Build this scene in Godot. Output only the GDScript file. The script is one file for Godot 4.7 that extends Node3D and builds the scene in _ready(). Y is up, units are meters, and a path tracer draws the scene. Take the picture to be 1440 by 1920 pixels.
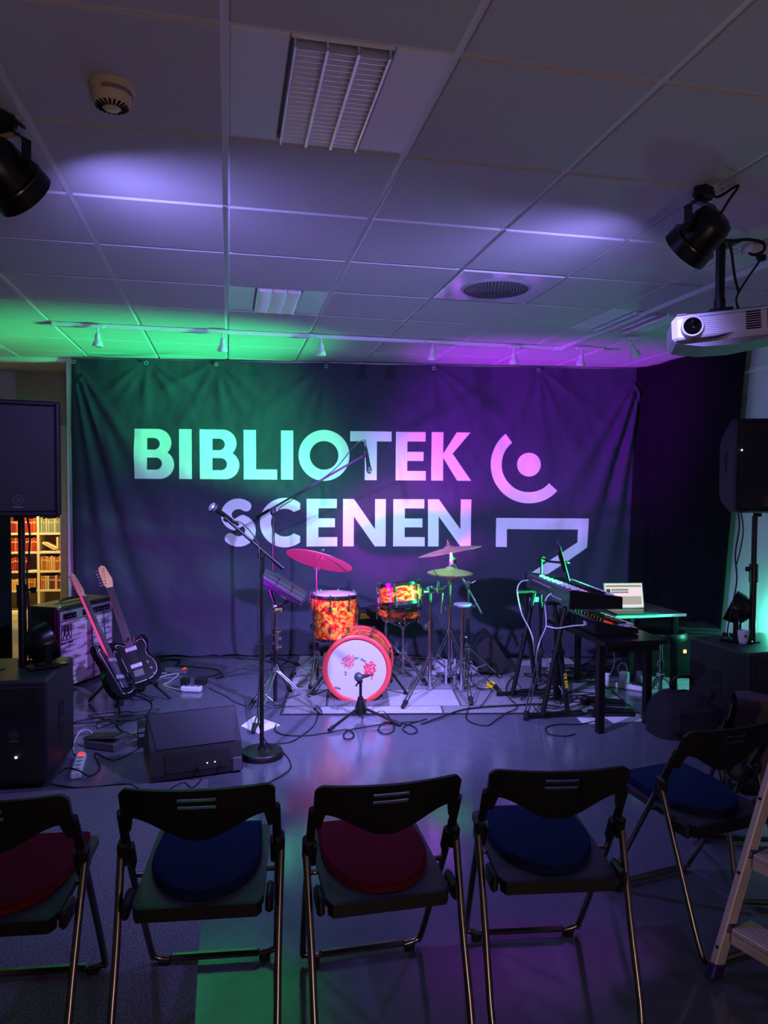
extends Node3D

const CEIL := 2.6846
const BANNER_AT := Vector3(-1.36, 0, -6.965)
const BANNER_LONG := 5.24
const BANNER_TALL := 2.66

var taken := {}
var mats := {}
var grain := {}


# ---------------------------------------------------------------- mesh builder
class MB:
	var v := PackedVector3Array()
	var n := PackedVector3Array()
	var uv := PackedVector2Array()
	var t := Transform3D()

	func tri(a: Vector3, b: Vector3, c: Vector3, na: Vector3, nb: Vector3, nc: Vector3, ua := Vector2.ZERO, ub := Vector2.ZERO, uc := Vector2.ZERO) -> void:
		a = t * a
		b = t * b
		c = t * c
		na = t.basis * na
		nb = t.basis * nb
		nc = t.basis * nc
		if (b - a).cross(c - a).dot(na + nb + nc) > 0.0:
			v.append_array([a, c, b])
			n.append_array([na, nc, nb])
			uv.append_array([ua, uc, ub])
		else:
			v.append_array([a, b, c])
			n.append_array([na, nb, nc])
			uv.append_array([ua, ub, uc])

	func quad(a: Vector3, b: Vector3, c: Vector3, d: Vector3, hint: Vector3) -> void:
		var m := (b - a).cross(c - a)
		if m.length_squared() < 1e-16:
			m = (c - a).cross(d - a)
		m = m.normalized()
		if m.dot(hint) < 0.0:
			m = -m
		tri(a, b, c, m, m, m, Vector2(0, 0), Vector2(1, 0), Vector2(1, 1))
		tri(a, c, d, m, m, m, Vector2(0, 0), Vector2(1, 1), Vector2(0, 1))

	func box(c: Vector3, size: Vector3, bev := 0.0, bs := Basis()) -> MB:
		var h := size / 2.0
		bev = minf(bev, minf(h.x, minf(h.y, h.z)) * 0.95)
		for ax in 3:
			var b1 := (ax + 1) % 3
			var b2 := (ax + 2) % 3
			for s: float in [-1.0, 1.0]:
				var q := []
				for k in [[-1.0, -1.0], [1.0, -1.0], [1.0, 1.0], [-1.0, 1.0]]:
					var p := Vector3.ZERO
					p[ax] = s * h[ax]
					p[b1] = k[0] * (h[b1] - bev)
					p[b2] = k[1] * (h[b2] - bev)
					q.append(c + bs * p)
				var hn := Vector3.ZERO
				hn[ax] = s
				quad(q[0], q[1], q[2], q[3], bs * hn)
			if bev > 0.0:
				for s1 in [-1.0, 1.0]:
					for s2 in [-1.0, 1.0]:
						var q := []
						for k in [[-1.0, 0], [1.0, 0], [1.0, 1], [-1.0, 1]]:
							var p := Vector3.ZERO
							p[ax] = k[0] * (h[ax] - bev)
							p[b1] = s1 * (h[b1] - (bev if k[1] == 1 else 0.0))
							p[b2] = s2 * (h[b2] - (0.0 if k[1] == 1 else bev))
							q.append(c + bs * p)
						var hn := Vector3.ZERO
						hn[b1] = s1
						hn[b2] = s2
						quad(q[0], q[1], q[2], q[3], bs * hn)
		if bev > 0.0:
			for sx in [-1.0, 1.0]:
				for sy in [-1.0, 1.0]:
					for sz in [-1.0, 1.0]:
						var s := Vector3(sx, sy, sz)
						var i := (h - Vector3.ONE * bev) * s
						var m := bs * s.normalized()
						tri(c + bs * (i + Vector3(sx * bev, 0, 0)), c + bs * (i + Vector3(0, sy * bev, 0)), c + bs * (i + Vector3(0, 0, sz * bev)), m, m, m)
		return self

	func tube(pts: Array, r: float, sides := 8, r_end := -1.0) -> MB:
		if r_end < 0.0:
			r_end = r
		var side := Vector3.ZERO
		var rings := []
		for i in pts.size():
			var d: Vector3 = (pts[mini(i + 1, pts.size() - 1)] - pts[maxi(i - 1, 0)]).normalized()
			if i == 0:
				side = d.cross(Vector3.UP if absf(d.y) < 0.9 else Vector3.RIGHT).normalized()
			else:
				side = (side - d * side.dot(d)).normalized()
			var up := d.cross(side)
			var ring := []
			for k in sides:
				var a := TAU * k / sides
				ring.append(side * cos(a) + up * sin(a))
			rings.append([pts[i], lerpf(r, r_end, float(i) / (pts.size() - 1)), ring, d])
		for i in pts.size() - 1:
			var p = rings[i]
			var q = rings[i + 1]
			for k in sides:
				var j := (k + 1) % sides
				var a: Vector3 = p[0] + p[2][k] * p[1]
				var b: Vector3 = p[0] + p[2][j] * p[1]
				var c: Vector3 = q[0] + q[2][j] * q[1]
				var e: Vector3 = q[0] + q[2][k] * q[1]
				tri(a, b, c, p[2][k], p[2][j], q[2][j])
				tri(a, c, e, p[2][k], q[2][j], q[2][k])
		for end in [0, pts.size() - 1]:
			var p = rings[end]
			var m: Vector3 = -p[3] if end == 0 else p[3]
			for k in sides:
				tri(p[0], p[0] + p[2][k] * p[1], p[0] + p[2][(k + 1) % sides] * p[1], m, m, m)
		return self

	func rod(a: Vector3, b: Vector3, r: float, sides := 10, r_end := -1.0) -> MB:
		return tube([a, b], r, sides, r_end)

	# profile of (radius, height) points turned about y; smooth where it bends less than about 40 degrees
	func lathe(pr: Array, segs: int, at := Transform3D(), full := 1.0) -> MB:
		var keep := t
		t = t * at
		var ns := []
		for i in pr.size() - 1:
			var d: Vector2 = (pr[i + 1] - pr[i]).normalized()
			ns.append(Vector2(d.y, -d.x))
		var total := 0.0
		for i in pr.size() - 1:
			total += pr[i].distance_to(pr[i + 1])
		var run := 0.0
		for i in pr.size() - 1:
			var n0: Vector2 = ns[i]
			var n1: Vector2 = ns[i]
			if i > 0 and ns[i].dot(ns[i - 1]) > 0.7:
				n0 = (ns[i] + ns[i - 1]).normalized()
			if i < ns.size() - 1 and ns[i].dot(ns[i + 1]) > 0.7:
				n1 = (ns[i] + ns[i + 1]).normalized()
			var v0 := run / total
			run += pr[i].distance_to(pr[i + 1])
			var v1 := run / total
			for k in int(segs * full):
				var a := TAU * k / segs
				var b := TAU * (k + 1) / segs
				var da := Vector3(cos(a), 0, sin(a))
				var db := Vector3(cos(b), 0, sin(b))
				var u0 := float(k) / segs
				var u1 := float(k + 1) / segs
				var p00: Vector3 = da * pr[i].x + Vector3.UP * pr[i].y
				var p01: Vector3 = db * pr[i].x + Vector3.UP * pr[i].y
				var p10: Vector3 = da * pr[i + 1].x + Vector3.UP * pr[i + 1].y
				var p11: Vector3 = db * pr[i + 1].x + Vector3.UP * pr[i + 1].y
				var m00 := da * n0.x + Vector3.UP * n0.y
				var m01 := db * n0.x + Vector3.UP * n0.y
				var m10 := da * n1.x + Vector3.UP * n1.y
				var m11 := db * n1.x + Vector3.UP * n1.y
				if pr[i].x > 1e-5:
					tri(p00, p01, p11, m00, m01, m11, Vector2(u0, v0), Vector2(u1, v0), Vector2(u1, v1))
				if pr[i + 1].x > 1e-5:
					tri(p00, p11, p10, m00, m11, m10, Vector2(u0, v0), Vector2(u1, v1), Vector2(u0, v1))
		t = keep
		return self

	func ball(c: Vector3, r: float, segs := 12, squash := 1.0) -> MB:
		var pr := []
		var m := maxi(4, segs / 2)
		for i in m + 1:
			var a := -PI / 2 + PI * i / m
			pr.append(Vector2(maxf(0.0, cos(a)) * r, sin(a) * r * squash))
		return lathe(pr, segs, Transform3D(Basis(), c))

	# outline in x, y pushed from z0 to z1
	func prism(poly: Array, z0: float, z1: float, at := Transform3D()) -> MB:
		var keep := t
		t = t * at
		var flat := PackedVector2Array(poly)
		var idx := Geometry2D.triangulate_polygon(flat)
		for i in range(0, idx.size(), 3):
			var a := flat[idx[i]]
			var b := flat[idx[i + 1]]
			var c := flat[idx[i + 2]]
			for z in [z0, z1]:
				var m := Vector3(0, 0, signf(z - (z0 + z1) / 2))
				tri(Vector3(a.x, a.y, z), Vector3(b.x, b.y, z), Vector3(c.x, c.y, z), m, m, m, a, b, c)
		var turn := 1.0 if Geometry2D.is_polygon_clockwise(flat) else -1.0
		for i in flat.size():
			var a := flat[i]
			var b := flat[(i + 1) % flat.size()]
			var d := b - a
			quad(Vector3(a.x, a.y, z0), Vector3(b.x, b.y, z0), Vector3(b.x, b.y, z1), Vector3(a.x, a.y, z1), Vector3(-d.y, d.x, 0) * turn)
		t = keep
		return self

	# a smooth sheet through (nu + 1) x (nv + 1) points, rows along u; facing tells which side is the outside
	func sheet(p: PackedVector3Array, nu: int, nv: int, facing: Vector3, tex := Rect2(0, 0, 1, 1)) -> MB:
		var nn := PackedVector3Array()
		nn.resize(p.size())
		for j in nv + 1:
			for i in nu + 1:
				var du := p[j * (nu + 1) + mini(i + 1, nu)] - p[j * (nu + 1) + maxi(i - 1, 0)]
				var dv := p[mini(j + 1, nv) * (nu + 1) + i] - p[maxi(j - 1, 0) * (nu + 1) + i]
				var m := du.cross(dv).normalized()
				nn[j * (nu + 1) + i] = m if m.dot(facing) >= 0.0 or facing == Vector3.ZERO else -m
		for j in nv:
			for i in nu:
				var a := j * (nu + 1) + i
				var b := a + 1
				var c := a + nu + 2
				var d := a + nu + 1
				var t0 := tex.position + tex.size * Vector2(float(i) / nu, float(j) / nv)
				var t1 := tex.position + tex.size * Vector2(float(i + 1) / nu, float(j + 1) / nv)
				tri(p[a], p[b], p[c], nn[a], nn[b], nn[c], t0, Vector2(t1.x, t0.y), t1)
				tri(p[a], p[c], p[d], nn[a], nn[c], nn[d], t0, t1, Vector2(t0.x, t1.y))
		return self

	func made() -> ArrayMesh:
		var a := []
		a.resize(Mesh.ARRAY_MAX)
		a[Mesh.ARRAY_VERTEX] = v
		a[Mesh.ARRAY_NORMAL] = n
		a[Mesh.ARRAY_TEX_UV] = uv
		var m := ArrayMesh.new()
		m.add_surface_from_arrays(Mesh.PRIMITIVE_TRIANGLES, a)
		return m


func smooth(pts: Array, per := 5) -> Array:
	var out := []
	for i in pts.size() - 1:
		var a: Vector3 = pts[maxi(i - 1, 0)]
		var b: Vector3 = pts[i]
		var c: Vector3 = pts[i + 1]
		var d: Vector3 = pts[mini(i + 2, pts.size() - 1)]
		for k in per:
			out.append(b.cubic_interpolate(c, a, d, float(k) / per))
	out.append(pts[-1])
	return out


# ---------------------------------------------------------------- naming and placing
func numbered(parent: Node, called: String) -> String:
	var key := str(parent.get_instance_id()) + called
	taken[key] = taken.get(key, -1) + 1
	return called if taken[key] == 0 else "%s_%03d" % [called, taken[key]]


func tag(o: Node3D, category: String, label: String, group := "") -> void:
	o.set_meta("label", label)
	o.set_meta("category", category)
	if group:
		o.set_meta("group", group)


func thing(called: String, category: String, label: String, at := Vector3.ZERO, turn := 0.0, group := "") -> Node3D:
	var o := Node3D.new()
	o.name = numbered(self, called)
	add_child(o)
	o.position = at
	o.rotation.y = turn
	tag(o, category, label, group)
	return o


func put(parent: Node3D, called: String, b: MB, m: Material, label := "") -> MeshInstance3D:
	return lay(parent, called, b.made(), m, Transform3D(), label)


func lay(parent: Node3D, called: String, mesh: Mesh, m: Material, at := Transform3D(), label := "") -> MeshInstance3D:
	var o := MeshInstance3D.new()
	o.mesh = mesh
	o.material_override = m
	o.name = numbered(parent, called)
	parent.add_child(o)
	o.transform = at
	o.cast_shadow = GeometryInstance3D.SHADOW_CASTING_SETTING_ON
	if label:
		o.set_meta("label", label)
	return o


func single(called: String, b: MB, m: Material, category: String, label: String, group := "") -> MeshInstance3D:
	var o := put(self, called, b, m)
	tag(o, category, label, group)
	return o


func struct(called: String, b: MB, m: Material) -> MeshInstance3D:
	var o := put(self, called, b, m)
	o.set_meta("kind", "structure")
	return o


func dup(o: Node3D, at: Vector3, turn: float, label: String) -> Node3D:
	var c: Node3D = o.duplicate()
	c.name = numbered(self, String(o.name))
	add_child(c)
	c.position = at
	c.rotation.y = turn
	c.set_meta("label", label)
	return c


# a builder whose points are given in the room and stored from a thing's base
func inside(o: Node3D) -> MB:
	var b := MB.new()
	b.t = o.transform.affine_inverse()
	return b


# ---------------------------------------------------------------- materials
func mat(key: String, color := Color.WHITE, rough := 0.6, metal := 0.0, spec := 0.5) -> StandardMaterial3D:
	if not mats.has(key):
		var m := StandardMaterial3D.new()
		m.resource_name = key
		m.albedo_color = color
		m.roughness = rough
		m.metallic = metal
		m.metallic_specular = spec
		mats[key] = m
	return mats[key]


func noise(key: String, freq: float, size := 256, octaves := 3, ramp: Gradient = null, kind := FastNoiseLite.TYPE_SIMPLEX_SMOOTH, warp := 0.0) -> NoiseTexture2D:
	if not grain.has(key):
		var f := FastNoiseLite.new()
		f.seed = 11 + grain.size()
		f.noise_type = kind
		f.frequency = freq
		f.fractal_octaves = octaves
		if warp > 0.0:
			f.domain_warp_enabled = true
			f.domain_warp_amplitude = warp
			f.domain_warp_frequency = freq * 1.5
		var t := NoiseTexture2D.new()
		t.width = size
		t.height = size
		t.seamless = true
		if ramp:
			t.color_ramp = ramp
		t.noise = f
		grain[key] = t
	return grain[key]


func ramp(stops: Array) -> Gradient:
	var g := Gradient.new()
	var offs := PackedFloat32Array()
	var cols := PackedColorArray()
	for s in stops:
		offs.append(s[0])
		cols.append(s[1])
	g.offsets = offs
	g.colors = cols
	return g


func relief(m: StandardMaterial3D, tex: Texture2D, depth: float, per_metre: float) -> StandardMaterial3D:
	m.heightmap_enabled = true
	m.heightmap_texture = tex
	m.heightmap_scale = depth
	m.uv1_triplanar = true
	m.uv1_scale = Vector3.ONE * per_metre
	return m


func lamp_glow(key: String, color: Color, energy: float) -> StandardMaterial3D:
	var m := mat(key, Color(0.0, 0.0, 0.0), 0.6, 0.0, 0.1)
	m.emission_enabled = true
	m.emission = color
	m.emission_energy_multiplier = energy
	return m


func spot(called: String, at: Vector3, to: Vector3, color: Color, energy: float, angle: float, soft: float, size := 0.05) -> void:
	var l := SpotLight3D.new()
	l.name = called
	add_child(l)
	l.look_at_from_position(at, to, Vector3.UP)
	l.light_color = color
	l.light_energy = energy
	l.spot_angle = angle
	l.spot_angle_attenuation = soft
	l.spot_range = 16.0
	l.spot_attenuation = 2.0
	l.light_size = size
	l.shadow_enabled = true


func omni(called: String, at: Vector3, color: Color, energy: float, size := 0.05) -> void:
	var l := OmniLight3D.new()
	l.name = called
	add_child(l)
	l.position = at
	l.light_color = color
	l.light_energy = energy
	l.omni_range = 16.0
	l.omni_attenuation = 2.0
	l.light_size = size
	l.shadow_enabled = true


func words(text: String, tall: float, thick := 0.002, bold := true) -> TextMesh:
	var m := TextMesh.new()
	var f := SystemFont.new()
	f.font_names = PackedStringArray(["Droid Sans"])
	f.font_weight = 700 if bold else 400
	m.font = f
	m.text = text
	m.font_size = 32
	m.pixel_size = tall / 23.0
	m.depth = thick
	return m


func lin(r: float, g: float, b: float) -> Color:
	return Color(r, g, b).linear_to_srgb()


var par_right_at := Vector3(1.755, 2.515, -2.48)
var par_right_aim := Vector3(0.4, 0.15, -5.6)
var par_left_at := Vector3(-0.675, 2.515, -2.48)
var par_left_aim := Vector3(1.6, 0.15, -5.6)
var wash_left_at := Vector3(-1.0, 0.68, -4.28)
var wash_left_aim := Vector3(3.0, 2.2, -6.38)
var wash_right_at := Vector3(3.36, 0.74, -4.29)
var wash_right_aim := Vector3(-2.2, 2.4, -7.0)


func _ready() -> void:
	var cam := Camera3D.new()
	cam.name = "camera"
	add_child(cam)
	cam.position = Vector3(0, 1.55, 0)
	cam.rotation = Vector3(deg_to_rad(-2.0), deg_to_rad(-12.05), deg_to_rad(0.31))
	cam.fov = rad_to_deg(2.0 * atan(960.0 / 1368.0))
	cam.near = 0.05
	cam.current = true
	var env := Environment.new()
	env.background_mode = Environment.BG_COLOR
	env.background_color = Color(0.01, 0.01, 0.012)
	env.tonemap_mode = Environment.TONE_MAPPER_LINEAR
	env.tonemap_exposure = 1.15
	env.sdfgi_enabled = true
	env.ssao_enabled = true
	env.ssil_enabled = true
	var around := WorldEnvironment.new()
	around.name = "surroundings"
	around.environment = env
	add_child(around)
	var violet := lin(0.37, 0.31, 1.0)
	for p in [["right", par_right_at, par_right_aim], ["left", par_left_at, par_left_aim]]:
		var d: Vector3 = (p[2] - p[1]).normalized()
		spot("par_beam_" + p[0], p[1] + d * 0.056, p[2], violet, 24.0, 30.0, 1.0, 0.05)
		spot("par_spill_" + p[0], p[1] + d * 0.056, p[1] + Vector3(d.x, -0.09, d.z), lin(0.33, 0.28, 1.0), 1.0, 34.0, 1.0, 0.05)  # extra cone aimed nearly level, off the lamp axis, to light the ceiling
		spot("par_glow_" + p[0], p[1] + d * 0.056, p[2], lin(0.32, 0.27, 1.0), 2.6, 75.0, 1.0, 0.05)
	var dl := (wash_left_aim - wash_left_at).normalized()
	spot("wash_beam_left", wash_left_at + dl * 0.055, wash_left_aim, lin(0.46, 0.0, 1.0), 44.0, 18.5, 1.0, 0.09)
	spot("wash_extra_cymbal", wash_left_at + dl * 0.055, Vector3(0.72, 1.0, -5.8), lin(0.85, 0.0, 1.0), 20.0, 10.5, 0.6, 0.09)  # extra narrow cone from the left lamp, aimed to light the cymbal
	spot("wash_extra_guitars", wash_left_at + dl * 0.055, Vector3(-0.85, 0.62, -5.35), lin(0.7, 0.0, 1.0), 2.2, 24.0, 0.8, 0.09)  # extra cone from the left lamp, aimed away from its beam at the guitars
	var dr := (wash_right_aim - wash_right_at).normalized()
	spot("wash_beam_right", wash_right_at + dr * 0.055, wash_right_aim, lin(0.03, 1.0, 0.28), 74.0, 21.0, 1.0, 0.09)
	spot("wash_extra_banner", wash_right_at + dr * 0.055, Vector3(0.6, 1.2, -6.5), lin(0.03, 1.0, 0.4), 7.0, 24.0, 1.0, 0.09)  # extra cone from the right lamp, aimed to light the middle of the banner
	omni("unseen_library_lamp_light", Vector3(-2.6, 2.45, -8.45), lin(1.0, 0.74, 0.32), 6.0, 0.12)  # unseen source beyond the doorway, lights the bookcase
	omni("unseen_floor_lamp_light", Vector3(0.6, 0.48, 1.0), lin(1.0, 0.62, 0.58), 0.8, 0.08)  # unseen source behind the camera, warms the near ceiling
	omni("unseen_green_light", Vector3(3.82, 0.56, -4.48), lin(0.1, 1.0, 0.7), 0.28, 0.02)  # unseen source past the frame edge, placed to turn the right wall green

	palette()
	setting()
	ceiling_things()
	banner()
	library()
	pa_system()
	guitars()
	drums()
	keys()
	chairs()
	clutter()


func palette() -> void:
	mat("chrome", Color(0.8, 0.8, 0.82), 0.14, 1.0)
	mat("dark_chrome", Color(0.4, 0.4, 0.42), 0.25, 1.0)
	mat("rubber_black", Color(0.02, 0.02, 0.022), 0.6)
	mat("hole_black", Color(0.02, 0.02, 0.025), 0.9)
	mat("stand_black", Color(0.05, 0.05, 0.06), 0.35)
	mat("vinyl_black", Color(0.04, 0.04, 0.05), 0.4)
	mat("grid_steel", Color(0.86, 0.87, 0.88), 0.45)
	mat("guard_white", Color(0.82, 0.82, 0.82), 0.4)
	mat("speaker_grille", Color(0.03, 0.03, 0.034), 0.6)
	mat("speaker_shell", Color(0.045, 0.045, 0.052), 0.6)
	mat("guard_black", Color(0.035, 0.035, 0.04), 0.2)
	mat("pedal_grey", Color(0.55, 0.55, 0.6), 0.4)


# ---------------------------------------------------------------- the room
func setting() -> void:
	var floor_m := mat("linoleum", Color(0.37, 0.38, 0.43), 0.15, 0.0, 0.65)
	var fine := noise("floor_grain", 0.03, 512, 4, ramp([[0.0, Color(0.92, 0.92, 0.92)], [1.0, Color(1, 1, 1)]]))
	floor_m.albedo_texture = fine
	floor_m.uv1_triplanar = true
	floor_m.uv1_world_triplanar = true
	floor_m.uv1_scale = Vector3.ONE * 0.7
	floor_m.roughness_texture = noise("floor_wear", 0.012, 512, 5, ramp([[0.0, Color(0.8, 0.8, 0.8)], [1.0, Color(1, 1, 1)]]))
	struct("floor", MB.new().box(Vector3(-1.0, -0.1, -4.0), Vector3(10.4, 0.2, 17.0)), floor_m)
	var white := mat("wall_paint", Color(0.84, 0.84, 0.83), 0.7)
	relief(white, noise("plaster", 0.05, 256, 3), 0.03, 2.0)
	struct("wall_right", MB.new().box(Vector3(4.0, 1.4, -4.0), Vector3(0.2, 2.8, 17.0)), white)
	struct("wall_left", MB.new().box(Vector3(-5.1, 1.4, -4.0), Vector3(0.2, 2.8, 17.0)), white)
	struct("wall_front", MB.new().box(Vector3(-1.0, 1.4, 4.3), Vector3(10.4, 2.8, 0.2)), white)
	struct("wall_rear", MB.new().box(Vector3(-1.0, 1.4, -9.6), Vector3(10.4, 2.8, 0.2)), white)
	var turn := Basis(Vector3.UP, -0.1313)
	struct("wall_back", MB.new().box(BANNER_AT + turn * Vector3(2.65, 1.36, -0.08), Vector3(5.42, 2.72, 0.1), 0.004, turn), white)
	# a low downstand carries the ceiling edge on past the end of the back wall
	struct("trim_1", MB.new().box(BANNER_AT + turn * Vector3(-1.9, 2.68, -0.08), Vector3(3.7, 0.06, 0.08), 0.003, turn), mat("trim_paint", Color(0.84, 0.85, 0.85), 0.5))
	# grey inner wall with the doorway to the library
	var grey := mat("grey_paint", Color(0.66, 0.62, 0.58), 0.75)
	struct("wall_library", MB.new().box(Vector3(0.6, 1.4, -8.0), Vector3(4.42, 2.8, 0.1)).box(Vector3(-3.85, 1.4, -8.0), Vector3(2.3, 2.8, 0.1)).box(Vector3(-2.14, 2.45, -8.0), Vector3(1.14, 0.7, 0.1)), grey)
	var jamb := mat("jamb_paint", Color(0.74, 0.7, 0.64), 0.5)
	struct("trim_2", MB.new().box(Vector3(-1.63, 1.05, -7.96), Vector3(0.07, 2.1, 0.16), 0.006).box(Vector3(-2.68, 1.05, -7.96), Vector3(0.07, 2.1, 0.16), 0.006).box(Vector3(-2.155, 2.12, -7.96), Vector3(1.12, 0.07, 0.16), 0.006), jamb)
	var sw := thing("light_switch", "switch", "small pale light switch on the grey wall beside the library doorway", Vector3(-1.57, 1.53, -7.95))
	put(sw, "plate", MB.new().box(Vector3(0, 0, 0.005), Vector3(0.07, 0.1, 0.012), 0.003), mat("switch_plastic", Color(0.75, 0.72, 0.66), 0.4))
	put(sw, "rocker", MB.new().box(Vector3(0, 0, 0.013), Vector3(0.035, 0.06, 0.006), 0.002), mat("switch_plastic"))
	var sc := thing("room_divider", "divider", "black free-standing divider panel behind the left speaker, left of the bookcase", Vector3(-2.75, 0, -6.55))
	put(sc, "panel", inside(sc).box(Vector3(-2.7, 0.93, -6.6), Vector3(1.84, 1.7, 0.03), 0.004), mat("divider_felt", Color(0.04, 0.04, 0.045), 0.95))
	put(sc, "frame_post", inside(sc).rod(Vector3(-1.79, 0.02, -6.6), Vector3(-1.79, 1.8, -6.6), 0.014, 12), mat("stand_black"))
	put(sc, "frame_post", inside(sc).rod(Vector3(-3.62, 0.02, -6.6), Vector3(-3.62, 1.8, -6.6), 0.014, 12), mat("stand_black"))
	for fx in [-1.79, -3.62]:
		put(sc, "foot", inside(sc).box(Vector3(fx, 0.012, -6.6), Vector3(0.05, 0.022, 0.4), 0.005), mat("stand_black"))
	# trunking on the right wall
	struct("trim_3", MB.new().box(Vector3(3.89, 2.455, -3.2), Vector3(0.02, 0.032, 3.5), 0.003), mat("trim_paint"))
	struct("baseboard_right", MB.new().box(Vector3(3.892, 0.04, -2.0), Vector3(0.016, 0.08, 12.0), 0.003), mat("base_grey", Color(0.2, 0.2, 0.22), 0.5))
	# carpet
	var cm := mat("carpet_pile", Color(0.52, 0.51, 0.55), 0.95)
	cm.albedo_texture = noise("carpet_fleck", 0.09, 512, 3, ramp([[0.25, Color(0.65, 0.65, 0.67)], [0.75, Color(1, 1, 1)]]))
	relief(cm, noise("carpet_loops", 0.14, 256, 2), 0.04, 2.2)
	var c := MB.new()
	c.prism([Vector2(-4.9, 3.93), Vector2(-0.105, 3.9), Vector2(-0.098, 2.1), Vector2(-0.09, -4.2), Vector2(-4.9, -4.2)], 0.0, 0.006, Transform3D(Basis(Vector3(1, 0, 0), Vector3(0, 0, -1), Vector3(0, 1, 0)), Vector3(0, 0, 0)))
	single("carpet", c, cm, "carpet", "grey short-pile carpet on the floor under the two leftmost chairs")
	# unseen warm lamp behind the camera, placed to light the near ceiling
	var fo := thing("unseen_floor_lamp", "lamp", "unseen low warm globe lamp behind the camera, placed to light the near ceiling", Vector3(0.6, 0.0, 1.0))
	put(fo, "base", MB.new().lathe([Vector2(0, 0.0), Vector2(0.11, 0.0), Vector2(0.11, 0.02), Vector2(0.02, 0.035), Vector2(0.014, 0.4), Vector2(0, 0.4)], 32), mat("stand_black"))
	put(fo, "unseen_lamp_globe", MB.new().ball(Vector3(0, 0.48, 0), 0.085, 20), lamp_glow("unseen_bulb_glow", Color(1.0, 0.75, 0.6), 1.5))


# ---------------------------------------------------------------- ceiling
func grid_x(k: float) -> float:
	return -0.006 + 0.6 * k


func grid_z(k: float) -> float:
	return -(1.88 + 0.6 * k)


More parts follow.
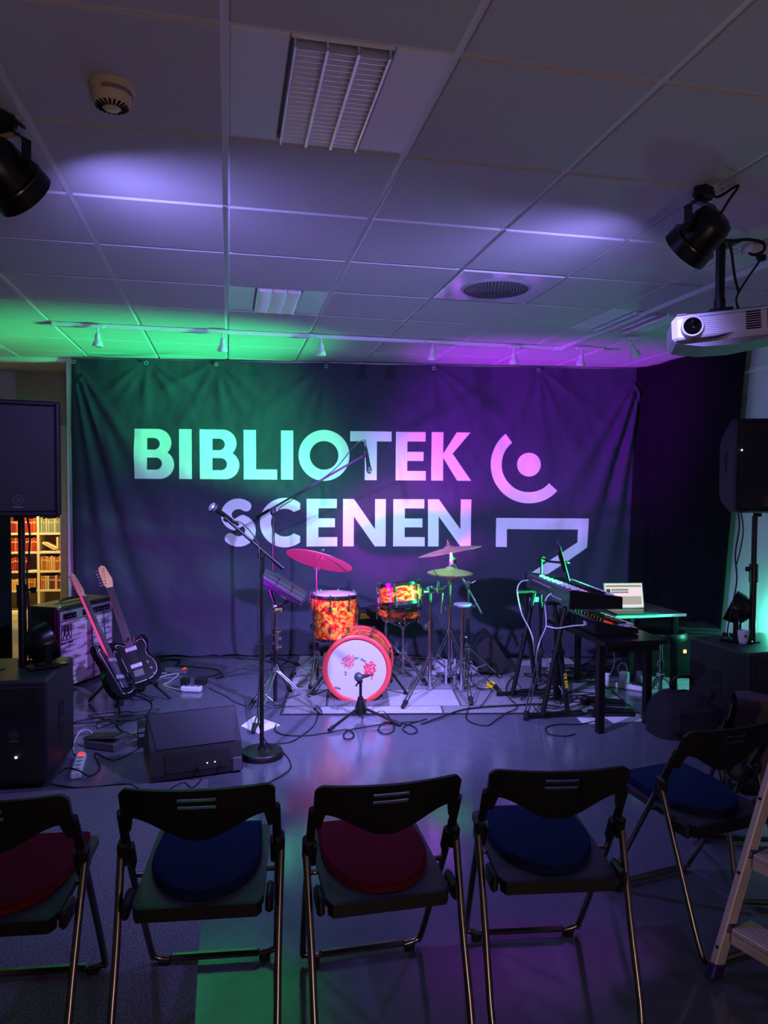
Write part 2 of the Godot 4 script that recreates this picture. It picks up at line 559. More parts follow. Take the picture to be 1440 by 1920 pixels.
func ceiling_things() -> void:
	var tile_m := mat("ceiling_tile", Color(0.8, 0.8, 0.81), 0.85)
	tile_m.albedo_texture = noise("tile_speckle", 0.25, 256, 2, ramp([[0.0, Color(0.9, 0.9, 0.9)], [1.0, Color(1, 1, 1)]]))
	tile_m.uv1_triplanar = true
	tile_m.uv1_scale = Vector3.ONE * 2.0
	var bar_m := mat("grid_steel", Color(0.86, 0.87, 0.88), 0.45)
	var top := struct("ceiling", MB.new().box(Vector3(-1.0, 2.86, -4.0), Vector3(10.4, 0.3, 17.0)), tile_m)
	var special := {Vector2i(0, 0): 1, Vector2i(0, 4): 1, Vector2i(2, 3): 1, Vector2i(4, 4): 1, Vector2i(-4, 7): 1}
	var tile := MB.new().box(Vector3.ZERO, Vector3(0.576, 0.03, 0.576), 0.002).made()
	for k in range(-8, 7):
		for r in range(-6, 13):
			if not special.has(Vector2i(k, r)):
				var w := 1.0 if k < 6 else 0.5
				lay(top, "tile", tile, tile_m, Transform3D(Basis().scaled(Vector3(w, 1, 1)), Vector3(grid_x(k + 0.5 * w), CEIL + 0.015, grid_z(r + 0.5))))
	var runners := MB.new()
	for k in range(-8, 7):
		runners = MB.new().box(Vector3(grid_x(k), CEIL + 0.016, -3.6), Vector3(0.024, 0.018, 12.0))
		put(top, "main_runner", runners, bar_m)
	for r in range(-6, 14):
		put(top, "cross_runner", MB.new().box(Vector3(-0.6, CEIL + 0.018, grid_z(r)), Vector3(9.0, 0.018, 0.024)), bar_m)

	# recessed luminaires
	var lum := make_luminaire()
	lum.position = Vector3(grid_x(0.5), CEIL, grid_z(0.5))
	dup(lum, Vector3(grid_x(0.5), CEIL, grid_z(4.5)), 0, "unlit louvred ceiling luminaire just in front of the track lights, above the banner's first words")
	dup(lum, Vector3(grid_x(4.5), CEIL, grid_z(4.5)), 0, "unlit louvred ceiling luminaire beside the white projector")
	dup(lum, Vector3(grid_x(-3.5), CEIL, grid_z(7.5)), 0, "unlit louvred ceiling luminaire above the gap left of the banner")
	lum.set_meta("label", "large unlit louvred ceiling luminaire nearest the camera, right of the smoke detector")

	# air diffuser
	var ad := thing("air_diffuser", "vent", "square glossy ceiling air diffuser with a round perforated centre", Vector3(grid_x(2.5), CEIL, grid_z(3.5)))
	put(ad, "plate", MB.new().box(Vector3(0, 0.002, 0), Vector3(0.575, 0.012, 0.575), 0.004), mat("diffuser_enamel", Color(0.85, 0.85, 0.87), 0.12, 0.0, 0.7))
	put(ad, "core", MB.new().lathe([Vector2(0.0, -0.012), Vector2(0.19, -0.012), Vector2(0.2, -0.004)], 40), mat("diffuser_core", Color(0.6, 0.6, 0.64), 0.35))
	var holes := MB.new()
	for ring in range(1, 12):
		var r := 0.016 * ring
		var cnt := int(ring * 5.2)
		for i in cnt:
			var a := TAU * i / cnt + ring * 0.31
			holes.box(Vector3(cos(a) * r, -0.0125, sin(a) * r), Vector3(0.008, 0.002, 0.011), 0.0, Basis(Vector3.UP, -a))
	var hm := put(ad, "perforation", holes, mat("hole_black", Color(0.02, 0.02, 0.025), 0.9))
	hm.set_meta("kind", "stuff")

	# smoke detector
	var sd := thing("smoke_detector", "smoke detector", "round yellowed smoke detector with slotted cover on a near ceiling tile", Vector3(-0.322, CEIL, -2.235))
	var cream := mat("aged_plastic", Color(0.85, 0.78, 0.66), 0.45)
	put(sd, "base", MB.new().lathe([Vector2(0.0, 0.0), Vector2(0.062, 0.0), Vector2(0.062, -0.012), Vector2(0.056, -0.016), Vector2(0.056, -0.032), Vector2(0.0, -0.032)], 36), cream)
	put(sd, "label_band", MB.new().lathe([Vector2(0.0565, -0.018), Vector2(0.0575, -0.018), Vector2(0.0575, -0.03), Vector2(0.0565, -0.03)], 36, Transform3D(Basis(Vector3.UP, 0.5), Vector3.ZERO), 0.4), mat("grey_label", Color(0.55, 0.5, 0.52), 0.5))
	put(sd, "cover", MB.new().lathe([Vector2(0.056, -0.03), Vector2(0.054, -0.04), Vector2(0.046, -0.055), Vector2(0.024, -0.062), Vector2(0.02, -0.066), Vector2(0.0, -0.068)], 36), cream)
	for i in 20:
		var a := TAU * i / 20
		var bs := Basis(Vector3.UP, -a) * Basis(Vector3(0, 0, 1), 0.31)
		put(sd, "slot", MB.new().box(Vector3(cos(a) * 0.0355, -0.0588, sin(a) * 0.0355), Vector3(0.021, 0.004, 0.0055), 0.0, bs), mat("hole_black"))

	# track and spotlights
	var track_m := mat("track_white", Color(0.8, 0.8, 0.82), 0.4)
	var tr := thing("lighting_track", "track", "long white lighting track running across the ceiling in front of the banner", Vector3(-1.17, CEIL, -5.49))
	var b := inside(tr)
	b.box(Vector3(0.7, CEIL - 0.014, -5.5), Vector3(3.76, 0.028, 0.034), 0.003)
	put(tr, "rail", b, track_m)
	put(tr, "end_cap", inside(tr).box(Vector3(-1.185, CEIL - 0.014, -5.5), Vector3(0.03, 0.03, 0.037), 0.003), track_m)
	var tr2 := thing("lighting_track", "track", "short white lighting track running forward along the ceiling toward the projector", Vector3(2.6, CEIL, -5.5))
	put(tr2, "rail", inside(tr2).box(Vector3(2.63, CEIL - 0.014, -4.3), Vector3(0.034, 0.028, 2.4), 0.003), track_m)
	put(tr2, "corner_joint", inside(tr2).box(Vector3(2.61, CEIL - 0.016, -5.5), Vector3(0.09, 0.034, 0.06), 0.004), track_m)
	var heads := [Vector3(-0.893, 2.66, -5.459), Vector3(-0.036, 2.66, -5.434), Vector3(0.676, 2.66, -5.436), Vector3(1.533, 2.66, -5.434), Vector3(2.211, 2.66, -5.466), Vector3(2.755, 2.66, -5.403), Vector3(2.942, 2.66, -4.949)]
	var spots_said := [
		"unlit white track spotlight at the far left end of the track", "unlit white track spotlight beside the ceiling joint above the B of the banner", "unlit white track spotlight above the letter O of the banner",
		"unlit white track spotlight above the gap between the letters E and K", "unlit white track spotlight above the banner's ring symbol", "unlit white track spotlight nearest the corner of the track", "unlit white track spotlight turned sideways on the short track by the projector"]
	var sp: Node3D
	for i in 7:
		if i == 0:
			sp = thing("track_spotlight", "spotlight", spots_said[0], heads[0], 0.0, "small spotlights on the ceiling track")
			put(sp, "adapter", MB.new().box(Vector3(0, -0.002, 0), Vector3(0.09, 0.02, 0.03), 0.003), track_m)
			put(sp, "stem", MB.new().rod(Vector3(0, -0.01, 0), Vector3(0, -0.07, 0), 0.006).box(Vector3(0, -0.06, 0), Vector3(0.016, 0.03, 0.016), 0.003), track_m)
			var head := put(sp, "head", MB.new().lathe([Vector2(0, 0.03), Vector2(0.016, 0.028), Vector2(0.019, 0.01), Vector2(0.02, -0.015), Vector2(0.032, -0.03), Vector2(0.037, -0.05), Vector2(0.036, -0.062), Vector2(0.031, -0.062)], 20), track_m)
			head.position = Vector3(0, -0.08, 0)
			put(head, "lens", MB.new().lathe([Vector2(0.032, -0.058), Vector2(0.0, -0.064)], 20), mat("frosted_lens", Color(0.7, 0.7, 0.72), 0.3))
		else:
			var c := dup(sp, heads[i], 0.0, spots_said[i])
			if i == 6:
				var h: Node3D = c.get_node("head")
				h.rotation = Vector3(0.35, 0.0, 0.6)
			elif i % 2 == 1:
				c.get_node("head").rotation = Vector3(0.12, 0, -0.05)

	par_can("stage lamp", par_left_at, par_left_aim, "black round stage spotlight hanging at the left edge, half out of view")
	par_can("stage lamp", par_right_at, par_right_aim, "black round stage spotlight hanging above the white projector")
	projector()


func make_luminaire() -> Node3D:
	var o := thing("ceiling_luminaire", "ceiling light", "unlit louvred ceiling luminaire", Vector3.ZERO, 0.0, "louvred ceiling luminaires, switched off")
	var enamel := mat("luminaire_enamel", Color(0.9, 0.91, 0.93), 0.3, 0.0, 0.5)
	var alu := mat("bright_aluminium", Color(0.9, 0.91, 0.94), 0.34, 1.0)
	for s: float in [-1.0, 1.0]:
		put(o, "side_panel", MB.new().box(Vector3(s * 0.213, 0.012, 0), Vector3(0.15, 0.016, 0.576), 0.003), enamel)
		put(o, "side_rail", MB.new().box(Vector3(s * 0.124, -0.002, 0), Vector3(0.008, 0.03, 0.55), 0.002), alu)
		put(o, "inner_rail", MB.new().box(Vector3(s * 0.041, -0.002, 0), Vector3(0.01, 0.03, 0.55), 0.002), alu)
		put(o, "end_strip", MB.new().box(Vector3(0, 0.012, s * 0.282), Vector3(0.27, 0.016, 0.013), 0.002), enamel)
	put(o, "reflector", MB.new().box(Vector3(0, 0.05, 0), Vector3(0.27, 0.01, 0.56)), mat("dull_reflector", Color(0.36, 0.36, 0.4), 0.4, 0.5))
	# one louvre blade: a thin wedge, open edge down
	var blade := MB.new().prism([Vector2(-0.0045, 0.02), Vector2(-0.0035, 0.006), Vector2(-0.001, -0.012), Vector2(0.001, -0.012), Vector2(0.0035, 0.006), Vector2(0.0045, 0.02)], -0.037, 0.037, Transform3D(Basis(Vector3(0, 0, 1), Vector3.UP, Vector3(-1, 0, 0)), Vector3.ZERO)).made()
	for col in [-1, 0, 1]:
		for i in 21:
			lay(o, "blade", blade, alu, Transform3D(Basis(), Vector3(col * 0.0825, 0.0, -0.258 + 0.0258 * i)))
	for col in [-1, 0, 1]:
		put(o, "tube", MB.new().rod(Vector3(col * 0.0825, 0.032, -0.26), Vector3(col * 0.0825, 0.032, 0.26), 0.008, 10), mat("lamp_tube_off", Color(0.85, 0.85, 0.85), 0.3))
	return o


func aim_basis(d: Vector3) -> Basis:
	# y along d
	d = d.normalized()
	var x := d.cross(Vector3.UP)
	x = (Vector3.RIGHT - d * d.x).normalized() if x.length() < 0.02 else x.normalized()
	return Basis(x, d, x.cross(d))


func par_can(called: String, at: Vector3, aim: Vector3, said: String) -> void:
	var black := mat("lamp_black", Color(0.035, 0.035, 0.04), 0.35)
	var o := thing("stage_spotlight", "stage light", said, Vector3(at.x, CEIL, at.z), 0.0, "stage spotlights hung from the ceiling")
	var d := (aim - at).normalized()
	var bs := aim_basis(d)
	var b := inside(o)
	b.lathe([Vector2(0, -0.085), Vector2(0.04, -0.083), Vector2(0.066, -0.07), Vector2(0.076, -0.042), Vector2(0.079, 0.0), Vector2(0.081, 0.04), Vector2(0.078, 0.04), Vector2(0.076, 0.0)], 40, Transform3D(bs, at))
	put(o, "housing", b, black)
	b = inside(o)
	b.lathe([Vector2(0.078, 0.034), Vector2(0.092, 0.04), Vector2(0.095, 0.092), Vector2(0.092, 0.093), Vector2(0.089, 0.044)], 40, Transform3D(bs, at))
	put(o, "front_shade", b, black)
	b = inside(o)
	b.lathe([Vector2(0.08, 0.035), Vector2(0.0935, 0.038), Vector2(0.0945, 0.043)], 40, Transform3D(bs, at))
	put(o, "trim_ring", b, mat("dark_chrome"))
	put(o, "lamp_lens", inside(o).lathe([Vector2(0.0, 0.04), Vector2(0.076, 0.036), Vector2(0.076, 0.03), Vector2(0, 0.03)], 32, Transform3D(bs, at)), lamp_glow("par_glow", Color(0.62, 0.55, 1.0), 6.0))
	# yoke: two flat arms that kink inward to a bridge under the clamp
	var x := bs.x
	var topc := Vector3(at.x, CEIL - 0.062, at.z)
	for s: float in [-1.0, 1.0]:
		var pivot := at + x * s * 0.097
		var mid := Vector3(pivot.x, topc.y - 0.03, pivot.z) + x * s * 0.002
		var elbow := topc + x * s * 0.05
		for seg in [[pivot - Vector3(0, 0.012, 0), mid], [mid, elbow]]:
			var dv: Vector3 = (seg[1] - seg[0]).normalized()
			var flat := d - dv * d.dot(dv)
			flat.y = 0.0
			var zz: Vector3 = (Vector3(d.x, 0, d.z) - dv * Vector3(d.x, 0, d.z).dot(dv)).normalized()
			b = inside(o)
			b.box((seg[0] + seg[1]) / 2, Vector3(0.005, seg[0].distance_to(seg[1]) + 0.006, 0.032), 0.001, Basis(dv.cross(zz), dv, zz))
			put(o, "yoke_arm", b, black)
		put(o, "yoke_knob", inside(o).lathe([Vector2(0, 0), Vector2(0.014, 0), Vector2(0.016, 0.01), Vector2(0.012, 0.02), Vector2(0, 0.02)], 14, Transform3D(aim_basis(x * s), at + x * s * 0.1)), black)
	put(o, "yoke_bridge", inside(o).box(topc, Vector3(0.11, 0.006, 0.03), 0.001, Basis(x, Vector3.UP, x.cross(Vector3.UP))), black)
	put(o, "clamp", inside(o).rod(topc, topc + Vector3(0, 0.03, 0), 0.009).box(topc + Vector3(0, 0.034, 0), Vector3(0.075, 0.042, 0.06), 0.012, Basis(Vector3.UP, 0.4)).box(topc + Vector3(0, 0.056, 0), Vector3(0.06, 0.012, 0.05), 0.003, Basis(Vector3.UP, 0.4)), black)
	var back := at - d * 0.082
	put(o, "power_lead", inside(o).tube(smooth([back, back - d * 0.04 + Vector3(0, 0.02, 0), back + Vector3(0.05, 0.1, 0.03), topc + Vector3(0.06, 0.03, 0.0), topc + Vector3(0.03, 0.05, 0)], 5), 0.005, 6), mat("rubber_black", Color(0.02, 0.02, 0.022), 0.6))


func projector() -> void:
	var white := mat("projector_shell", Color(0.86, 0.86, 0.88), 0.35)
	var black := mat("bracket_black", Color(0.03, 0.03, 0.035), 0.4)
	var o := thing("projector", "projector", "white ceiling projector with ribbed front and large lens at the right edge", Vector3(2.2, 2.21, -2.88), deg_to_rad(-29.0))
	o.rotation.z = deg_to_rad(3.2)
	# local: x along the front towards the camera's right, z out of the front
	var shell := MB.new()
	var prof := []
	for i in 13:
		var a := PI * i / 12.0
		prof.append(Vector2(-0.25 + 0.5 * i / 12.0, 0.012 * sin(a)))
	var outline := [Vector2(-0.25, 0.01), Vector2(-0.24, -0.005)]
	shell.box(Vector3(0.0, 0.075, -0.16), Vector3(0.5, 0.13, 0.32), 0.025)
	put(o, "shell", shell, white)
	# underside tray, duller
	var tray := MB.new()
	tray.prism([Vector2(-0.235, 0.012), Vector2(-0.12, -0.012), Vector2(0.02, -0.016), Vector2(0.24, 0.012)], -0.3, -0.015)
	put(o, "underside", tray, mat("projector_tray", Color(0.5, 0.5, 0.5), 0.6))
	for i in 11:
		put(o, "front_rib", MB.new().box(Vector3(0.02, 0.04 + 0.0085 * i, 0.0015), Vector3(0.44, 0.004, 0.006), 0.0015), white)
	put(o, "air_slot", MB.new().prism([Vector2(-0.235, 0.022), Vector2(-0.06, 0.028), Vector2(0.0, 0.036), Vector2(-0.06, 0.018), Vector2(-0.235, 0.014)], -0.01, 0.0045), mat("hole_black"))
	for i in 8:
		for part in [[0.085, 0.06], [0.19, 0.1]]:
			put(o, "vent", MB.new().box(Vector3(part[0], 0.044 + 0.0105 * i, 0.004), Vector3(part[1], 0.0055, 0.004)), mat("hole_black"))
	var ring := put(o, "lens", MB.new().lathe([Vector2(0.0, 0.008), Vector2(0.03, 0.012), Vector2(0.038, 0.018)], 32, Transform3D(Basis(Vector3.RIGHT, PI / 2), Vector3(-0.165, 0.078, 0.0))), mat("lens_glass", Color(0.01, 0.01, 0.02), 0.05, 0.0, 0.9))
	put(ring, "bezel", MB.new().lathe([Vector2(0.038, 0.0), Vector2(0.049, 0.002), Vector2(0.049, 0.02), Vector2(0.045, 0.026), Vector2(0.039, 0.022), Vector2(0.038, 0.012)], 32, Transform3D(Basis(Vector3.RIGHT, PI / 2), Vector3(-0.165, 0.078, 0.0))), white)
	put(o, "focus_lever", MB.new().box(Vector3(-0.205, 0.143, -0.03), Vector3(0.05, 0.012, 0.025), 0.004), mat("slate_plastic", Color(0.18, 0.18, 0.24), 0.4))
	put(o, "mount_plate", MB.new().box(Vector3(0.0, 0.148, -0.12), Vector3(0.34, 0.014, 0.08), 0.003).box(Vector3(-0.03, 0.158, -0.15), Vector3(0.1, 0.02, 0.14), 0.003), black)
	var p: Vector3 = o.transform * Vector3(-0.03, 0.16, -0.14)
	var pole := inside(o)
	pole.rod(p, Vector3(p.x, CEIL, p.z), 0.021, 20)
	put(o, "pole", pole, mat("pole_black", Color(0.05, 0.05, 0.06), 0.3))
	put(o, "pole_collar", inside(o).rod(p, p + Vector3(0, 0.06, 0), 0.025, 20), black)
	put(o, "ceiling_flange", inside(o).box(Vector3(p.x, CEIL - 0.006, p.z), Vector3(0.12, 0.012, 0.12), 0.003), black)
	# ceiling socket and leads
	var so := thing("ceiling_socket", "socket", "white surface socket box on the ceiling behind the right stage spotlight", Vector3(2.42, CEIL, -3.02))
	put(so, "box", MB.new().box(Vector3(0, -0.02, 0), Vector3(0.11, 0.045, 0.075), 0.008), mat("track_white"))
	put(so, "plug", MB.new().box(Vector3(0.02, -0.055, 0.01), Vector3(0.045, 0.03, 0.03), 0.008), black)
	var ends: Vector3 = o.transform * Vector3(0.06, 0.15, -0.16)
	var lead := MB.new().tube(smooth([Vector3(2.44, CEIL - 0.06, -3.01), Vector3(2.4, CEIL - 0.1, -2.99), Vector3(2.33, CEIL - 0.18, -2.97), Vector3(2.29, CEIL - 0.26, -2.98), ends], 5), 0.005, 6)
	single("power_cable", lead, mat("rubber_black"), "cable", "black lead hanging from the ceiling socket down to the projector")
	var lead2 := MB.new().tube(smooth([Vector3(1.993, 2.547, -2.629), Vector3(2.052, 2.556, -2.616), Vector3(2.137, 2.554, -2.629), Vector3(2.155, 2.528, -2.644), Vector3(2.119, 2.51, -2.651), Vector3(2.111, 2.523, -2.674)], 5), 0.0065, 6)
	single("power_cable", lead2, mat("rubber_black"), "cable", "black lead looping from the right stage spotlight to the ceiling socket")
	var lead3 := MB.new().tube(smooth([Vector3(1.98, 2.554, -2.631), Vector3(2.006, 2.506, -2.645), Vector3(2.037, 2.428, -2.666), Vector3(2.088, 2.367, -2.704)], 5), 0.006, 6)
	single("signal_cable", lead3, mat("rubber_black"), "cable", "black lead hanging straight beside the projector pole")


# ---------------------------------------------------------------- banner
func sd_poly(p: Vector2, q: PackedVector2Array) -> float:
	var d := p.distance_squared_to(q[0])
	var s := 1.0
	var j := q.size() - 1
	for i in q.size():
		var e := q[j] - q[i]
		var w := p - q[i]
		var b := w - e * clampf(w.dot(e) / e.dot(e), 0.0, 1.0)
		d = minf(d, b.length_squared())
		var c1 := p.y >= q[i].y
		var c2 := p.y < q[j].y
		var c3 := e.x * w.y > e.y * w.x
		if (c1 and c2 and c3) or not (c1 or c2 or c3):
			s = -s
		j = i
	return s * sqrt(d)


func sd_bowl(p: Vector2, x0: float, x1: float, y0: float, y1: float) -> float:
	# straight on the left, round on the right
	var h := (y1 - y0) / 2.0
	var yc := (y0 + y1) / 2.0
	var xc := x1 - h
	if p.x < xc:
		return maxf(absf(p.y - yc) - h, x0 - p.x)
	return p.distance_to(Vector2(xc, yc)) - h


func sd_stroke(p: Vector2, q: PackedVector2Array, half: float) -> float:
	var d := 1e9
	for i in q.size() - 1:
		var e := q[i + 1] - q[i]
		var w := p - q[i]
		d = minf(d, (w - e * clampf(w.dot(e) / e.dot(e), 0.0, 1.0)).length_squared())
	return sqrt(d) - half


func stamp(im: Image, box: Rect2, paint: Color, shape: Callable) -> void:
	var k := im.get_width() / BANNER_LONG
	var x0 := int(box.position.x * k) - 2
	var x1 := int(box.end.x * k) + 2
	var y0 := int((BANNER_TALL - box.end.y) * k) - 2
	var y1 := int((BANNER_TALL - box.position.y) * k) + 2
	for y in range(maxi(y0, 0), mini(y1, im.get_height() - 1)):
		for x in range(maxi(x0, 0), mini(x1, im.get_width() - 1)):
			var d: float = shape.call(Vector2((x + 0.5) / k, BANNER_TALL - (y + 0.5) / k)) * k
			if d < 0.5:
				var a := clampf(0.5 - d, 0.0, 1.0)
				im.set_pixel(x, y, im.get_pixel(x, y).lerp(paint, a))


func banner_print() -> Image:
	var im := Image.create(2048, 1040, false, Image.FORMAT_RGB8)
	im.fill(Color(0.24, 0.25, 0.305))
	var ink := Color(0.93, 0.93, 0.94)
	var y0 := 1.595
	var y1 := 2.042
	for x in [0.551, 1.126]:
		var b := func(p: Vector2) -> float:
			var up := sd_bowl(p, x, x + 0.325, y0 + 0.2, y1)
			var lo := sd_bowl(p, x, x + 0.349, y0, y0 + 0.255)
			var h1 := sd_bowl(p, x + 0.112, x + 0.222, y0 + 0.262, y1 - 0.082)
			var h2 := sd_bowl(p, x + 0.112, x + 0.24, y0 + 0.082, y0 + 0.19)
			return maxf(minf(up, lo), -minf(h1, h2))
		stamp(im, Rect2(x, y0, 0.36, y1 - y0), ink, b)
	var polys := []
	polys.append([Vector2(0.944, y0), Vector2(1.056, y0), Vector2(1.056, y1), Vector2(0.944, y1)])
	polys.append([Vector2(1.514, y0), Vector2(1.814, y0), Vector2(1.814, y0 + 0.092), Vector2(1.625, y0 + 0.092), Vector2(1.625, y1), Vector2(1.514, y1)])
	polys.append([Vector2(1.848, y0), Vector2(1.959, y0), Vector2(1.959, y1), Vector2(1.848, y1)])
	polys.append([Vector2(2.61, y0), Vector2(2.721, y0), Vector2(2.721, y1 - 0.092), Vector2(2.857, y1 - 0.092), Vector2(2.857, y1), Vector2(2.476, y1), Vector2(2.476, y1 - 0.092), Vector2(2.61, y1 - 0.092)])
	polys.append([Vector2(2.896, y0), Vector2(3.177, y0), Vector2(3.177, y0 + 0.088), Vector2(3.005, y0 + 0.088), Vector2(3.005, y0 + 0.18), Vector2(3.155, y0 + 0.18), Vector2(3.155, y0 + 0.265), Vector2(3.005, y0 + 0.265), Vector2(3.005, y1 - 0.088), Vector2(3.172, y1 - 0.088), Vector2(3.172, y1), Vector2(2.896, y1)])
	polys.append([Vector2(3.227, y0), Vector2(3.337, y0), Vector2(3.337, y1), Vector2(3.227, y1)])
	polys.append([Vector2(3.337, y0 + 0.25), Vector2(3.46, y1), Vector2(3.59, y1), Vector2(3.424, y0 + 0.25), Vector2(3.6, y0), Vector2(3.468, y0), Vector2(3.337, y0 + 0.21)])
	var z0 := 0.985
	var z1 := 1.422
	for e in [[2.081, 2.362], [2.876, 3.17]]:
		polys.append([Vector2(e[0], z0), Vector2(e[1], z0), Vector2(e[1], z0 + 0.086), Vector2(e[0] + 0.108, z0 + 0.086), Vector2(e[0] + 0.108, z0 + 0.176), Vector2(e[1] - 0.022, z0 + 0.176), Vector2(e[1] - 0.022, z0 + 0.259), Vector2(e[0] + 0.108, z0 + 0.259), Vector2(e[0] + 0.108, z1 - 0.086), Vector2(e[1] - 0.005, z1 - 0.086), Vector2(e[1] - 0.005, z1), Vector2(e[0], z1)])
	for e in [[2.413, 2.807], [3.199, 3.604]]:
		polys.append([Vector2(e[0], z0), Vector2(e[0] + 0.1, z0), Vector2(e[0] + 0.1, z1 - 0.16), Vector2(e[1] - 0.1, z0), Vector2(e[1], z0), Vector2(e[1], z1), Vector2(e[1] - 0.1, z1), Vector2(e[1] - 0.1, z0 + 0.16), Vector2(e[0] + 0.1, z1), Vector2(e[0], z1)])
	# the open frame under the ring
	polys.append([Vector2(3.84, 0.979), Vector2(3.943, 0.979), Vector2(3.943, 1.146), Vector2(4.616, 1.143), Vector2(4.611, 1.022), Vector2(4.17, 0.735), Vector2(4.17, 0.61), Vector2(4.708, 0.975), Vector2(4.718, 1.248), Vector2(3.84, 1.251)])
	for q in polys:
		var pq := PackedVector2Array(q)
		var r := Rect2(pq[0], Vector2.ZERO)
		for v in pq:
			r = r.expand(v)
		stamp(im, r, ink, func(p: Vector2) -> float: return sd_poly(p, pq))
	var oc := Vector2(2.239, (y0 + y1) / 2)
	stamp(im, Rect2(oc - Vector2.ONE * 0.24, Vector2.ONE * 0.48), ink, func(p: Vector2) -> float: return absf(p.distance_to(oc) - 0.181) - 0.051)
	var cc := Vector2(1.884, (z0 + z1) / 2)
	stamp(im, Rect2(cc - Vector2.ONE * 0.24, Vector2.ONE * 0.48), ink, func(p: Vector2) -> float:
		var ring := absf(p.distance_to(cc) - 0.176) - 0.05
		var open := maxf(cc.x + 0.02 - p.x, absf(p.y - cc.y) - (0.088 + 0.42 * (p.x - cc.x - 0.06)))
		return maxf(maxf(ring, p.x - 2.023), -open))
	var sq := PackedVector2Array()
	var sx := 1.467
	for i in 13:
		var a := deg_to_rad(52.0 + 198.0 * i / 12.0)
		sq.append(Vector2(sx + cos(a) * 0.108 * 1.02, z1 - 0.148 + sin(a) * 0.1))
	for i in 13:
		var a := deg_to_rad(70.0 - 205.0 * i / 12.0)
		sq.append(Vector2(sx + cos(a) * 0.108, z0 + 0.146 + sin(a) * 0.1))
	stamp(im, Rect2(1.29, z0 - 0.01, 0.36, z1 - z0 + 0.02), ink, func(p: Vector2) -> float: return sd_stroke(p, sq, 0.048))
	# the ring and dot
	var rc := Vector2(4.144, 1.749)
	stamp(im, Rect2(rc - Vector2.ONE * 0.38, Vector2.ONE * 0.76), ink, func(p: Vector2) -> float:
		var d := p - rc
		var ring := absf(d.length() - 0.309) - 0.0525
		var cut := maxf(d.dot(Vector2(0.78, -0.63).rotated(PI / 2)), 0.0)
		var ang := rad_to_deg(atan2(d.y, d.x))
		var outside := ang > -42.0 and ang < 128.0
		if outside:
			var e1 := Vector2.from_angle(deg_to_rad(-42.0))
			var e2 := Vector2.from_angle(deg_to_rad(128.0))
			return maxf(ring, minf(absf(e1.cross(d)), absf(e2.cross(d))))
		return ring)
	stamp(im, Rect2(rc - Vector2.ONE * 0.12, Vector2.ONE * 0.24), ink, func(p: Vector2) -> float: return p.distance_to(rc) - 0.111)
	return im


var wrinkle := FastNoiseLite.new()


func cloth_depth(s: float, t: float, pins: Array, long: float, tall: float) -> float:
	# how far the cloth stands off the wall: ridges fan out from each eyelet and die away below
	var z := 0.05
	for i in pins.size():
		var dx: float = s - pins[i]
		var dy := tall - t
		var r := sqrt(dx * dx + dy * dy)
		if r < 0.02 or dy < 0.0:
			continue
		var a := atan2(dx, dy)
		var last := i == 0 or i == pins.size() - 1
		var toward := 1.0 if i == 0 else -1.0
		var reach := 1.9 if last else 0.65
		var fall := exp(-r / reach) * smoothstep(0.0, 0.3, r)
		if last:
			z += fall * (0.075 * exp(-pow((a - toward * 0.16) / 0.05, 2)) + 0.06 * exp(-pow((a - toward * 0.33) / 0.07, 2)) + 0.04 * exp(-pow((a - toward * 0.55) / 0.08, 2)) - 0.03 * exp(-pow((a - toward * 0.245) / 0.03, 2)) + 0.03 * exp(-pow((a - toward * 0.04) / 0.03, 2)))
		else:
			for k in 5:
				var th := -0.95 + 0.48 * k + 0.11 * sin(i * 2.3 + k * 1.7)
				z += fall * (0.022 if k % 2 == 0 else 0.015) * exp(-pow((a - th) / 0.11, 2))
	z += 0.022 * wrinkle.get_noise_2d(s * 55.0, t * 22.0) + 0.008 * wrinkle.get_noise_2d(s * 150.0 + 300.0 + t * 60.0, t * 110.0 - s * 60.0) + 0.004 * wrinkle.get_noise_2d(s * 420.0, t * 300.0 + 90.0)
	return z


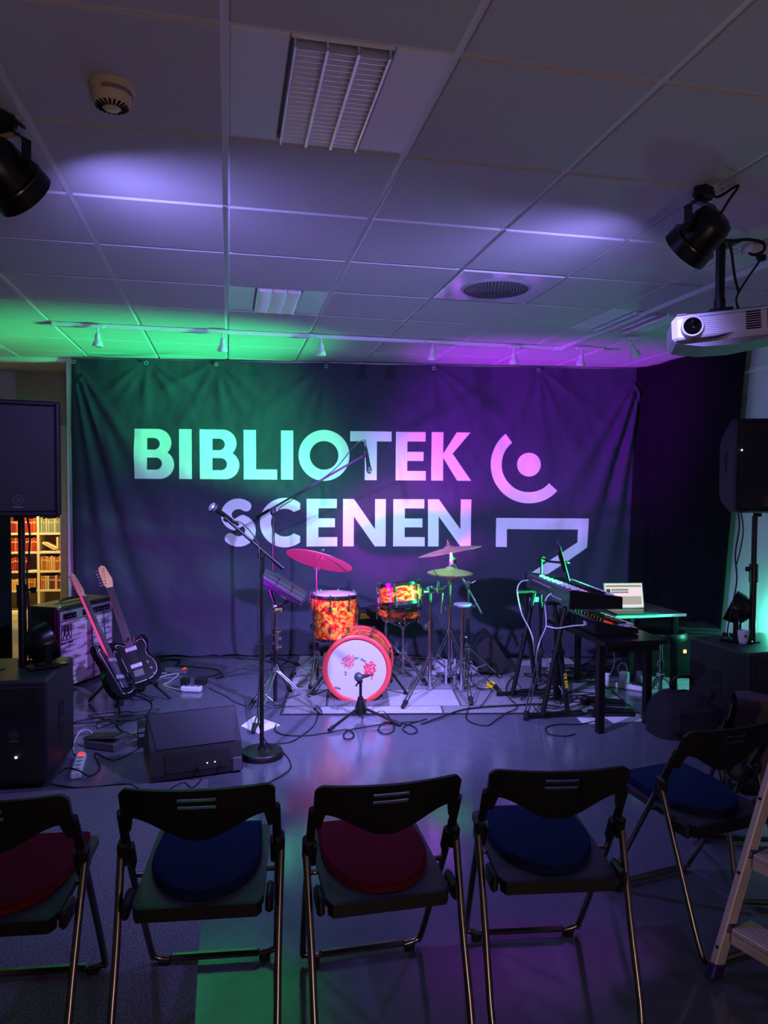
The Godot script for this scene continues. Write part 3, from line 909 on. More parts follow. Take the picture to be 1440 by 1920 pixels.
func banner() -> void:
	wrinkle.seed = 5
	wrinkle.frequency = 0.02
	wrinkle.fractal_octaves = 2
	wrinkle.noise_type = FastNoiseLite.TYPE_SIMPLEX_SMOOTH
	var o := thing("banner", "banner", "wide dark fabric banner printed with white letters and a ring symbol behind the stage", BANNER_AT, -0.1313)
	var pins := [0.03, 0.662, 1.274, 2.257, 3.24, 4.22, 5.21]
	var nu := 230
	var nv := 120
	var pts := PackedVector3Array()
	for j in nv + 1:
		for i in nu + 1:
			var s := BANNER_LONG * i / nu
			var t := BANNER_TALL * (1.0 - float(j) / nv)
			var near := 1e9
			for p in pins:
				near = minf(near, absf(s - p))
			var sag := 0.009 * smoothstep(0.0, 0.45, near) * smoothstep(2.2, 2.66, t)
			var z := cloth_depth(s, t, pins, BANNER_LONG, BANNER_TALL)
			# the foot of the cloth spreads over the floor, most of all on the right
			var lift := 0.0
			if t < 0.34:
				var far := 0.06 + 0.22 * smoothstep(2.6, 3.6, s) * (1.0 - smoothstep(4.9, 5.2, s))
				var k := 1.0 - t / 0.34
				z += far * k * k
				lift = 0.03 * k * absf(wrinkle.get_noise_2d(s * 120.0, t * 160.0 + 40.0))
			var edge := 0.0
			if i == 0:
				z -= 0.02
			elif i == nu:
				edge = -0.07 * (1.0 - t / BANNER_TALL)
			pts.append(Vector3(s + edge, t + 0.012 - sag + lift, z - 0.02))
	var b := MB.new()
	b.sheet(pts, nu, nv, Vector3(0, 0, 1))
	var m := mat("banner_cloth", Color(1, 1, 1), 0.62)
	m.albedo_texture = ImageTexture.create_from_image(banner_print())
	m.metallic_specular = 0.15
	put(o, "cloth", b, m)
	for i in pins.size():
		var e := put(o, "eyelet", MB.new().lathe([Vector2(0.008, 0.0), Vector2(0.011, 0.004), Vector2(0.018, 0.004), Vector2(0.02, 0.0)], 16, Transform3D(Basis(Vector3.RIGHT, PI / 2), Vector3(clampf(pins[i], 0.035, 5.2), 2.635, 0.055))), mat("chrome"))
		put(e, "hook", MB.new().rod(Vector3(pins[i], 2.66, 0.0), Vector3(pins[i], 2.635, 0.06), 0.004), mat("chrome"))

	# black curtain in the right-hand corner
	var cu := thing("curtain", "curtain", "black stage curtain hanging along the right wall beside the banner", Vector3(3.84, 0, -6.3))
	var cp := PackedVector3Array()
	var mu := 90
	var mv := 60
	for j in mv + 1:
		for i in mu + 1:
			var u := float(i) / mu
			var v := float(j) / mv
			var top := 2.675
			var low := 0.01
			var y := lerpf(top, low, v)
			# from the banner's corner, round onto the right wall, then forward; the free edge slants back towards the floor
			var z_edge := lerpf(-4.84, -5.12, v)
			var p: Vector3
			if u < 0.12:
				p = Vector3(lerpf(3.765, 3.85, u / 0.12), y, lerpf(-6.24, -6.18, u / 0.12))
			else:
				p = Vector3(3.85, y, lerpf(-6.18, z_edge, (u - 0.12) / 0.88))
			var fold := 0.012 * sin(u * 21.0 + 0.6 * sin(v * 3.0)) * (0.4 + 0.6 * v) + 0.02 * exp(-pow((u - 0.16 - 0.05 * v) / 0.03, 2))
			fold += 0.01 * wrinkle.get_noise_2d(u * 160.0 + 70.0, v * 60.0)
			p.x -= 0.02 + fold
			p.x += -0.05 * v * (1.0 - u) * (1.0 if u < 0.12 else 0.6)
			cp.append(p - cu.position)
	var cb := MB.new()
	cb.sheet(cp, mu, mv, Vector3(-1, 0, 0.2))
	var cm := mat("molton", Color(0.08, 0.08, 0.095), 0.95, 0.0, 0.2)
	put(cu, "cloth", cb, cm)
	put(cu, "rail", MB.new().rod(Vector3(0.03, 2.672, 0.1), Vector3(0.03, 2.672, 1.42), 0.009), mat("grid_steel"))


# ---------------------------------------------------------------- the library next door
func library() -> void:
	var o := thing("bookcase", "bookcase", "pale bookcase seen lit through the doorway beneath the left loudspeaker", Vector3(-2.2, 0, -9.1))
	var pale := mat("shelf_lacquer", Color(0.9, 0.84, 0.7), 0.5)
	for x in [-2.78, -2.134, -1.56]:
		put(o, "upright", inside(o).box(Vector3(x, 1.05, -9.13), Vector3(0.03, 2.1, 0.27), 0.003), pale)
	var levels := [0.1, 0.345, 0.565, 0.785, 1.0, 1.22, 1.44, 1.66, 1.88]
	for y in levels:
		for e in [[-2.457, 0.616], [-1.847, 0.544]]:
			put(o, "shelf", inside(o).box(Vector3(e[0], y - 0.014, -9.12), Vector3(e[1], 0.028, 0.25), 0.003), pale)
	put(o, "back_panel", inside(o).box(Vector3(-2.17, 1.05, -9.255), Vector3(1.22, 2.1, 0.015)), mat("shelf_back", Color(0.5, 0.42, 0.3), 0.7))
	put(o, "plinth", inside(o).box(Vector3(-2.17, 0.04, -9.0), Vector3(1.2, 0.08, 0.02), 0.002), pale)
	var rng := RandomNumberGenerator.new()
	rng.seed = 21
	var reds := [Color(0.62, 0.12, 0.08), Color(0.72, 0.2, 0.1), Color(0.52, 0.08, 0.08), Color(0.78, 0.32, 0.14)]
	var greens := [Color(0.6, 0.64, 0.5), Color(0.5, 0.55, 0.45), Color(0.7, 0.7, 0.58)]
	var ochres := [Color(0.8, 0.55, 0.22), Color(0.86, 0.66, 0.34), Color(0.6, 0.36, 0.16)]
	var mixed := [Color(0.76, 0.42, 0.2), Color(0.45, 0.2, 0.14), Color(0.82, 0.7, 0.5), Color(0.5, 0.1, 0.16), Color(0.35, 0.25, 0.18)]
	var rows := [[1.0, -2.5, -2.155, reds, "thin red books on the top visible shelf, left bay", 0.16], [1.0, -2.11, -1.87, greens, "grey-green books on the top visible shelf, right bay", 0.165],
		[0.785, -2.5, -2.155, reds, "red books on the second visible shelf, left bay", 0.155], [0.565, -2.5, -2.24, reds, "bright red books on the third visible shelf, left bay", 0.15],
		[0.565, -2.11, -1.87, ochres, "ochre books on the third visible shelf, right bay", 0.155], [0.345, -2.11, -1.87, mixed, "mixed brown and pale books on the lowest visible shelf, right bay", 0.15],
		[0.345, -2.5, -2.155, ochres, "tall pale yellow books on the lowest visible shelf, left bay", 0.12]]
	var said := ["red book standing in the row on the top visible shelf, left bay", "grey-green book in the row on the top visible shelf, right bay", "red book in the row on the second visible shelf, left bay", "bright red book in the row on the third visible shelf, left bay",
		"ochre book in the row on the third visible shelf, right bay", "brown or pale book in the row on the lowest visible shelf, right bay", "pale yellow book in the row on the lowest visible shelf, left bay"]
	for k in rows.size():
		var row = rows[k]
		var x: float = row[1]
		while x < row[2] - 0.01:
			var w := rng.randf_range(0.02, 0.034)
			var h: float = row[5] * rng.randf_range(0.93, 1.06)
			var col: Color = row[3][rng.randi() % row[3].size()]
			var key := "cloth_%s" % col.to_html(false)
			var bk := thing("book", "book", said[k], Vector3(x + w / 2, row[0], -9.06), 0.0, row[4])
			put(bk, "cover", MB.new().box(Vector3(0, h / 2, 0), Vector3(w - 0.003, h, 0.13), 0.002), mat(key, col, 0.6))
			put(bk, "title_band", MB.new().box(Vector3(0, h * 0.72, 0.0652), Vector3(w - 0.006, h * 0.1, 0.001)), mat("band_pale", Color(0.85, 0.75, 0.5), 0.6))
			x += w
	for e in [[-2.05, 0.9, "upper of two pale books leaning on the second visible shelf, right bay"], [-2.02, 0.9, "lower of two pale books leaning on the second visible shelf, right bay"]]:
		var bk := thing("book", "book", e[2], Vector3(e[0], 0.785, -9.06))
		bk.rotation.z = 1.02
		bk.position = Vector3(e[0] + 0.09, 0.79, -9.06) + Vector3(0, 0.0, 0)
		put(bk, "cover", MB.new().box(Vector3(0.012, 0.08, 0), Vector3(0.024, 0.16, 0.13), 0.002), mat("cloth_pale", Color(0.9, 0.82, 0.6), 0.6))
	var up := thing("book", "book", "single pale book standing at the right end of the second visible shelf", Vector3(-1.93, 0.785, -9.06))
	put(up, "cover", MB.new().box(Vector3(0, 0.08, 0), Vector3(0.02, 0.16, 0.13), 0.002), mat("cloth_pale"))
	var la := thing("unseen_library_lamp", "lamp", "unseen warm globe lamp in the library, placed to light the bookcase", Vector3(-2.6, 2.6846, -8.45))  # out of view above the doorway, placed to light the shelves
	put(la, "cord", MB.new().rod(Vector3(0, 0, 0), Vector3(0, -0.14, 0), 0.004), mat("rubber_black"))
	put(la, "unseen_lamp_globe", MB.new().ball(Vector3(0, -0.235, 0), 0.13, 20), lamp_glow("unseen_library_glow", Color(1.0, 0.8, 0.45), 2.0))


# ---------------------------------------------------------------- loudspeakers
func badge(o: Node3D, at: Vector3, r: float, m: Material) -> void:
	# the maker's emblem: a ring with three crossed forks, a short bar below
	var e := put(o, "emblem", MB.new().lathe([Vector2(r * 0.88, 0.0), Vector2(r * 0.88, 0.002), Vector2(r, 0.002), Vector2(r, 0.0)], 32, Transform3D(Basis(Vector3.RIGHT, PI / 2), at)), m)
	for k in 3:
		var a := TAU * k / 3.0
		var bs := Basis(Vector3(0, 0, 1), a)
		put(e, "fork", MB.new().box(at + bs * Vector3(0, r * 0.35, 0), Vector3(r * 0.09, r * 0.9, 0.002), 0.0, bs).box(at + bs * Vector3(r * 0.18, -r * 0.4, 0), Vector3(r * 0.08, r * 0.72, 0.002), 0.0, bs).box(at + bs * Vector3(-r * 0.18, -r * 0.4, 0), Vector3(r * 0.08, r * 0.72, 0.002), 0.0, bs).box(at + bs * Vector3(0, -r * 0.08, 0), Vector3(r * 0.44, r * 0.1, 0.002), 0.0, bs), m)
	put(e, "name_bar", MB.new().box(at + Vector3(0, -r * 1.4, 0), Vector3(r * 1.9, r * 0.32, 0.0015)), m)


func pa_speaker(said: String, at: Vector3, turn: float, badge_m: Material, led: bool) -> Node3D:
	var shell := mat("speaker_shell", Color(0.075, 0.075, 0.085), 0.55)
	var o := thing("loudspeaker", "loudspeaker", said, at, turn, "tall loudspeakers on poles")
	# side outline (z, y) pushed across the width
	var prof := [Vector2(0.0, 0.0), Vector2(0.0, 0.6), Vector2(-0.1, 0.6), Vector2(-0.3, 0.5), Vector2(-0.34, 0.45), Vector2(-0.34, 0.12), Vector2(-0.3, 0.07), Vector2(-0.1, 0.0)]
	var side := Basis(Vector3(0, 0, 1), Vector3.UP, Vector3(-1, 0, 0))
	var b := MB.new()
	b.prism(prof, -0.195, 0.195, Transform3D(side, Vector3(0, 0, 0.17)))
	put(o, "cabinet", b, shell)
	put(o, "frame", MB.new().box(Vector3(-0.19, 0.3, 0.17), Vector3(0.03, 0.6, 0.03), 0.01).box(Vector3(0.19, 0.3, 0.17), Vector3(0.03, 0.6, 0.03), 0.01).box(Vector3(0, 0.588, 0.17), Vector3(0.37, 0.026, 0.03), 0.01).box(Vector3(0, 0.012, 0.17), Vector3(0.37, 0.026, 0.03), 0.01), shell)
	put(o, "grille", MB.new().box(Vector3(0, 0.3, 0.176), Vector3(0.355, 0.555, 0.014), 0.006), relief(mat("speaker_grille", Color(0.03, 0.03, 0.034), 0.6), noise("mesh_dots", 0.4, 128, 1), 0.1, 6.0))
	for s: float in [-1.0, 1.0]:
		put(o, "handle", MB.new().box(Vector3(s * 0.194, 0.33, -0.03), Vector3(0.008, 0.14, 0.05), 0.003), mat("hole_black"))
	put(o, "pole_socket", MB.new().rod(Vector3(0, -0.03, 0), Vector3(0, 0.01, 0), 0.026, 16), shell)
	badge(o, Vector3(0.0, 0.085, 0.185), 0.026, badge_m)
	if led:
		put(o, "status_light", MB.new().ball(Vector3(-0.165, 0.4, 0.186), 0.005, 8), lamp_glow("white_led", Color(1, 0.95, 0.95), 8.0))
	return o


func sub_box(said: String, at: Vector3, turn: float, tall: float, badge_m: Material, led: bool) -> Node3D:
	var shell := mat("sub_shell", Color(0.1, 0.1, 0.11), 0.55)
	relief(shell, noise("paint_texture", 0.3, 128, 2), 0.03, 5.0)
	var o := thing("subwoofer", "subwoofer", said, at, turn, "black subwoofers under the loudspeakers")
	var w := 0.62
	var d := 0.53
	put(o, "cabinet", MB.new().box(Vector3(0, tall / 2 + 0.012, -d / 2), Vector3(w, tall - 0.024, d), 0.012), shell)
	put(o, "grille", MB.new().box(Vector3(0, tall / 2 + 0.01, 0.004), Vector3(w - 0.05, tall - 0.08, 0.014), 0.005), mat("speaker_grille"))
	for s: float in [-1.0, 1.0]:
		var hd := put(o, "handle_recess", MB.new().box(Vector3(s * (w / 2), tall * 0.5, -d * 0.5), Vector3(0.006, 0.2, 0.1), 0.002), mat("hole_black"))
		put(hd, "grip", MB.new().box(Vector3(s * (w / 2 + 0.003), tall * 0.5 - 0.01, -d * 0.5), Vector3(0.008, 0.02, 0.1), 0.003), shell)
		for q in [-0.06, -d + 0.06]:
			put(o, "foot", MB.new().rod(Vector3(s * (w / 2 - 0.05), 0, q), Vector3(s * (w / 2 - 0.05), 0.014, q), 0.02, 14), mat("rubber_black"))
	put(o, "pole_cup", MB.new().rod(Vector3(0, tall - 0.004, -d / 2), Vector3(0, tall + 0.006, -d / 2), 0.03, 16), mat("rubber_black"))
	badge(o, Vector3(w * 0.3 - 0.03, tall * 0.52, 0.012), 0.024, badge_m)
	if led:
		put(o, "status_light", MB.new().ball(Vector3(w * 0.3 - 0.02, tall * 0.31, 0.012), 0.006, 8), lamp_glow("white_led", Color(1, 0.95, 0.95), 8.0))
	return o


func pole(said: String, foot: Vector3, top: float, knob_y: float, knob_dir: Vector3) -> void:
	var m := mat("pole_black", Color(0.05, 0.05, 0.06), 0.3)
	var o := thing("speaker_pole", "pole", said, foot, 0.0, "black poles carrying the loudspeakers")
	put(o, "lower_tube", inside(o).rod(foot, Vector3(foot.x, knob_y, foot.z), 0.0215, 18), m)
	put(o, "upper_tube", inside(o).rod(Vector3(foot.x, knob_y, foot.z), Vector3(foot.x, top, foot.z), 0.0175, 18), m)
	put(o, "collar", inside(o).rod(Vector3(foot.x, knob_y - 0.09, foot.z), Vector3(foot.x, knob_y + 0.03, foot.z), 0.028, 18), m)
	put(o, "clamp_knob", inside(o).rod(Vector3(foot.x, knob_y, foot.z), Vector3(foot.x, knob_y, foot.z) + knob_dir * 0.06, 0.008).box(Vector3(foot.x, knob_y, foot.z) + knob_dir * 0.065, Vector3(0.03, 0.032, 0.02), 0.006), m)


func wash_lamp(said: String, at: Vector3, aim: Vector3, floor_y: float, glow: StandardMaterial3D) -> void:
	var black := mat("wash_black", Color(0.04, 0.04, 0.05), 0.28)
	var o := thing("wash_light", "stage light", said, Vector3(at.x, floor_y, at.z), 0.0, "round lamps standing on the subwoofers")
	var d := (aim - at).normalized()
	var bs := aim_basis(d)
	put(o, "housing", inside(o).lathe([Vector2(0, -0.09), Vector2(0.05, -0.085), Vector2(0.09, -0.05), Vector2(0.105, 0.0), Vector2(0.11, 0.05), Vector2(0.106, 0.052), Vector2(0.102, 0.02)], 36, Transform3D(bs, at)), black)
	var lens := put(o, "lamp_face", inside(o).lathe([Vector2(0.0, 0.026), Vector2(0.102, 0.022), Vector2(0.102, 0.015), Vector2(0, 0.015)], 28, Transform3D(bs, at)), glow)
	for ring in [[0.035, 6], [0.075, 12]]:
		for i in ring[1]:
			var a: float = TAU * i / ring[1]
			put(lens, "led_lens", inside(o).lathe([Vector2(0.013, 0.022), Vector2(0.01, 0.032), Vector2(0, 0.034)], 8, Transform3D(bs, at + bs * Vector3(cos(a) * ring[0], 0, sin(a) * ring[0]))), glow)
	if at.x > 0.0:
		put(o, "unseen_green_lamp", inside(o).ball(Vector3(3.82, 0.56, -4.48), 0.012, 10).rod(Vector3(3.82, 0.56, -4.48), Vector3(3.7, floor_y, -4.4), 0.004, 6), lamp_glow("unseen_green_glow", Color(0.2, 1.0, 0.6), 2.0))  # out of view, placed to light the right wall green
	var x := bs.x
	var low := Vector3(at.x, floor_y + 0.012, at.z)
	for s: float in [-1.0, 1.0]:
		var p := at + x * s * 0.116
		var q := low + x * s * 0.116
		put(o, "bracket_arm", inside(o).box((p + q) / 2, Vector3(0.006, p.distance_to(q) + 0.02, 0.035), 0.001, Basis(x, Vector3.UP, x.cross(Vector3.UP))), black)
		put(o, "foot_bar", inside(o).box(low + x * s * 0.1 , Vector3(0.05, 0.016, 0.2), 0.004, Basis(x, Vector3.UP, x.cross(Vector3.UP))), black)


func pa_system() -> void:
	var faint := mat("badge_grey", Color(0.3, 0.3, 0.36), 0.4)
	var rosy := mat("badge_copper", Color(0.5, 0.3, 0.26), 0.4)
	# left side
	var sub_l := sub_box("black subwoofer under the left loudspeaker, beside the guitar amplifier", Vector3(-1.215, 0, -3.96), -0.05, 0.56, faint, true)
	var pl: Vector3 = Vector3(-1.094, 0.566, -4.259)
	pole("black speaker pole rising from the left subwoofer in front of the lit bookcase", pl, 1.36, 0.98, Vector3(0.95, 0, 0.3))
	pa_speaker("black loudspeaker on the pole at the left edge, its emblem pale grey", Vector3(pl.x - 0.012, 1.385, pl.z), 0.24, faint, false)
	var purple := lamp_glow("magenta_glow", Color(0.8, 0.1, 1.0), 5.0)
	wash_lamp("round black stage lamp on the left subwoofer, turned away toward the banner", wash_left_at, wash_left_aim, 0.56, purple)
	single("speaker_cable", MB.new().tube(smooth([Vector3(pl.x + 0.03, 1.38, pl.z), Vector3(pl.x + 0.045, 1.25, pl.z + 0.01), Vector3(pl.x + 0.03, 1.05, pl.z + 0.02), Vector3(pl.x + 0.042, 0.85, pl.z + 0.02), Vector3(pl.x + 0.035, 0.62, pl.z + 0.02), Vector3(pl.x + 0.06, 0.572, pl.z + 0.01)], 6), 0.005, 6), mat("rubber_black"), "cable", "thin black cable hanging down the left speaker pole")
	# right side
	sub_box("black subwoofer under the right loudspeaker, a white mug standing on it", Vector3(3.447, 0, -3.93), 0.085, 0.53, rosy, false)
	var pr: Vector3 = Vector3(3.404, 0.536, -4.202)
	pole("black speaker pole rising from the right subwoofer against the pale wall", pr, 1.37, 1.02, Vector3(-0.95, 0, 0.3))
	pa_speaker("black loudspeaker on the pole at the right edge, its emblem copper coloured", Vector3(pr.x + 0.02, 1.395, pr.z), -0.36, rosy, true)
	wash_lamp("black stage lamp on the right subwoofer behind the white mug", wash_right_at, Vector3(0.7, 2.3, -6.7), 0.53, lamp_glow("green_glow", Color(0.1, 1.0, 0.4), 3.0))
	single("speaker_cable", MB.new().tube(smooth([Vector3(pr.x - 0.11, 1.42, pr.z - 0.03), Vector3(pr.x - 0.115, 1.3, pr.z), Vector3(pr.x - 0.14, 1.12, pr.z), Vector3(pr.x - 0.125, 0.95, pr.z), Vector3(pr.x - 0.15, 0.8, pr.z), Vector3(pr.x - 0.17, 0.6, pr.z - 0.02), Vector3(pr.x - 0.15, 0.545, pr.z)], 6), 0.005, 6), mat("rubber_black"), "cable", "thin black cable hanging from the right loudspeaker to the subwoofer")
	single("speaker_cable", MB.new().tube(smooth([Vector3(pr.x - 0.09, 1.42, pr.z - 0.03), Vector3(pr.x - 0.085, 1.28, pr.z), Vector3(pr.x - 0.105, 1.14, pr.z), Vector3(pr.x - 0.13, 1.05, pr.z)], 6), 0.004, 6), mat("rubber_black"), "cable", "shorter thin cable beside the right speaker pole")
	# mug
	var mug: Vector3 = Vector3(3.318, 0.53, -4.179)
	var mo := thing("mug", "mug", "small white china mug with a dark print on the right subwoofer", mug)
	put(mo, "cup", MB.new().lathe([Vector2(0, 0.0), Vector2(0.024, 0.0), Vector2(0.028, 0.006), Vector2(0.038, 0.085), Vector2(0.0365, 0.086), Vector2(0.034, 0.08), Vector2(0.026, 0.01), Vector2(0, 0.008)], 28), mat("china", Color(0.85, 0.85, 0.86), 0.25))
	put(mo, "print", MB.new().lathe([Vector2(0.0345, 0.045), Vector2(0.0365, 0.06)], 28, Transform3D(Basis(Vector3.UP, -1.6), Vector3(0, 0.0, 0)), 0.08), mat("ink_blue", Color(0.15, 0.15, 0.25), 0.5))


# ---------------------------------------------------------------- guitar corner
func guitar(called: String, said: String, low: Vector3, head: Vector3, face: Vector3, maple: Color, board: Color, shape: int) -> void:
	var y := (head - low).normalized()
	var x := y.cross(face).normalized()
	var z := x.cross(y)
	var o := thing(called, "guitar", said, low)
	o.basis = Basis(x, y, z)
	var black := mat("guitar_black", Color(0.02, 0.02, 0.025), 0.12)
	var body: Array
	if shape == 0:
		body = [Vector2(0.0, 0.0), Vector2(0.09, 0.01), Vector2(0.145, 0.05), Vector2(0.165, 0.11), Vector2(0.15, 0.17), Vector2(0.118, 0.215), Vector2(0.112, 0.26), Vector2(0.135, 0.315), Vector2(0.14, 0.36), Vector2(0.11, 0.395), Vector2(0.075, 0.37), Vector2(0.045, 0.335), Vector2(-0.035, 0.335), Vector2(-0.065, 0.38), Vector2(-0.1, 0.42), Vector2(-0.135, 0.4), Vector2(-0.145, 0.34), Vector2(-0.125, 0.27), Vector2(-0.13, 0.22), Vector2(-0.16, 0.16), Vector2(-0.165, 0.1), Vector2(-0.14, 0.04), Vector2(-0.08, 0.005)]
	else:
		body = [Vector2(0.0, 0.0), Vector2(0.09, 0.006), Vector2(0.15, 0.045), Vector2(0.168, 0.11), Vector2(0.15, 0.175), Vector2(0.12, 0.22), Vector2(0.12, 0.27), Vector2(0.14, 0.32), Vector2(0.12, 0.375), Vector2(0.07, 0.37), Vector2(0.04, 0.33), Vector2(-0.04, 0.35), Vector2(-0.1, 0.385), Vector2(-0.145, 0.36), Vector2(-0.15, 0.31), Vector2(-0.125, 0.25), Vector2(-0.13, 0.2), Vector2(-0.165, 0.14), Vector2(-0.16, 0.08), Vector2(-0.13, 0.03), Vector2(-0.07, 0.004)]
	var soft := []
	for i in body.size():
		var p0: Vector2 = body[(i + body.size() - 1) % body.size()]
		var p1: Vector2 = body[i]
		var p2: Vector2 = body[(i + 1) % body.size()]
		var p3: Vector2 = body[(i + 2) % body.size()]
		for k in 3:
			soft.append(p1.cubic_interpolate(p2, p0, p3, k / 3.0))
	var inner := []
	for p in soft:
		inner.append((p - Vector2(0, 0.19)) * 0.965 + Vector2(0, 0.19))
	put(o, "body", MB.new().prism(soft, -0.016, 0.016).prism(inner, -0.021, 0.021), black)
	var guard := []
	for p in soft:
		var q: Vector2 = (p - Vector2(0, 0.2)) * 0.8 + Vector2(0.0, 0.2)
		if q.x > -0.085 + (q.y - 0.2) * -0.15:
			guard.append(q)
	var edge := []
	var gc := Vector2(0.02, 0.2)
	for p in guard:
		edge.append((p - gc) * 1.025 + gc)
	put(o, "pickguard_edge", MB.new().prism(edge, 0.02, 0.0225), mat("guard_white", Color(0.82, 0.82, 0.82), 0.4))
	put(o, "pickguard", MB.new().prism(guard, 0.02, 0.024), mat("guard_black", Color(0.035, 0.035, 0.04), 0.2))
	put(o, "bridge", MB.new().box(Vector3(0, 0.1, 0.03), Vector3(0.075, 0.05, 0.012), 0.004), mat("chrome"))
	for yy in [0.16, 0.29]:
		put(o, "pickup", MB.new().box(Vector3(0, yy, 0.027), Vector3(0.085, 0.032, 0.012), 0.004), mat("pickup_cover", Color(0.7, 0.7, 0.72), 0.3, 0.6))
	for i in 3:
		put(o, "control_knob", MB.new().rod(Vector3(0.1 - 0.01 * i, 0.06 + 0.05 * i, 0.02), Vector3(0.1 - 0.01 * i, 0.06 + 0.05 * i, 0.038), 0.01, 12), mat("chrome"))
	var wood := mat("maple_" + called, maple, 0.3)
	put(o, "neck", MB.new().prism([Vector2(-0.028, 0.31), Vector2(0.028, 0.31), Vector2(0.022, 0.8), Vector2(-0.022, 0.8)], 0.005, 0.026), wood)
	var fb := put(o, "fretboard", MB.new().prism([Vector2(-0.028, 0.29), Vector2(0.028, 0.29), Vector2(0.0215, 0.8), Vector2(-0.0215, 0.8)], 0.026, 0.031), mat("board_" + called, board, 0.4))
	for i in 21:
		var fy := 0.8 - 0.645 * (1.0 - pow(2.0, -(i + 1) / 12.0))
		put(fb, "fret", MB.new().box(Vector3(0, fy, 0.0318), Vector3(0.046, 0.0022, 0.0018)), mat("chrome"))
	put(o, "nut", MB.new().box(Vector3(0, 0.801, 0.031), Vector3(0.043, 0.005, 0.008)), mat("guard_white"))
	put(o, "headstock", MB.new().prism([Vector2(-0.022, 0.8), Vector2(0.022, 0.8), Vector2(0.03, 0.83), Vector2(0.036, 0.86), Vector2(0.022, 0.93), Vector2(0.012, 0.975), Vector2(-0.01, 0.99), Vector2(-0.034, 0.975), Vector2(-0.04, 0.945), Vector2(-0.036, 0.87), Vector2(-0.034, 0.83)], 0.008, 0.023), wood)
	for i in 6:
		var ty := 0.835 + 0.024 * i
		var pg := put(o, "tuner", MB.new().box(Vector3(-0.056, ty, 0.014), Vector3(0.014, 0.013, 0.006), 0.002).rod(Vector3(-0.05, ty, 0.014), Vector3(-0.036, ty, 0.014), 0.003, 6), mat("chrome"))
		put(pg, "post", MB.new().rod(Vector3(-0.022 + 0.004 * i, ty, 0.022), Vector3(-0.022 + 0.004 * i, ty, 0.032), 0.004, 8), mat("chrome"))
	var strings := MB.new()
	for i in 6:
		var sx := -0.019 + 0.0076 * i
		strings.box(Vector3(sx * 1.1, 0.45, 0.0355), Vector3(0.0009, 0.7, 0.0009), 0.0, Basis(Vector3(1, 0, 0), 0.002))
	put(o, "strings", strings, mat("chrome"))


func guitar_stand(said: String, at: Vector3, back: Vector3, right: Vector3, tall: float) -> void:
	var m := mat("stand_black", Color(0.05, 0.05, 0.06), 0.35)
	var o := thing("guitar_stand", "stand", said, at, 0.0, "black guitar stands beside the amplifier")
	var hub := at + back * 0.1 + Vector3(0, 0.2, 0)
	put(o, "column", inside(o).rod(hub + Vector3(0, -0.08, 0), hub + back * 0.09 + Vector3(0, tall - 0.2, 0), 0.011), m)
	for s: float in [-1.0, 1.0]:
		put(o, "leg", inside(o).rod(hub, at - back * 0.12 + right * s * 0.19 + Vector3(0, 0.012, 0), 0.009), m)
		put(o, "cradle_arm", inside(o).tube(smooth([hub, at + right * s * 0.1 - back * 0.0 + Vector3(0, 0.11, 0), at + right * s * 0.1 - back * 0.09 + Vector3(0, 0.1, 0), at + right * s * 0.1 - back * 0.1 + Vector3(0, 0.14, 0)], 4), 0.008, 8), m)
	put(o, "leg", inside(o).rod(hub, at + back * 0.3 + Vector3(0, 0.012, 0), 0.009), m)
	put(o, "neck_rest", inside(o).tube([hub + back * 0.09 + right * -0.05 + Vector3(0, tall - 0.2, 0) - back * 0.06, hub + back * 0.09 + right * -0.04 + Vector3(0, tall - 0.2, 0), hub + back * 0.09 + right * 0.04 + Vector3(0, tall - 0.2, 0), hub + back * 0.09 + right * 0.05 + Vector3(0, tall - 0.2, 0) - back * 0.06], 0.009, 8), m)


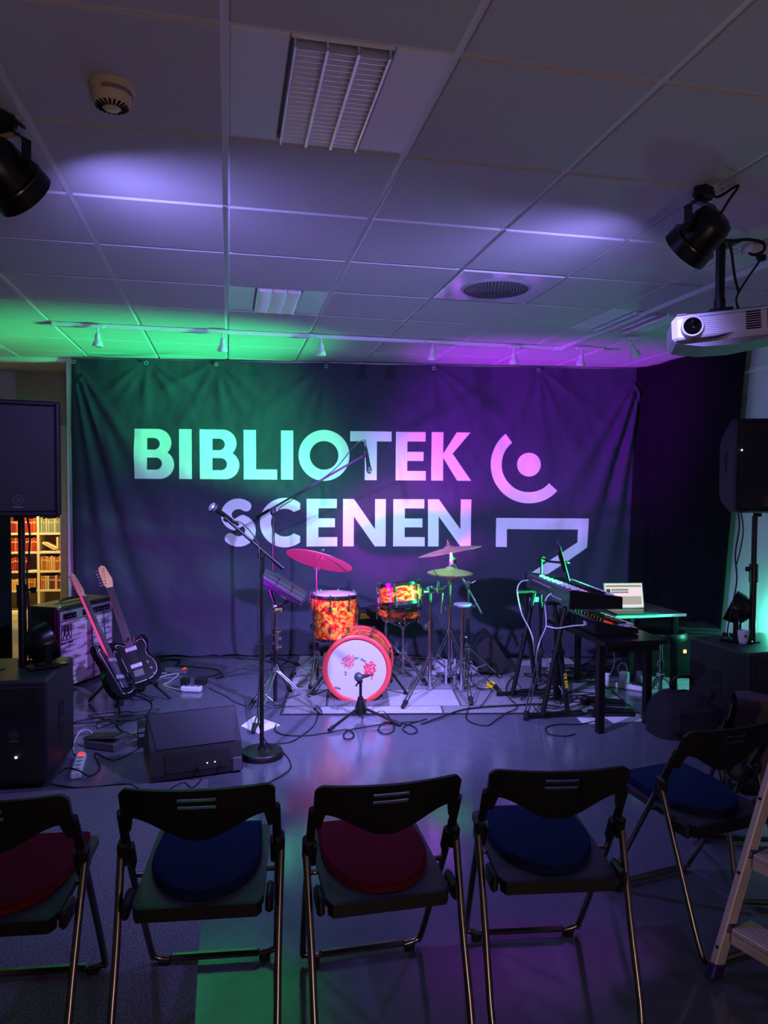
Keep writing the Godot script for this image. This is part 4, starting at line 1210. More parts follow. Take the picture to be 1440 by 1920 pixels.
func guitars() -> void:
	# amplifier: local x along its front, z out of its front
	var o := thing("guitar_amplifier", "amplifier", "large black guitar amplifier with a worn grey grille cloth behind the guitars", Vector3(-1.08, 0, -6.03), deg_to_rad(61.0))
	var tolex := mat("tolex", Color(0.05, 0.05, 0.055), 0.6)
	relief(tolex, noise("tolex_grain", 0.3, 128, 3), 0.08, 6.0)
	var w := 0.64
	var h := 0.63
	put(o, "cabinet", MB.new().box(Vector3(0, h / 2 + 0.02, -0.15), Vector3(w, h - 0.02, 0.27), 0.012), tolex)
	for s: float in [-1.0, 1.0]:
		put(o, "side_lip", MB.new().box(Vector3(s * (w / 2 - 0.012), h / 2 + 0.02, -0.008), Vector3(0.024, h - 0.02, 0.03), 0.008), tolex)
		for yy in [0.03, h + 0.002]:
			put(o, "corner", MB.new().box(Vector3(s * (w / 2 - 0.012), yy, -0.002), Vector3(0.034, 0.034, 0.034), 0.01), mat("chrome"))
		put(o, "foot", MB.new().rod(Vector3(s * 0.26, 0, -0.06), Vector3(s * 0.26, 0.024, -0.06), 0.018), mat("rubber_black"))
		put(o, "foot", MB.new().rod(Vector3(s * 0.26, 0, -0.24), Vector3(s * 0.26, 0.024, -0.24), 0.018), mat("rubber_black"))
	put(o, "top_lip", MB.new().box(Vector3(0, h + 0.002, -0.008), Vector3(w - 0.03, 0.02, 0.03), 0.006), tolex)
	var cloth := mat("grille_cloth", Color(0.66, 0.65, 0.68), 0.8)
	var st := noise("grille_stains", 0.02, 256, 4, ramp([[0.0, Color(0.3, 0.3, 0.32)], [0.3, Color(0.55, 0.55, 0.57)], [0.48, Color(0.9, 0.9, 0.9)], [1.0, Color(1, 1, 1)]]))
	cloth.albedo_texture = st
	cloth.uv1_triplanar = true
	cloth.uv1_scale = Vector3(0.9, 3.6, 0.9)
	put(o, "grille_cloth", MB.new().box(Vector3(0, 0.275, -0.008), Vector3(w - 0.05, 0.49, 0.02), 0.003), cloth)
	put(o, "control_panel", MB.new().box(Vector3(0, 0.565, -0.005), Vector3(w - 0.05, 0.075, 0.02), 0.003), mat("panel_silver", Color(0.55, 0.56, 0.6), 0.4, 0.7))
	for e in [[-0.2, 0.14], [0.1, 0.32]]:
		put(o, "panel_inlay", MB.new().box(Vector3(e[0], 0.562, 0.0055), Vector3(e[1], 0.045, 0.003)), mat("guard_black"))
	for kx in [-0.235, -0.205, -0.17, -0.03, 0.0, 0.035, 0.07, 0.105, 0.14, 0.175, 0.21, 0.24]:
		var kn := put(o, "control_knob", MB.new().rod(Vector3(kx, 0.562, 0.004), Vector3(kx, 0.562, 0.022), 0.0115, 14), mat("guard_black"))
		put(kn, "knob_cap", MB.new().rod(Vector3(kx, 0.562, 0.022), Vector3(kx, 0.562, 0.0235), 0.0085, 14), mat("chrome"))
	put(o, "handle", MB.new().tube(smooth([Vector3(-0.14, h + 0.012, -0.14), Vector3(-0.1, h + 0.032, -0.14), Vector3(0.1, h + 0.032, -0.14), Vector3(0.14, h + 0.012, -0.14)], 5), 0.012, 8), mat("rubber_black"))
	for s: float in [-1.0, 1.0]:
		put(o, "handle_cap", MB.new().box(Vector3(s * 0.15, h + 0.014, -0.14), Vector3(0.05, 0.014, 0.03), 0.005), mat("chrome"))
	# emblem: a framed pair of striding figures and the name below
	var lx := -0.235
	var ly := 0.44
	var inkm := mat("emblem_ink", Color(0.03, 0.03, 0.035), 0.5)
	var em := put(o, "emblem", MB.new().box(Vector3(lx, ly + 0.052, 0.004), Vector3(0.11, 0.006, 0.003)).box(Vector3(lx, ly - 0.052, 0.004), Vector3(0.11, 0.006, 0.003)).box(Vector3(lx - 0.052, ly, 0.004), Vector3(0.006, 0.1, 0.003)).box(Vector3(lx + 0.052, ly, 0.004), Vector3(0.006, 0.1, 0.003)), inkm)
	for s: float in [-1.0, 1.0]:
		var fx: float = lx + s * 0.018
		put(em, "figure", MB.new().box(Vector3(fx, ly + 0.008, 0.004), Vector3(0.013, 0.045, 0.003), 0.0, Basis(Vector3(0, 0, 1), s * 0.3)).box(Vector3(fx - 0.012, ly - 0.026, 0.004), Vector3(0.009, 0.04, 0.003), 0.0, Basis(Vector3(0, 0, 1), -0.45)).box(Vector3(fx + 0.012, ly - 0.026, 0.004), Vector3(0.009, 0.04, 0.003), 0.0, Basis(Vector3(0, 0, 1), 0.45)).box(Vector3(fx + s * 0.012, ly + 0.028, 0.004), Vector3(0.034, 0.008, 0.003), 0.0, Basis(Vector3(0, 0, 1), s * 0.7)).lathe([Vector2(0, -0.002), Vector2(0.008, -0.002), Vector2(0.008, 0.0015), Vector2(0, 0.0015)], 12, Transform3D(Basis(Vector3.RIGHT, PI / 2), Vector3(fx - s * 0.004, ly + 0.04, 0.004))), inkm)
	lay(o, "nameplate", words("MUSIC MAN", 0.016), inkm, Transform3D(Basis(), Vector3(lx + 0.005, ly - 0.078, 0.004)))
	for e in [[0.02, -0.2], [0.17, 0.0]]:
		put(o, "hanging_lead", MB.new().tube(smooth([Vector3(e[0], 0.56, 0.02), Vector3(e[0] - 0.01, 0.45, 0.03), Vector3(e[0] + 0.01, 0.25, 0.03), Vector3(e[0] - 0.02, 0.05, 0.05)], 5), 0.004, 6), mat("rubber_black"))

	guitar("electric_guitar", "black electric guitar with purple-lit maple neck on the nearer stand in front of the amplifier", Vector3(-0.684, 0.085, -5.193), Vector3(-1.11, 0.921, -5.555), Vector3(1.0, 0.1, 0.42), Color(0.75, 0.55, 0.38), Color(0.16, 0.09, 0.06), 0)
	guitar("electric_guitar", "black electric guitar with pale headstock leaning in front of the banner's lower left corner", Vector3(-0.61, 0.085, -5.503), Vector3(-0.958, 0.958, -5.913), Vector3(0.32, 0.15, 0.94), Color(0.82, 0.66, 0.48), Color(0.12, 0.07, 0.05), 1)
	var g1: Vector3 = Vector3(-0.719, 0, -5.324)
	var g2: Vector3 = Vector3(-0.629, 0, -5.476)
	guitar_stand("black guitar stand holding the nearer guitar", g1, Vector3(-0.85, 0, -0.5), Vector3(0.5, 0, -0.85), 0.42)
	guitar_stand("black guitar stand holding the guitar with the pale headstock", g2, Vector3(-0.32, 0, -0.94), Vector3(0.94, 0, -0.32), 0.42)


# ---------------------------------------------------------------- stands and drums
func tripod(o: Node3D, foot: Vector3, hub_y: float, brace_y: float, feet: Array, m: Material, r := 0.009, twin := true) -> void:
	var hub := Vector3(foot.x, hub_y, foot.z)
	var low := Vector3(foot.x, brace_y, foot.z)
	for f in feet:
		var tip: Vector3 = Vector3(f.x, 0.02, f.z)
		var b := inside(o)
		var d := (tip - hub).normalized()
		var side := d.cross(Vector3.UP).normalized() * 0.011
		if twin:
			b.rod(hub + side, tip + side, r * 0.62, 8).rod(hub - side, tip - side, r * 0.62, 8)
		else:
			b.rod(hub, tip, r, 10)
		var leg := put(o, "leg", b, m)
		var mid := hub.lerp(tip, 0.58)
		put(leg, "brace", inside(o).rod(low, mid, r * 0.55, 8), m)
		put(leg, "rubber_foot", inside(o).rod(tip - d * 0.06, tip + Vector3(0, -0.004, 0), 0.02, 10, 0.013), mat("rubber_black"))
	put(o, "hub", inside(o).rod(hub - Vector3(0, 0.03, 0), hub + Vector3(0, 0.03, 0), 0.02, 14).box(hub, Vector3(0.05, 0.03, 0.05), 0.008), m)
	put(o, "brace_collar", inside(o).rod(low - Vector3(0, 0.012, 0), low + Vector3(0, 0.012, 0), 0.017, 12), m)


func wing(o: Node3D, p: Vector3, d: Vector3, m: Material) -> void:
	put(o, "wing_nut", inside(o).rod(p, p + d * 0.035, 0.005, 8).box(p + d * 0.04, Vector3(0.012, 0.034, 0.012), 0.005), m)


func cymbal(called: String, said: String, at: Vector3, up: Vector3, r: float, pair := false) -> void:
	var brass := mat("cymbal_bronze", Color(0.8, 0.68, 0.5), 0.4, 0.65)
	if not brass.heightmap_enabled:
		brass.anisotropy_enabled = false
	var o := thing(called, "cymbal", said, at)
	o.basis = aim_basis(up)
	var pr := [Vector2(0.005, 0.026), Vector2(0.018, 0.025), Vector2(0.03, 0.02), Vector2(0.04, 0.0105), Vector2(r * 0.3, 0.006), Vector2(r * 0.6, -0.004), Vector2(r * 0.85, -0.014), Vector2(r, -0.024), Vector2(r, -0.0255), Vector2(r * 0.85, -0.0158), Vector2(r * 0.6, -0.006), Vector2(r * 0.3, 0.004), Vector2(0.04, 0.0085), Vector2(0.03, 0.018), Vector2(0.005, 0.024)]
	put(o, "top_plate" if pair else "bow", MB.new().lathe(pr, 64), brass)
	if pair:
		put(o, "bottom_plate", MB.new().lathe(pr, 64, Transform3D(Basis(Vector3.RIGHT, PI), Vector3(0, -0.055, 0))), brass)
		put(o, "clutch", MB.new().rod(Vector3(0, 0.02, 0), Vector3(0, 0.075, 0), 0.012, 12), mat("chrome"))
	else:
		put(o, "felt", MB.new().rod(Vector3(0, 0.026, 0), Vector3(0, 0.042, 0), 0.014, 14), mat("felt_grey", Color(0.35, 0.34, 0.34), 0.95))
		put(o, "wing_nut", MB.new().rod(Vector3(0, 0.04, 0), Vector3(0, 0.062, 0), 0.005, 8).box(Vector3(0, 0.068, 0), Vector3(0.034, 0.012, 0.008), 0.003), mat("chrome"))


func drum(called: String, said: String, at: Vector3, up: Vector3, r: float, tall: float, wrap: Material, hoop: Material, head: Material, lugs: int) -> Node3D:
	var o := thing(called, "drum", said, at)
	o.basis = aim_basis(up)
	put(o, "shell", MB.new().lathe([Vector2(r, 0.0), Vector2(r, tall)], 56), wrap)
	for e in [[tall, 1.0], [0.0, -1.0]]:
		var y: float = e[0]
		var s: float = e[1]
		put(o, "hoop", MB.new().lathe([Vector2(r + 0.002, y - 0.016 * s), Vector2(r + 0.012, y - 0.016 * s), Vector2(r + 0.013, y + 0.008 * s), Vector2(r + 0.006, y + 0.014 * s), Vector2(r - 0.006, y + 0.011 * s), Vector2(r - 0.006, y + 0.003 * s)], 56), hoop)
		put(o, "drumhead", MB.new().lathe([Vector2(r, y - 0.004 * s), Vector2(r - 0.008, y + 0.003 * s), Vector2(0.0, y + 0.003 * s)], 48), head)
	var chrome := mat("chrome")
	for i in lugs:
		var a := TAU * i / lugs + 0.3
		var d := Vector3(cos(a), 0, sin(a))
		var bs := Basis(Vector3.UP, -a)
		for e in [[0.74, 1.0, tall + 0.016], [0.26, -1.0, -0.016]]:
			var lg := put(o, "lug", MB.new().box(d * (r + 0.011) + Vector3.UP * tall * e[0], Vector3(0.022, minf(0.05, tall * 0.36), 0.02), 0.007, bs), chrome)
			put(lg, "tension_rod", MB.new().rod(d * (r + 0.017) + Vector3.UP * tall * e[0], d * (r + 0.017) + Vector3.UP * e[2], 0.0035, 6), chrome)
			put(lg, "rod_head", MB.new().box(d * (r + 0.017) + Vector3.UP * e[2], Vector3(0.012, 0.014, 0.012), 0.003, bs), chrome)
	return o


func kick_print() -> Image:
	var im := Image.create(384, 384, false, Image.FORMAT_RGB8)
	im.fill(Color(0.72, 0.71, 0.74))
	var f := FastNoiseLite.new()
	f.seed = 4
	f.frequency = 0.035
	var c := Vector2(192, 192)
	for y in 384:
		for x in 384:
			var p := (Vector2(x, y) - c) / 192.0
			var n := f.get_noise_2d(x, y)
			var n2 := f.get_noise_2d(x * 2.6 + 500, y * 2.6)
			var col := Color(0.72, 0.71, 0.74)
			# two loose red figures and a few grey words set on an arc
			var d1 := ((p - Vector2(-0.42, -0.02)) * Vector2(1.0, 0.85)).length()
			var d2 := ((p - Vector2(0.29, -0.25)) * Vector2(0.95, 0.85)).length()
			if d1 < 0.2 + 0.1 * n and n2 > -0.22 or d2 < 0.2 + 0.1 * n and n2 > -0.02 or absf(p.x + 0.5 - 0.14 * (p.y - 0.2)) < 0.02 and p.y > 0.1 and p.y < 0.32:
				col = Color(0.85, 0.16, 0.22)
			for w in [[-0.2, -0.3, -0.5, 0.09], [0.02, -0.36, 0.05, 0.08], [0.36, 0.14, 1.5, 0.07], [0.62, 0.62, -0.3, 0.1]]:
				var q: Vector2 = (p - Vector2(w[0], w[1])).rotated(-w[2])
				if absf(q.x) < w[3] and absf(q.y) < 0.035 and n2 > -0.15:
					col = Color(0.32, 0.3, 0.36)
			im.set_pixel(x, y, col)
	return im


func rug_print() -> Image:
	var im := Image.create(512, 384, false, Image.FORMAT_RGB8)
	var rng := RandomNumberGenerator.new()
	rng.seed = 77
	var cuts_y := [0, 36, 130, 214, 290, 384]
	for j in 5:
		var x := 0
		while x < 512:
			var w := rng.randi_range(46, 150)
			var kind := rng.randi() % 4
			var tone := rng.randf_range(0.5, 0.85)
			for yy in range(cuts_y[j], cuts_y[j + 1]):
				for xx in range(x, mini(x + w, 512)):
					var v := tone
					var edge: bool = xx - x < 3 or yy - cuts_y[j] < 3
					match kind:
						0: v += 0.05 * sin(xx * 1.6) + 0.12 * rng.randf_range(-1, 1)
						1: v += (0.12 if (xx / 3 + yy / 3) % 2 == 0 else -0.12) + 0.08 * rng.randf_range(-1, 1)
						2: v += 0.25 * rng.randf_range(-1, 1)
						3: v += 0.12 * sin(yy * 1.9) * (1.0 if (xx / 9) % 2 == 0 else -1.0) + 0.12 * rng.randf_range(-1, 1)
					if edge:
						v -= 0.28
					im.set_pixel(xx, yy, Color(v * 0.98, v * 0.97, v))
			x += w
	return im


func microphone(called: String, said: String, back: Vector3, tip: Vector3, ball_r: float, body: Material, mesh_m: Material) -> void:
	var d := (tip - back).normalized()
	var o := thing(called, "microphone", said, back)
	o.basis = aim_basis(d)
	var l := back.distance_to(tip)
	put(o, "body", MB.new().lathe([Vector2(0, 0), Vector2(0.009, 0), Vector2(0.011, 0.01), Vector2(0.017, l * 0.72), Vector2(0.021, l * 0.78), Vector2(0.0, l * 0.78)], 18), body)
	put(o, "grille", MB.new().lathe([Vector2(0.02, l * 0.76), Vector2(ball_r, l * 0.82), Vector2(ball_r * 1.03, l * 0.88), Vector2(ball_r * 0.9, l * 0.95), Vector2(ball_r * 0.5, l * 0.995), Vector2(0, l)], 20), mesh_m)
	put(o, "band", MB.new().lathe([Vector2(ball_r * 1.0, l * 0.855), Vector2(ball_r * 1.08, l * 0.86), Vector2(ball_r * 1.08, l * 0.89), Vector2(ball_r * 1.0, l * 0.895)], 20), body)
	put(o, "plug", MB.new().rod(Vector3(0, -0.05, 0), Vector3(0, 0.002, 0), 0.009, 12), mat("chrome"))


func drums() -> void:
	var chrome := mat("chrome")
	var black := mat("stand_black", Color(0.05, 0.05, 0.06), 0.35)
	# rug
	var rug_fl: Vector3 = Vector3(0.343, 0, -4.922)
	var along := Vector3(0.984, 0, 0.178)
	var across := Vector3(0.165, 0, -0.986)
	var rm := mat("rug_wool", Color(0.8, 0.8, 0.82), 0.95)
	rm.albedo_texture = ImageTexture.create_from_image(rug_print())
	var rp := PackedVector3Array()
	for j in 25:
		for i in 37:
			var p := rug_fl + along * (2.45 * i / 36.0) + across * (1.72 * j / 24.0)
			rp.append(Vector3(p.x, 0.009 + 0.0015 * sin(i * 1.3) * sin(j * 1.1) + (0.0 if i > 0 and j > 0 and i < 36 and j < 24 else -0.006), p.z))
	var ro := thing("rug", "rug", "grey patchwork rug under the drum kit", Vector3(rug_fl.x, 0, rug_fl.z))
	put(ro, "pile", inside(ro).sheet(rp, 36, 24, Vector3.UP, Rect2(0, 0, 1, 1)), relief(rm, noise("rug_loops", 0.3, 128, 2), 0.2, 3.0) if false else rm)
	put(ro, "binding", inside(ro).tube([rug_fl + Vector3(0, 0.005, 0), rug_fl + along * 2.45 + Vector3(0, 0.005, 0), rug_fl + along * 2.45 + across * 1.72 + Vector3(0, 0.005, 0), rug_fl + across * 1.72 + Vector3(0, 0.005, 0), rug_fl + Vector3(0, 0.005, 0)], 0.006, 6), mat("rug_edge", Color(0.12, 0.12, 0.13), 0.9))

	# wrap: swirling red, orange and yellow
	var wrap := mat("drum_wrap", Color(1, 1, 1), 0.22)
	wrap.albedo_texture = noise("drum_swirl", 0.022, 512, 3, ramp([[0.0, Color(0.55, 0.05, 0.1)], [0.3, Color(0.85, 0.12, 0.12)], [0.46, Color(0.95, 0.34, 0.1)], [0.58, Color(0.98, 0.6, 0.12)], [0.68, Color(0.96, 0.86, 0.35)], [0.76, Color(0.9, 0.3, 0.14)], [1.0, Color(0.7, 0.08, 0.16)]]), FastNoiseLite.TYPE_SIMPLEX, 40.0)
	wrap.uv1_scale = Vector3(1.4, 0.45, 1.0)
	wrap.clearcoat_enabled = true
	wrap.clearcoat = 0.6
	wrap.clearcoat_roughness = 0.1
	var red_hoop := mat("red_hoop", Color(0.84, 0.27, 0.27), 0.3)
	var coated := mat("coated_head", Color(0.85, 0.85, 0.86), 0.55)

	# bass drum
	var kf: Vector3 = Vector3(0.902, 0.234, -5.132)
	var kb: Vector3 = Vector3(1.003, 0.23, -5.499)
	var kax := (kf - kb).normalized()
	var kl := kf.distance_to(kb)
	var kick := thing("bass_drum", "drum", "bass drum with orange swirl wrap, red hoops and a white printed front head", Vector3(kb.x, kb.y, kb.z))
	kick.basis = aim_basis(kax)
	var R := 0.228
	put(kick, "shell", MB.new().lathe([Vector2(R, 0.02), Vector2(R, kl - 0.02)], 64), wrap)
	for e in [[0.0, -1.0], [kl, 1.0]]:
		var y: float = e[0]
		var s: float = e[1]
		put(kick, "hoop", MB.new().lathe([Vector2(R + 0.003, y - 0.03 * s), Vector2(R + 0.02, y - 0.03 * s), Vector2(R + 0.022, y - 0.025 * s), Vector2(R + 0.022, y + 0.008 * s), Vector2(R + 0.018, y + 0.012 * s), Vector2(R - 0.004, y + 0.012 * s), Vector2(R - 0.006, y + 0.004 * s), Vector2(R - 0.018, y - 0.002 * s)], 64), red_hoop)
	var printed := mat("printed_head", Color(1, 1, 1), 0.5)
	printed.albedo_texture = ImageTexture.create_from_image(kick_print())
	var hb := MB.new()
	for k in 64:
		var a := TAU * k / 64
		var b2 := TAU * (k + 1) / 64
		var pa := Vector3(cos(a), 0, sin(a)) * (R - 0.004)
		var pb := Vector3(cos(b2), 0, sin(b2)) * (R - 0.004)
		var hy := Vector3(0, kl - 0.001, 0)
		hb.tri(hy, hy + pa, hy + pb, Vector3.UP, Vector3.UP, Vector3.UP, Vector2(0.5, 0.5), Vector2(0.5 + cos(a) * 0.5, 0.5 - sin(a) * 0.5), Vector2(0.5 + cos(b2) * 0.5, 0.5 - sin(b2) * 0.5))
	put(kick, "front_head", hb, printed, "white front head with red and grey print")
	put(kick, "batter_head", MB.new().lathe([Vector2(R - 0.003, 0.0), Vector2(0, -0.002)], 40), coated)
	for i in 8:
		var a := TAU * (i + 0.5) / 8
		var d := Vector3(cos(a), 0, sin(a))
		var bs := Basis(Vector3.UP, -a)
		for e in [[0.3, 0.008, -0.01], [0.7, kl - 0.008, kl + 0.01]]:
			var lug := put(kick, "lug", MB.new().box(d * (R + 0.012) + Vector3(0, kl * e[0], 0), Vector3(0.024, 0.055, 0.022), 0.008, bs), chrome)
			put(lug, "claw", MB.new().box(d * (R + 0.028) + Vector3(0, e[1], 0), Vector3(0.012, 0.05, 0.03), 0.004, bs), chrome)
			put(lug, "tension_rod", MB.new().rod(d * (R + 0.03) + Vector3(0, kl * e[0], 0), d * (R + 0.03) + Vector3(0, e[2], 0), 0.004, 6), chrome)
	for e in [[Vector3(1.291, 0, -5.213), 0.225], [Vector3(0.55, 0, -5.247), -0.225]]:
		var p: Vector3 = kb.lerp(kf, 0.62) + kick.basis.x * (e[1] if kick.basis.x.x > 0.0 else -e[1]) + Vector3(0, -0.03, 0)
		var tip: Vector3 = e[0]
		var sl := put(kick, "spur", inside(kick).rod(p, tip + Vector3(0, 0.02, 0), 0.009, 10), black)
		put(sl, "spur_tip", inside(kick).rod(p.lerp(tip, 0.88), tip + Vector3(0, 0.006, 0), 0.014, 10, 0.01), mat("rubber_black"))

	# floor tom
	var ft: Vector3 = Vector3(0.806, 0.715, -5.61)
	var tom := drum("floor_tom", "orange swirl floor tom with chrome hoops behind the bass drum", Vector3(ft.x, 0.375, ft.z), Vector3(0, 1, 0), 0.172, ft.y - 0.385, wrap, chrome, coated, 8)
	for i in 3:
		var a := [2.6, 0.55, -1.5][i] as float
		var d := Vector3(cos(a), 0, sin(a))
		var top := tom.position + d * 0.196
		var lg := put(tom, "leg", inside(tom).tube([top + Vector3(0, 0.24, 0), top + Vector3(0, -0.1, 0), Vector3(top.x, 0.02, top.z) + d * 0.04], 0.006, 8), chrome)
		put(lg, "rubber_foot", inside(tom).rod(Vector3(top.x, 0.045, top.z) + d * 0.036, Vector3(top.x, 0.012, top.z) + d * 0.042, 0.014), mat("rubber_black"))
		put(lg, "leg_bracket", inside(tom).box(top + Vector3(0, 0.1, 0) - d * 0.01, Vector3(0.03, 0.06, 0.03), 0.008), chrome)

	# rack tom and its stand
	var rt: Vector3 = Vector3(1.25, 0.684, -5.248)
	drum("rack_tom", "small orange swirl rack tom above the snare drum", rt, Vector3(-0.07, 0.985, -0.16), 0.153, 0.145, wrap, mat("dark_chrome"), coated, 6)
	var tsf: Vector3 = Vector3(1.492, 0, -5.29)
	var ts := thing("tom_stand", "stand", "chrome stand with the clamp holding the rack tom, right of the snare drum", tsf)
	tripod(ts, tsf, 0.27, 0.03, [Vector3(1.179, 0, -4.867), Vector3(1.55, 0, -5.722), Vector3(1.81, 0, -5.538)], chrome)
	put(ts, "lower_tube", inside(ts).rod(tsf + Vector3(0, 0.02, 0), tsf + Vector3(0, 0.5, 0), 0.0145, 16), chrome)
	put(ts, "upper_tube", inside(ts).rod(tsf + Vector3(0, 0.5, 0), tsf + Vector3(0, 0.8, 0), 0.011, 16), chrome)
	put(ts, "height_collar", inside(ts).rod(tsf + Vector3(0, 0.48, 0), tsf + Vector3(0, 0.53, 0), 0.021, 16), chrome)
	wing(ts, tsf + Vector3(0, 0.5, 0), Vector3(-0.95, 0, 0.3), chrome)
	put(ts, "multi_clamp", inside(ts).box(tsf + Vector3(0.0, 0.77, 0), Vector3(0.06, 0.05, 0.05), 0.012).box(tsf + Vector3(0.07, 0.765, 0.0), Vector3(0.06, 0.04, 0.04), 0.01).rod(tsf + Vector3(0.05, 0.79, 0), tsf + Vector3(0.06, 0.84, 0), 0.008).rod(tsf + Vector3(0.1, 0.78, 0), tsf + Vector3(0.125, 0.81, 0.01), 0.007), chrome)
	put(ts, "tom_arm", inside(ts).rod(tsf + Vector3(0, 0.76, 0), rt + Vector3(0.155, 0.08, 0.0), 0.009).box(rt + Vector3(0.16, 0.08, 0), Vector3(0.035, 0.06, 0.05), 0.012).ball(tsf + Vector3(-0.04, 0.76, 0.0), 0.018), chrome)
	put(ts, "drop_rod", inside(ts).rod(tsf + Vector3(0.09, 0.75, 0.02), tsf + Vector3(0.075, 0.6, 0.03), 0.007), chrome)
	put(ts, "clip_microphone", inside(ts).tube(smooth([tsf + Vector3(0.07, 0.79, 0), tsf + Vector3(0.05, 0.88, 0), tsf + Vector3(0.02, 0.92, 0.0)], 4), 0.003, 6), black)

	# snare drum on its stand
	var sf: Vector3 = Vector3(1.392, 0, -5.753)
	var sdp: Vector3 = Vector3(1.32, 0.526, -5.595)
	var snare := drum("snare_drum", "dark purple-lit snare drum with a black muffling disc on its head", Vector3(sdp.x, 0.525, sdp.z), Vector3(0.02, 0.995, 0.06), 0.162, 0.085, wrap, mat("dark_chrome"), coated, 8)
	put(snare, "muffling_disc", MB.new().lathe([Vector2(0.145, 0.089), Vector2(0.145, 0.095), Vector2(0, 0.096)], 40), mat("mute_rubber", Color(0.05, 0.045, 0.055), 0.8))
	var ss := thing("snare_stand", "stand", "chrome basket stand carrying the snare drum", sf)
	tripod(ss, sf, 0.2, 0.05, [Vector3(1.201, 0, -5.435), Vector3(1.5, 0, -5.408), Vector3(1.534, 0, -6.049)], chrome)
	put(ss, "tube", inside(ss).rod(sf + Vector3(0, 0.03, 0), Vector3(sf.x, 0.4, sf.z), 0.0125, 14), chrome)
	put(ss, "collar", inside(ss).rod(sf + Vector3(0, 0.26, 0), sf + Vector3(0, 0.31, 0), 0.02, 14), chrome)
	put(ss, "collar", inside(ss).rod(sf + Vector3(0, 0.385, 0), sf + Vector3(0, 0.41, 0), 0.024, 14), chrome)
	for i in 3:
		var a := [0.5, 2.6, 4.6][i] as float
		var d := Vector3(cos(a), 0, sin(a))
		var c := Vector3(sdp.x, 0.49, sdp.z)
		put(ss, "basket_arm", inside(ss).tube([Vector3(sf.x, 0.4, sf.z), c + d * 0.1, c + d * 0.172 + Vector3(0, 0.02, 0), c + d * 0.176 + Vector3(0, 0.055, 0)], 0.0055, 8), chrome)

	# left cymbal and its stand
	var cf: Vector3 = Vector3(0.673, 0, -5.63)
	var cc: Vector3 = Vector3(0.712, 0.98, -5.762)
	var cs := thing("cymbal_stand", "stand", "straight chrome cymbal stand in front of the floor tom", cf)
	tripod(cs, cf, 0.24, 0.06, [Vector3(0.484, 0, -5.859), Vector3(0.596, 0, -5.32), Vector3(0.905, 0, -5.88)], chrome)
	put(cs, "lower_tube", inside(cs).rod(cf + Vector3(0, 0.04, 0), cf + Vector3(0, 0.58, 0), 0.0145, 16), mat("dark_chrome"))
	var ctop := Vector3(cf.x, 0.91, cf.z)
	put(cs, "upper_tube", inside(cs).rod(cf + Vector3(0, 0.58, 0), ctop, 0.011, 14), chrome)
	put(cs, "height_collar", inside(cs).box(cf + Vector3(0, 0.6, 0), Vector3(0.06, 0.05, 0.05), 0.014).rod(cf + Vector3(0, 0.54, 0), cf + Vector3(0, 0.63, 0), 0.02, 14), chrome)
	wing(cs, cf + Vector3(-0.03, 0.64, 0), Vector3(-0.3, 0.9, 0.2), chrome)
	put(cs, "tilter", inside(cs).rod(ctop, cc + Vector3(0.02, 0.06, -0.02), 0.006, 10).box(ctop, Vector3(0.05, 0.014, 0.014), 0.004), chrome)
	cymbal("ride_cymbal", "large magenta-lit cymbal tilted over the floor tom", cc, Vector3(0.288, 0.912, -0.29), 0.27)

	# hi-hat
	var hf: Vector3 = Vector3(1.689, 0, -5.434)
	var hc: Vector3 = Vector3(1.69, 0.904, -5.448)
	var hs := thing("hi_hat_stand", "stand", "chrome hi-hat stand with pedal behind the drum stands", hf)
	tripod(hs, hf, 0.42, 0.14, [Vector3(1.638, 0, -5.81), Vector3(1.953, 0, -5.749), Vector3(1.866, 0, -5.948)], chrome, 0.009, true)
	put(hs, "tube", inside(hs).rod(hf + Vector3(0, 0.06, 0), Vector3(hf.x, hc.y - 0.1, hf.z), 0.0125, 14), chrome)
	put(hs, "pull_rod", inside(hs).rod(Vector3(hf.x, hc.y - 0.1, hf.z), Vector3(hf.x, hc.y + 0.14, hf.z), 0.0035, 8), chrome)
	put(hs, "seat_cup", inside(hs).rod(Vector3(hf.x, hc.y - 0.11, hf.z), Vector3(hf.x, hc.y - 0.06, hf.z), 0.026, 14), chrome)
	wing(hs, hf + Vector3(0, 0.6, 0), Vector3(-0.95, 0, 0.3), chrome)
	put(hs, "height_collar", inside(hs).rod(hf + Vector3(0, 0.58, 0), hf + Vector3(0, 0.62, 0), 0.02, 14), chrome)
	for s: float in [-1.0, 1.0]:
		put(hs, "pedal_post", inside(hs).box(hf + Vector3(s * 0.035, 0.11, 0.03), Vector3(0.016, 0.2, 0.02), 0.004), mat("pedal_grey", Color(0.55, 0.55, 0.6), 0.4))
	put(hs, "foot_board", inside(hs).box(hf + Vector3(0, 0.06, -0.12), Vector3(0.085, 0.012, 0.26), 0.004, Basis(Vector3.RIGHT, -0.2)), mat("pedal_grey"))
	cymbal("hi_hat", "pair of closed hi-hat cymbals on the hi-hat stand", Vector3(hf.x, hc.y, hf.z), Vector3(0.01, 1, 0.02), 0.178, true)

	# right cymbal on a boom
	var bt: Vector3 = Vector3(1.864, 0.771, -5.509)
	var bf := Vector3(bt.x, 0, bt.z)
	var bc: Vector3 = Vector3(1.692, 1.065, -5.474)
	var be: Vector3 = Vector3(1.994, 0.533, -5.554)
	var bo := thing("boom_stand", "stand", "chrome boom cymbal stand with long pale boom arm right of the hi-hat", bf)
	tripod(bo, bf, 0.28, 0.08, [bf + Vector3(-0.1, 0, 0.26), bf + Vector3(0.28, 0, 0.0), bf + Vector3(-0.12, 0, -0.25)], chrome)
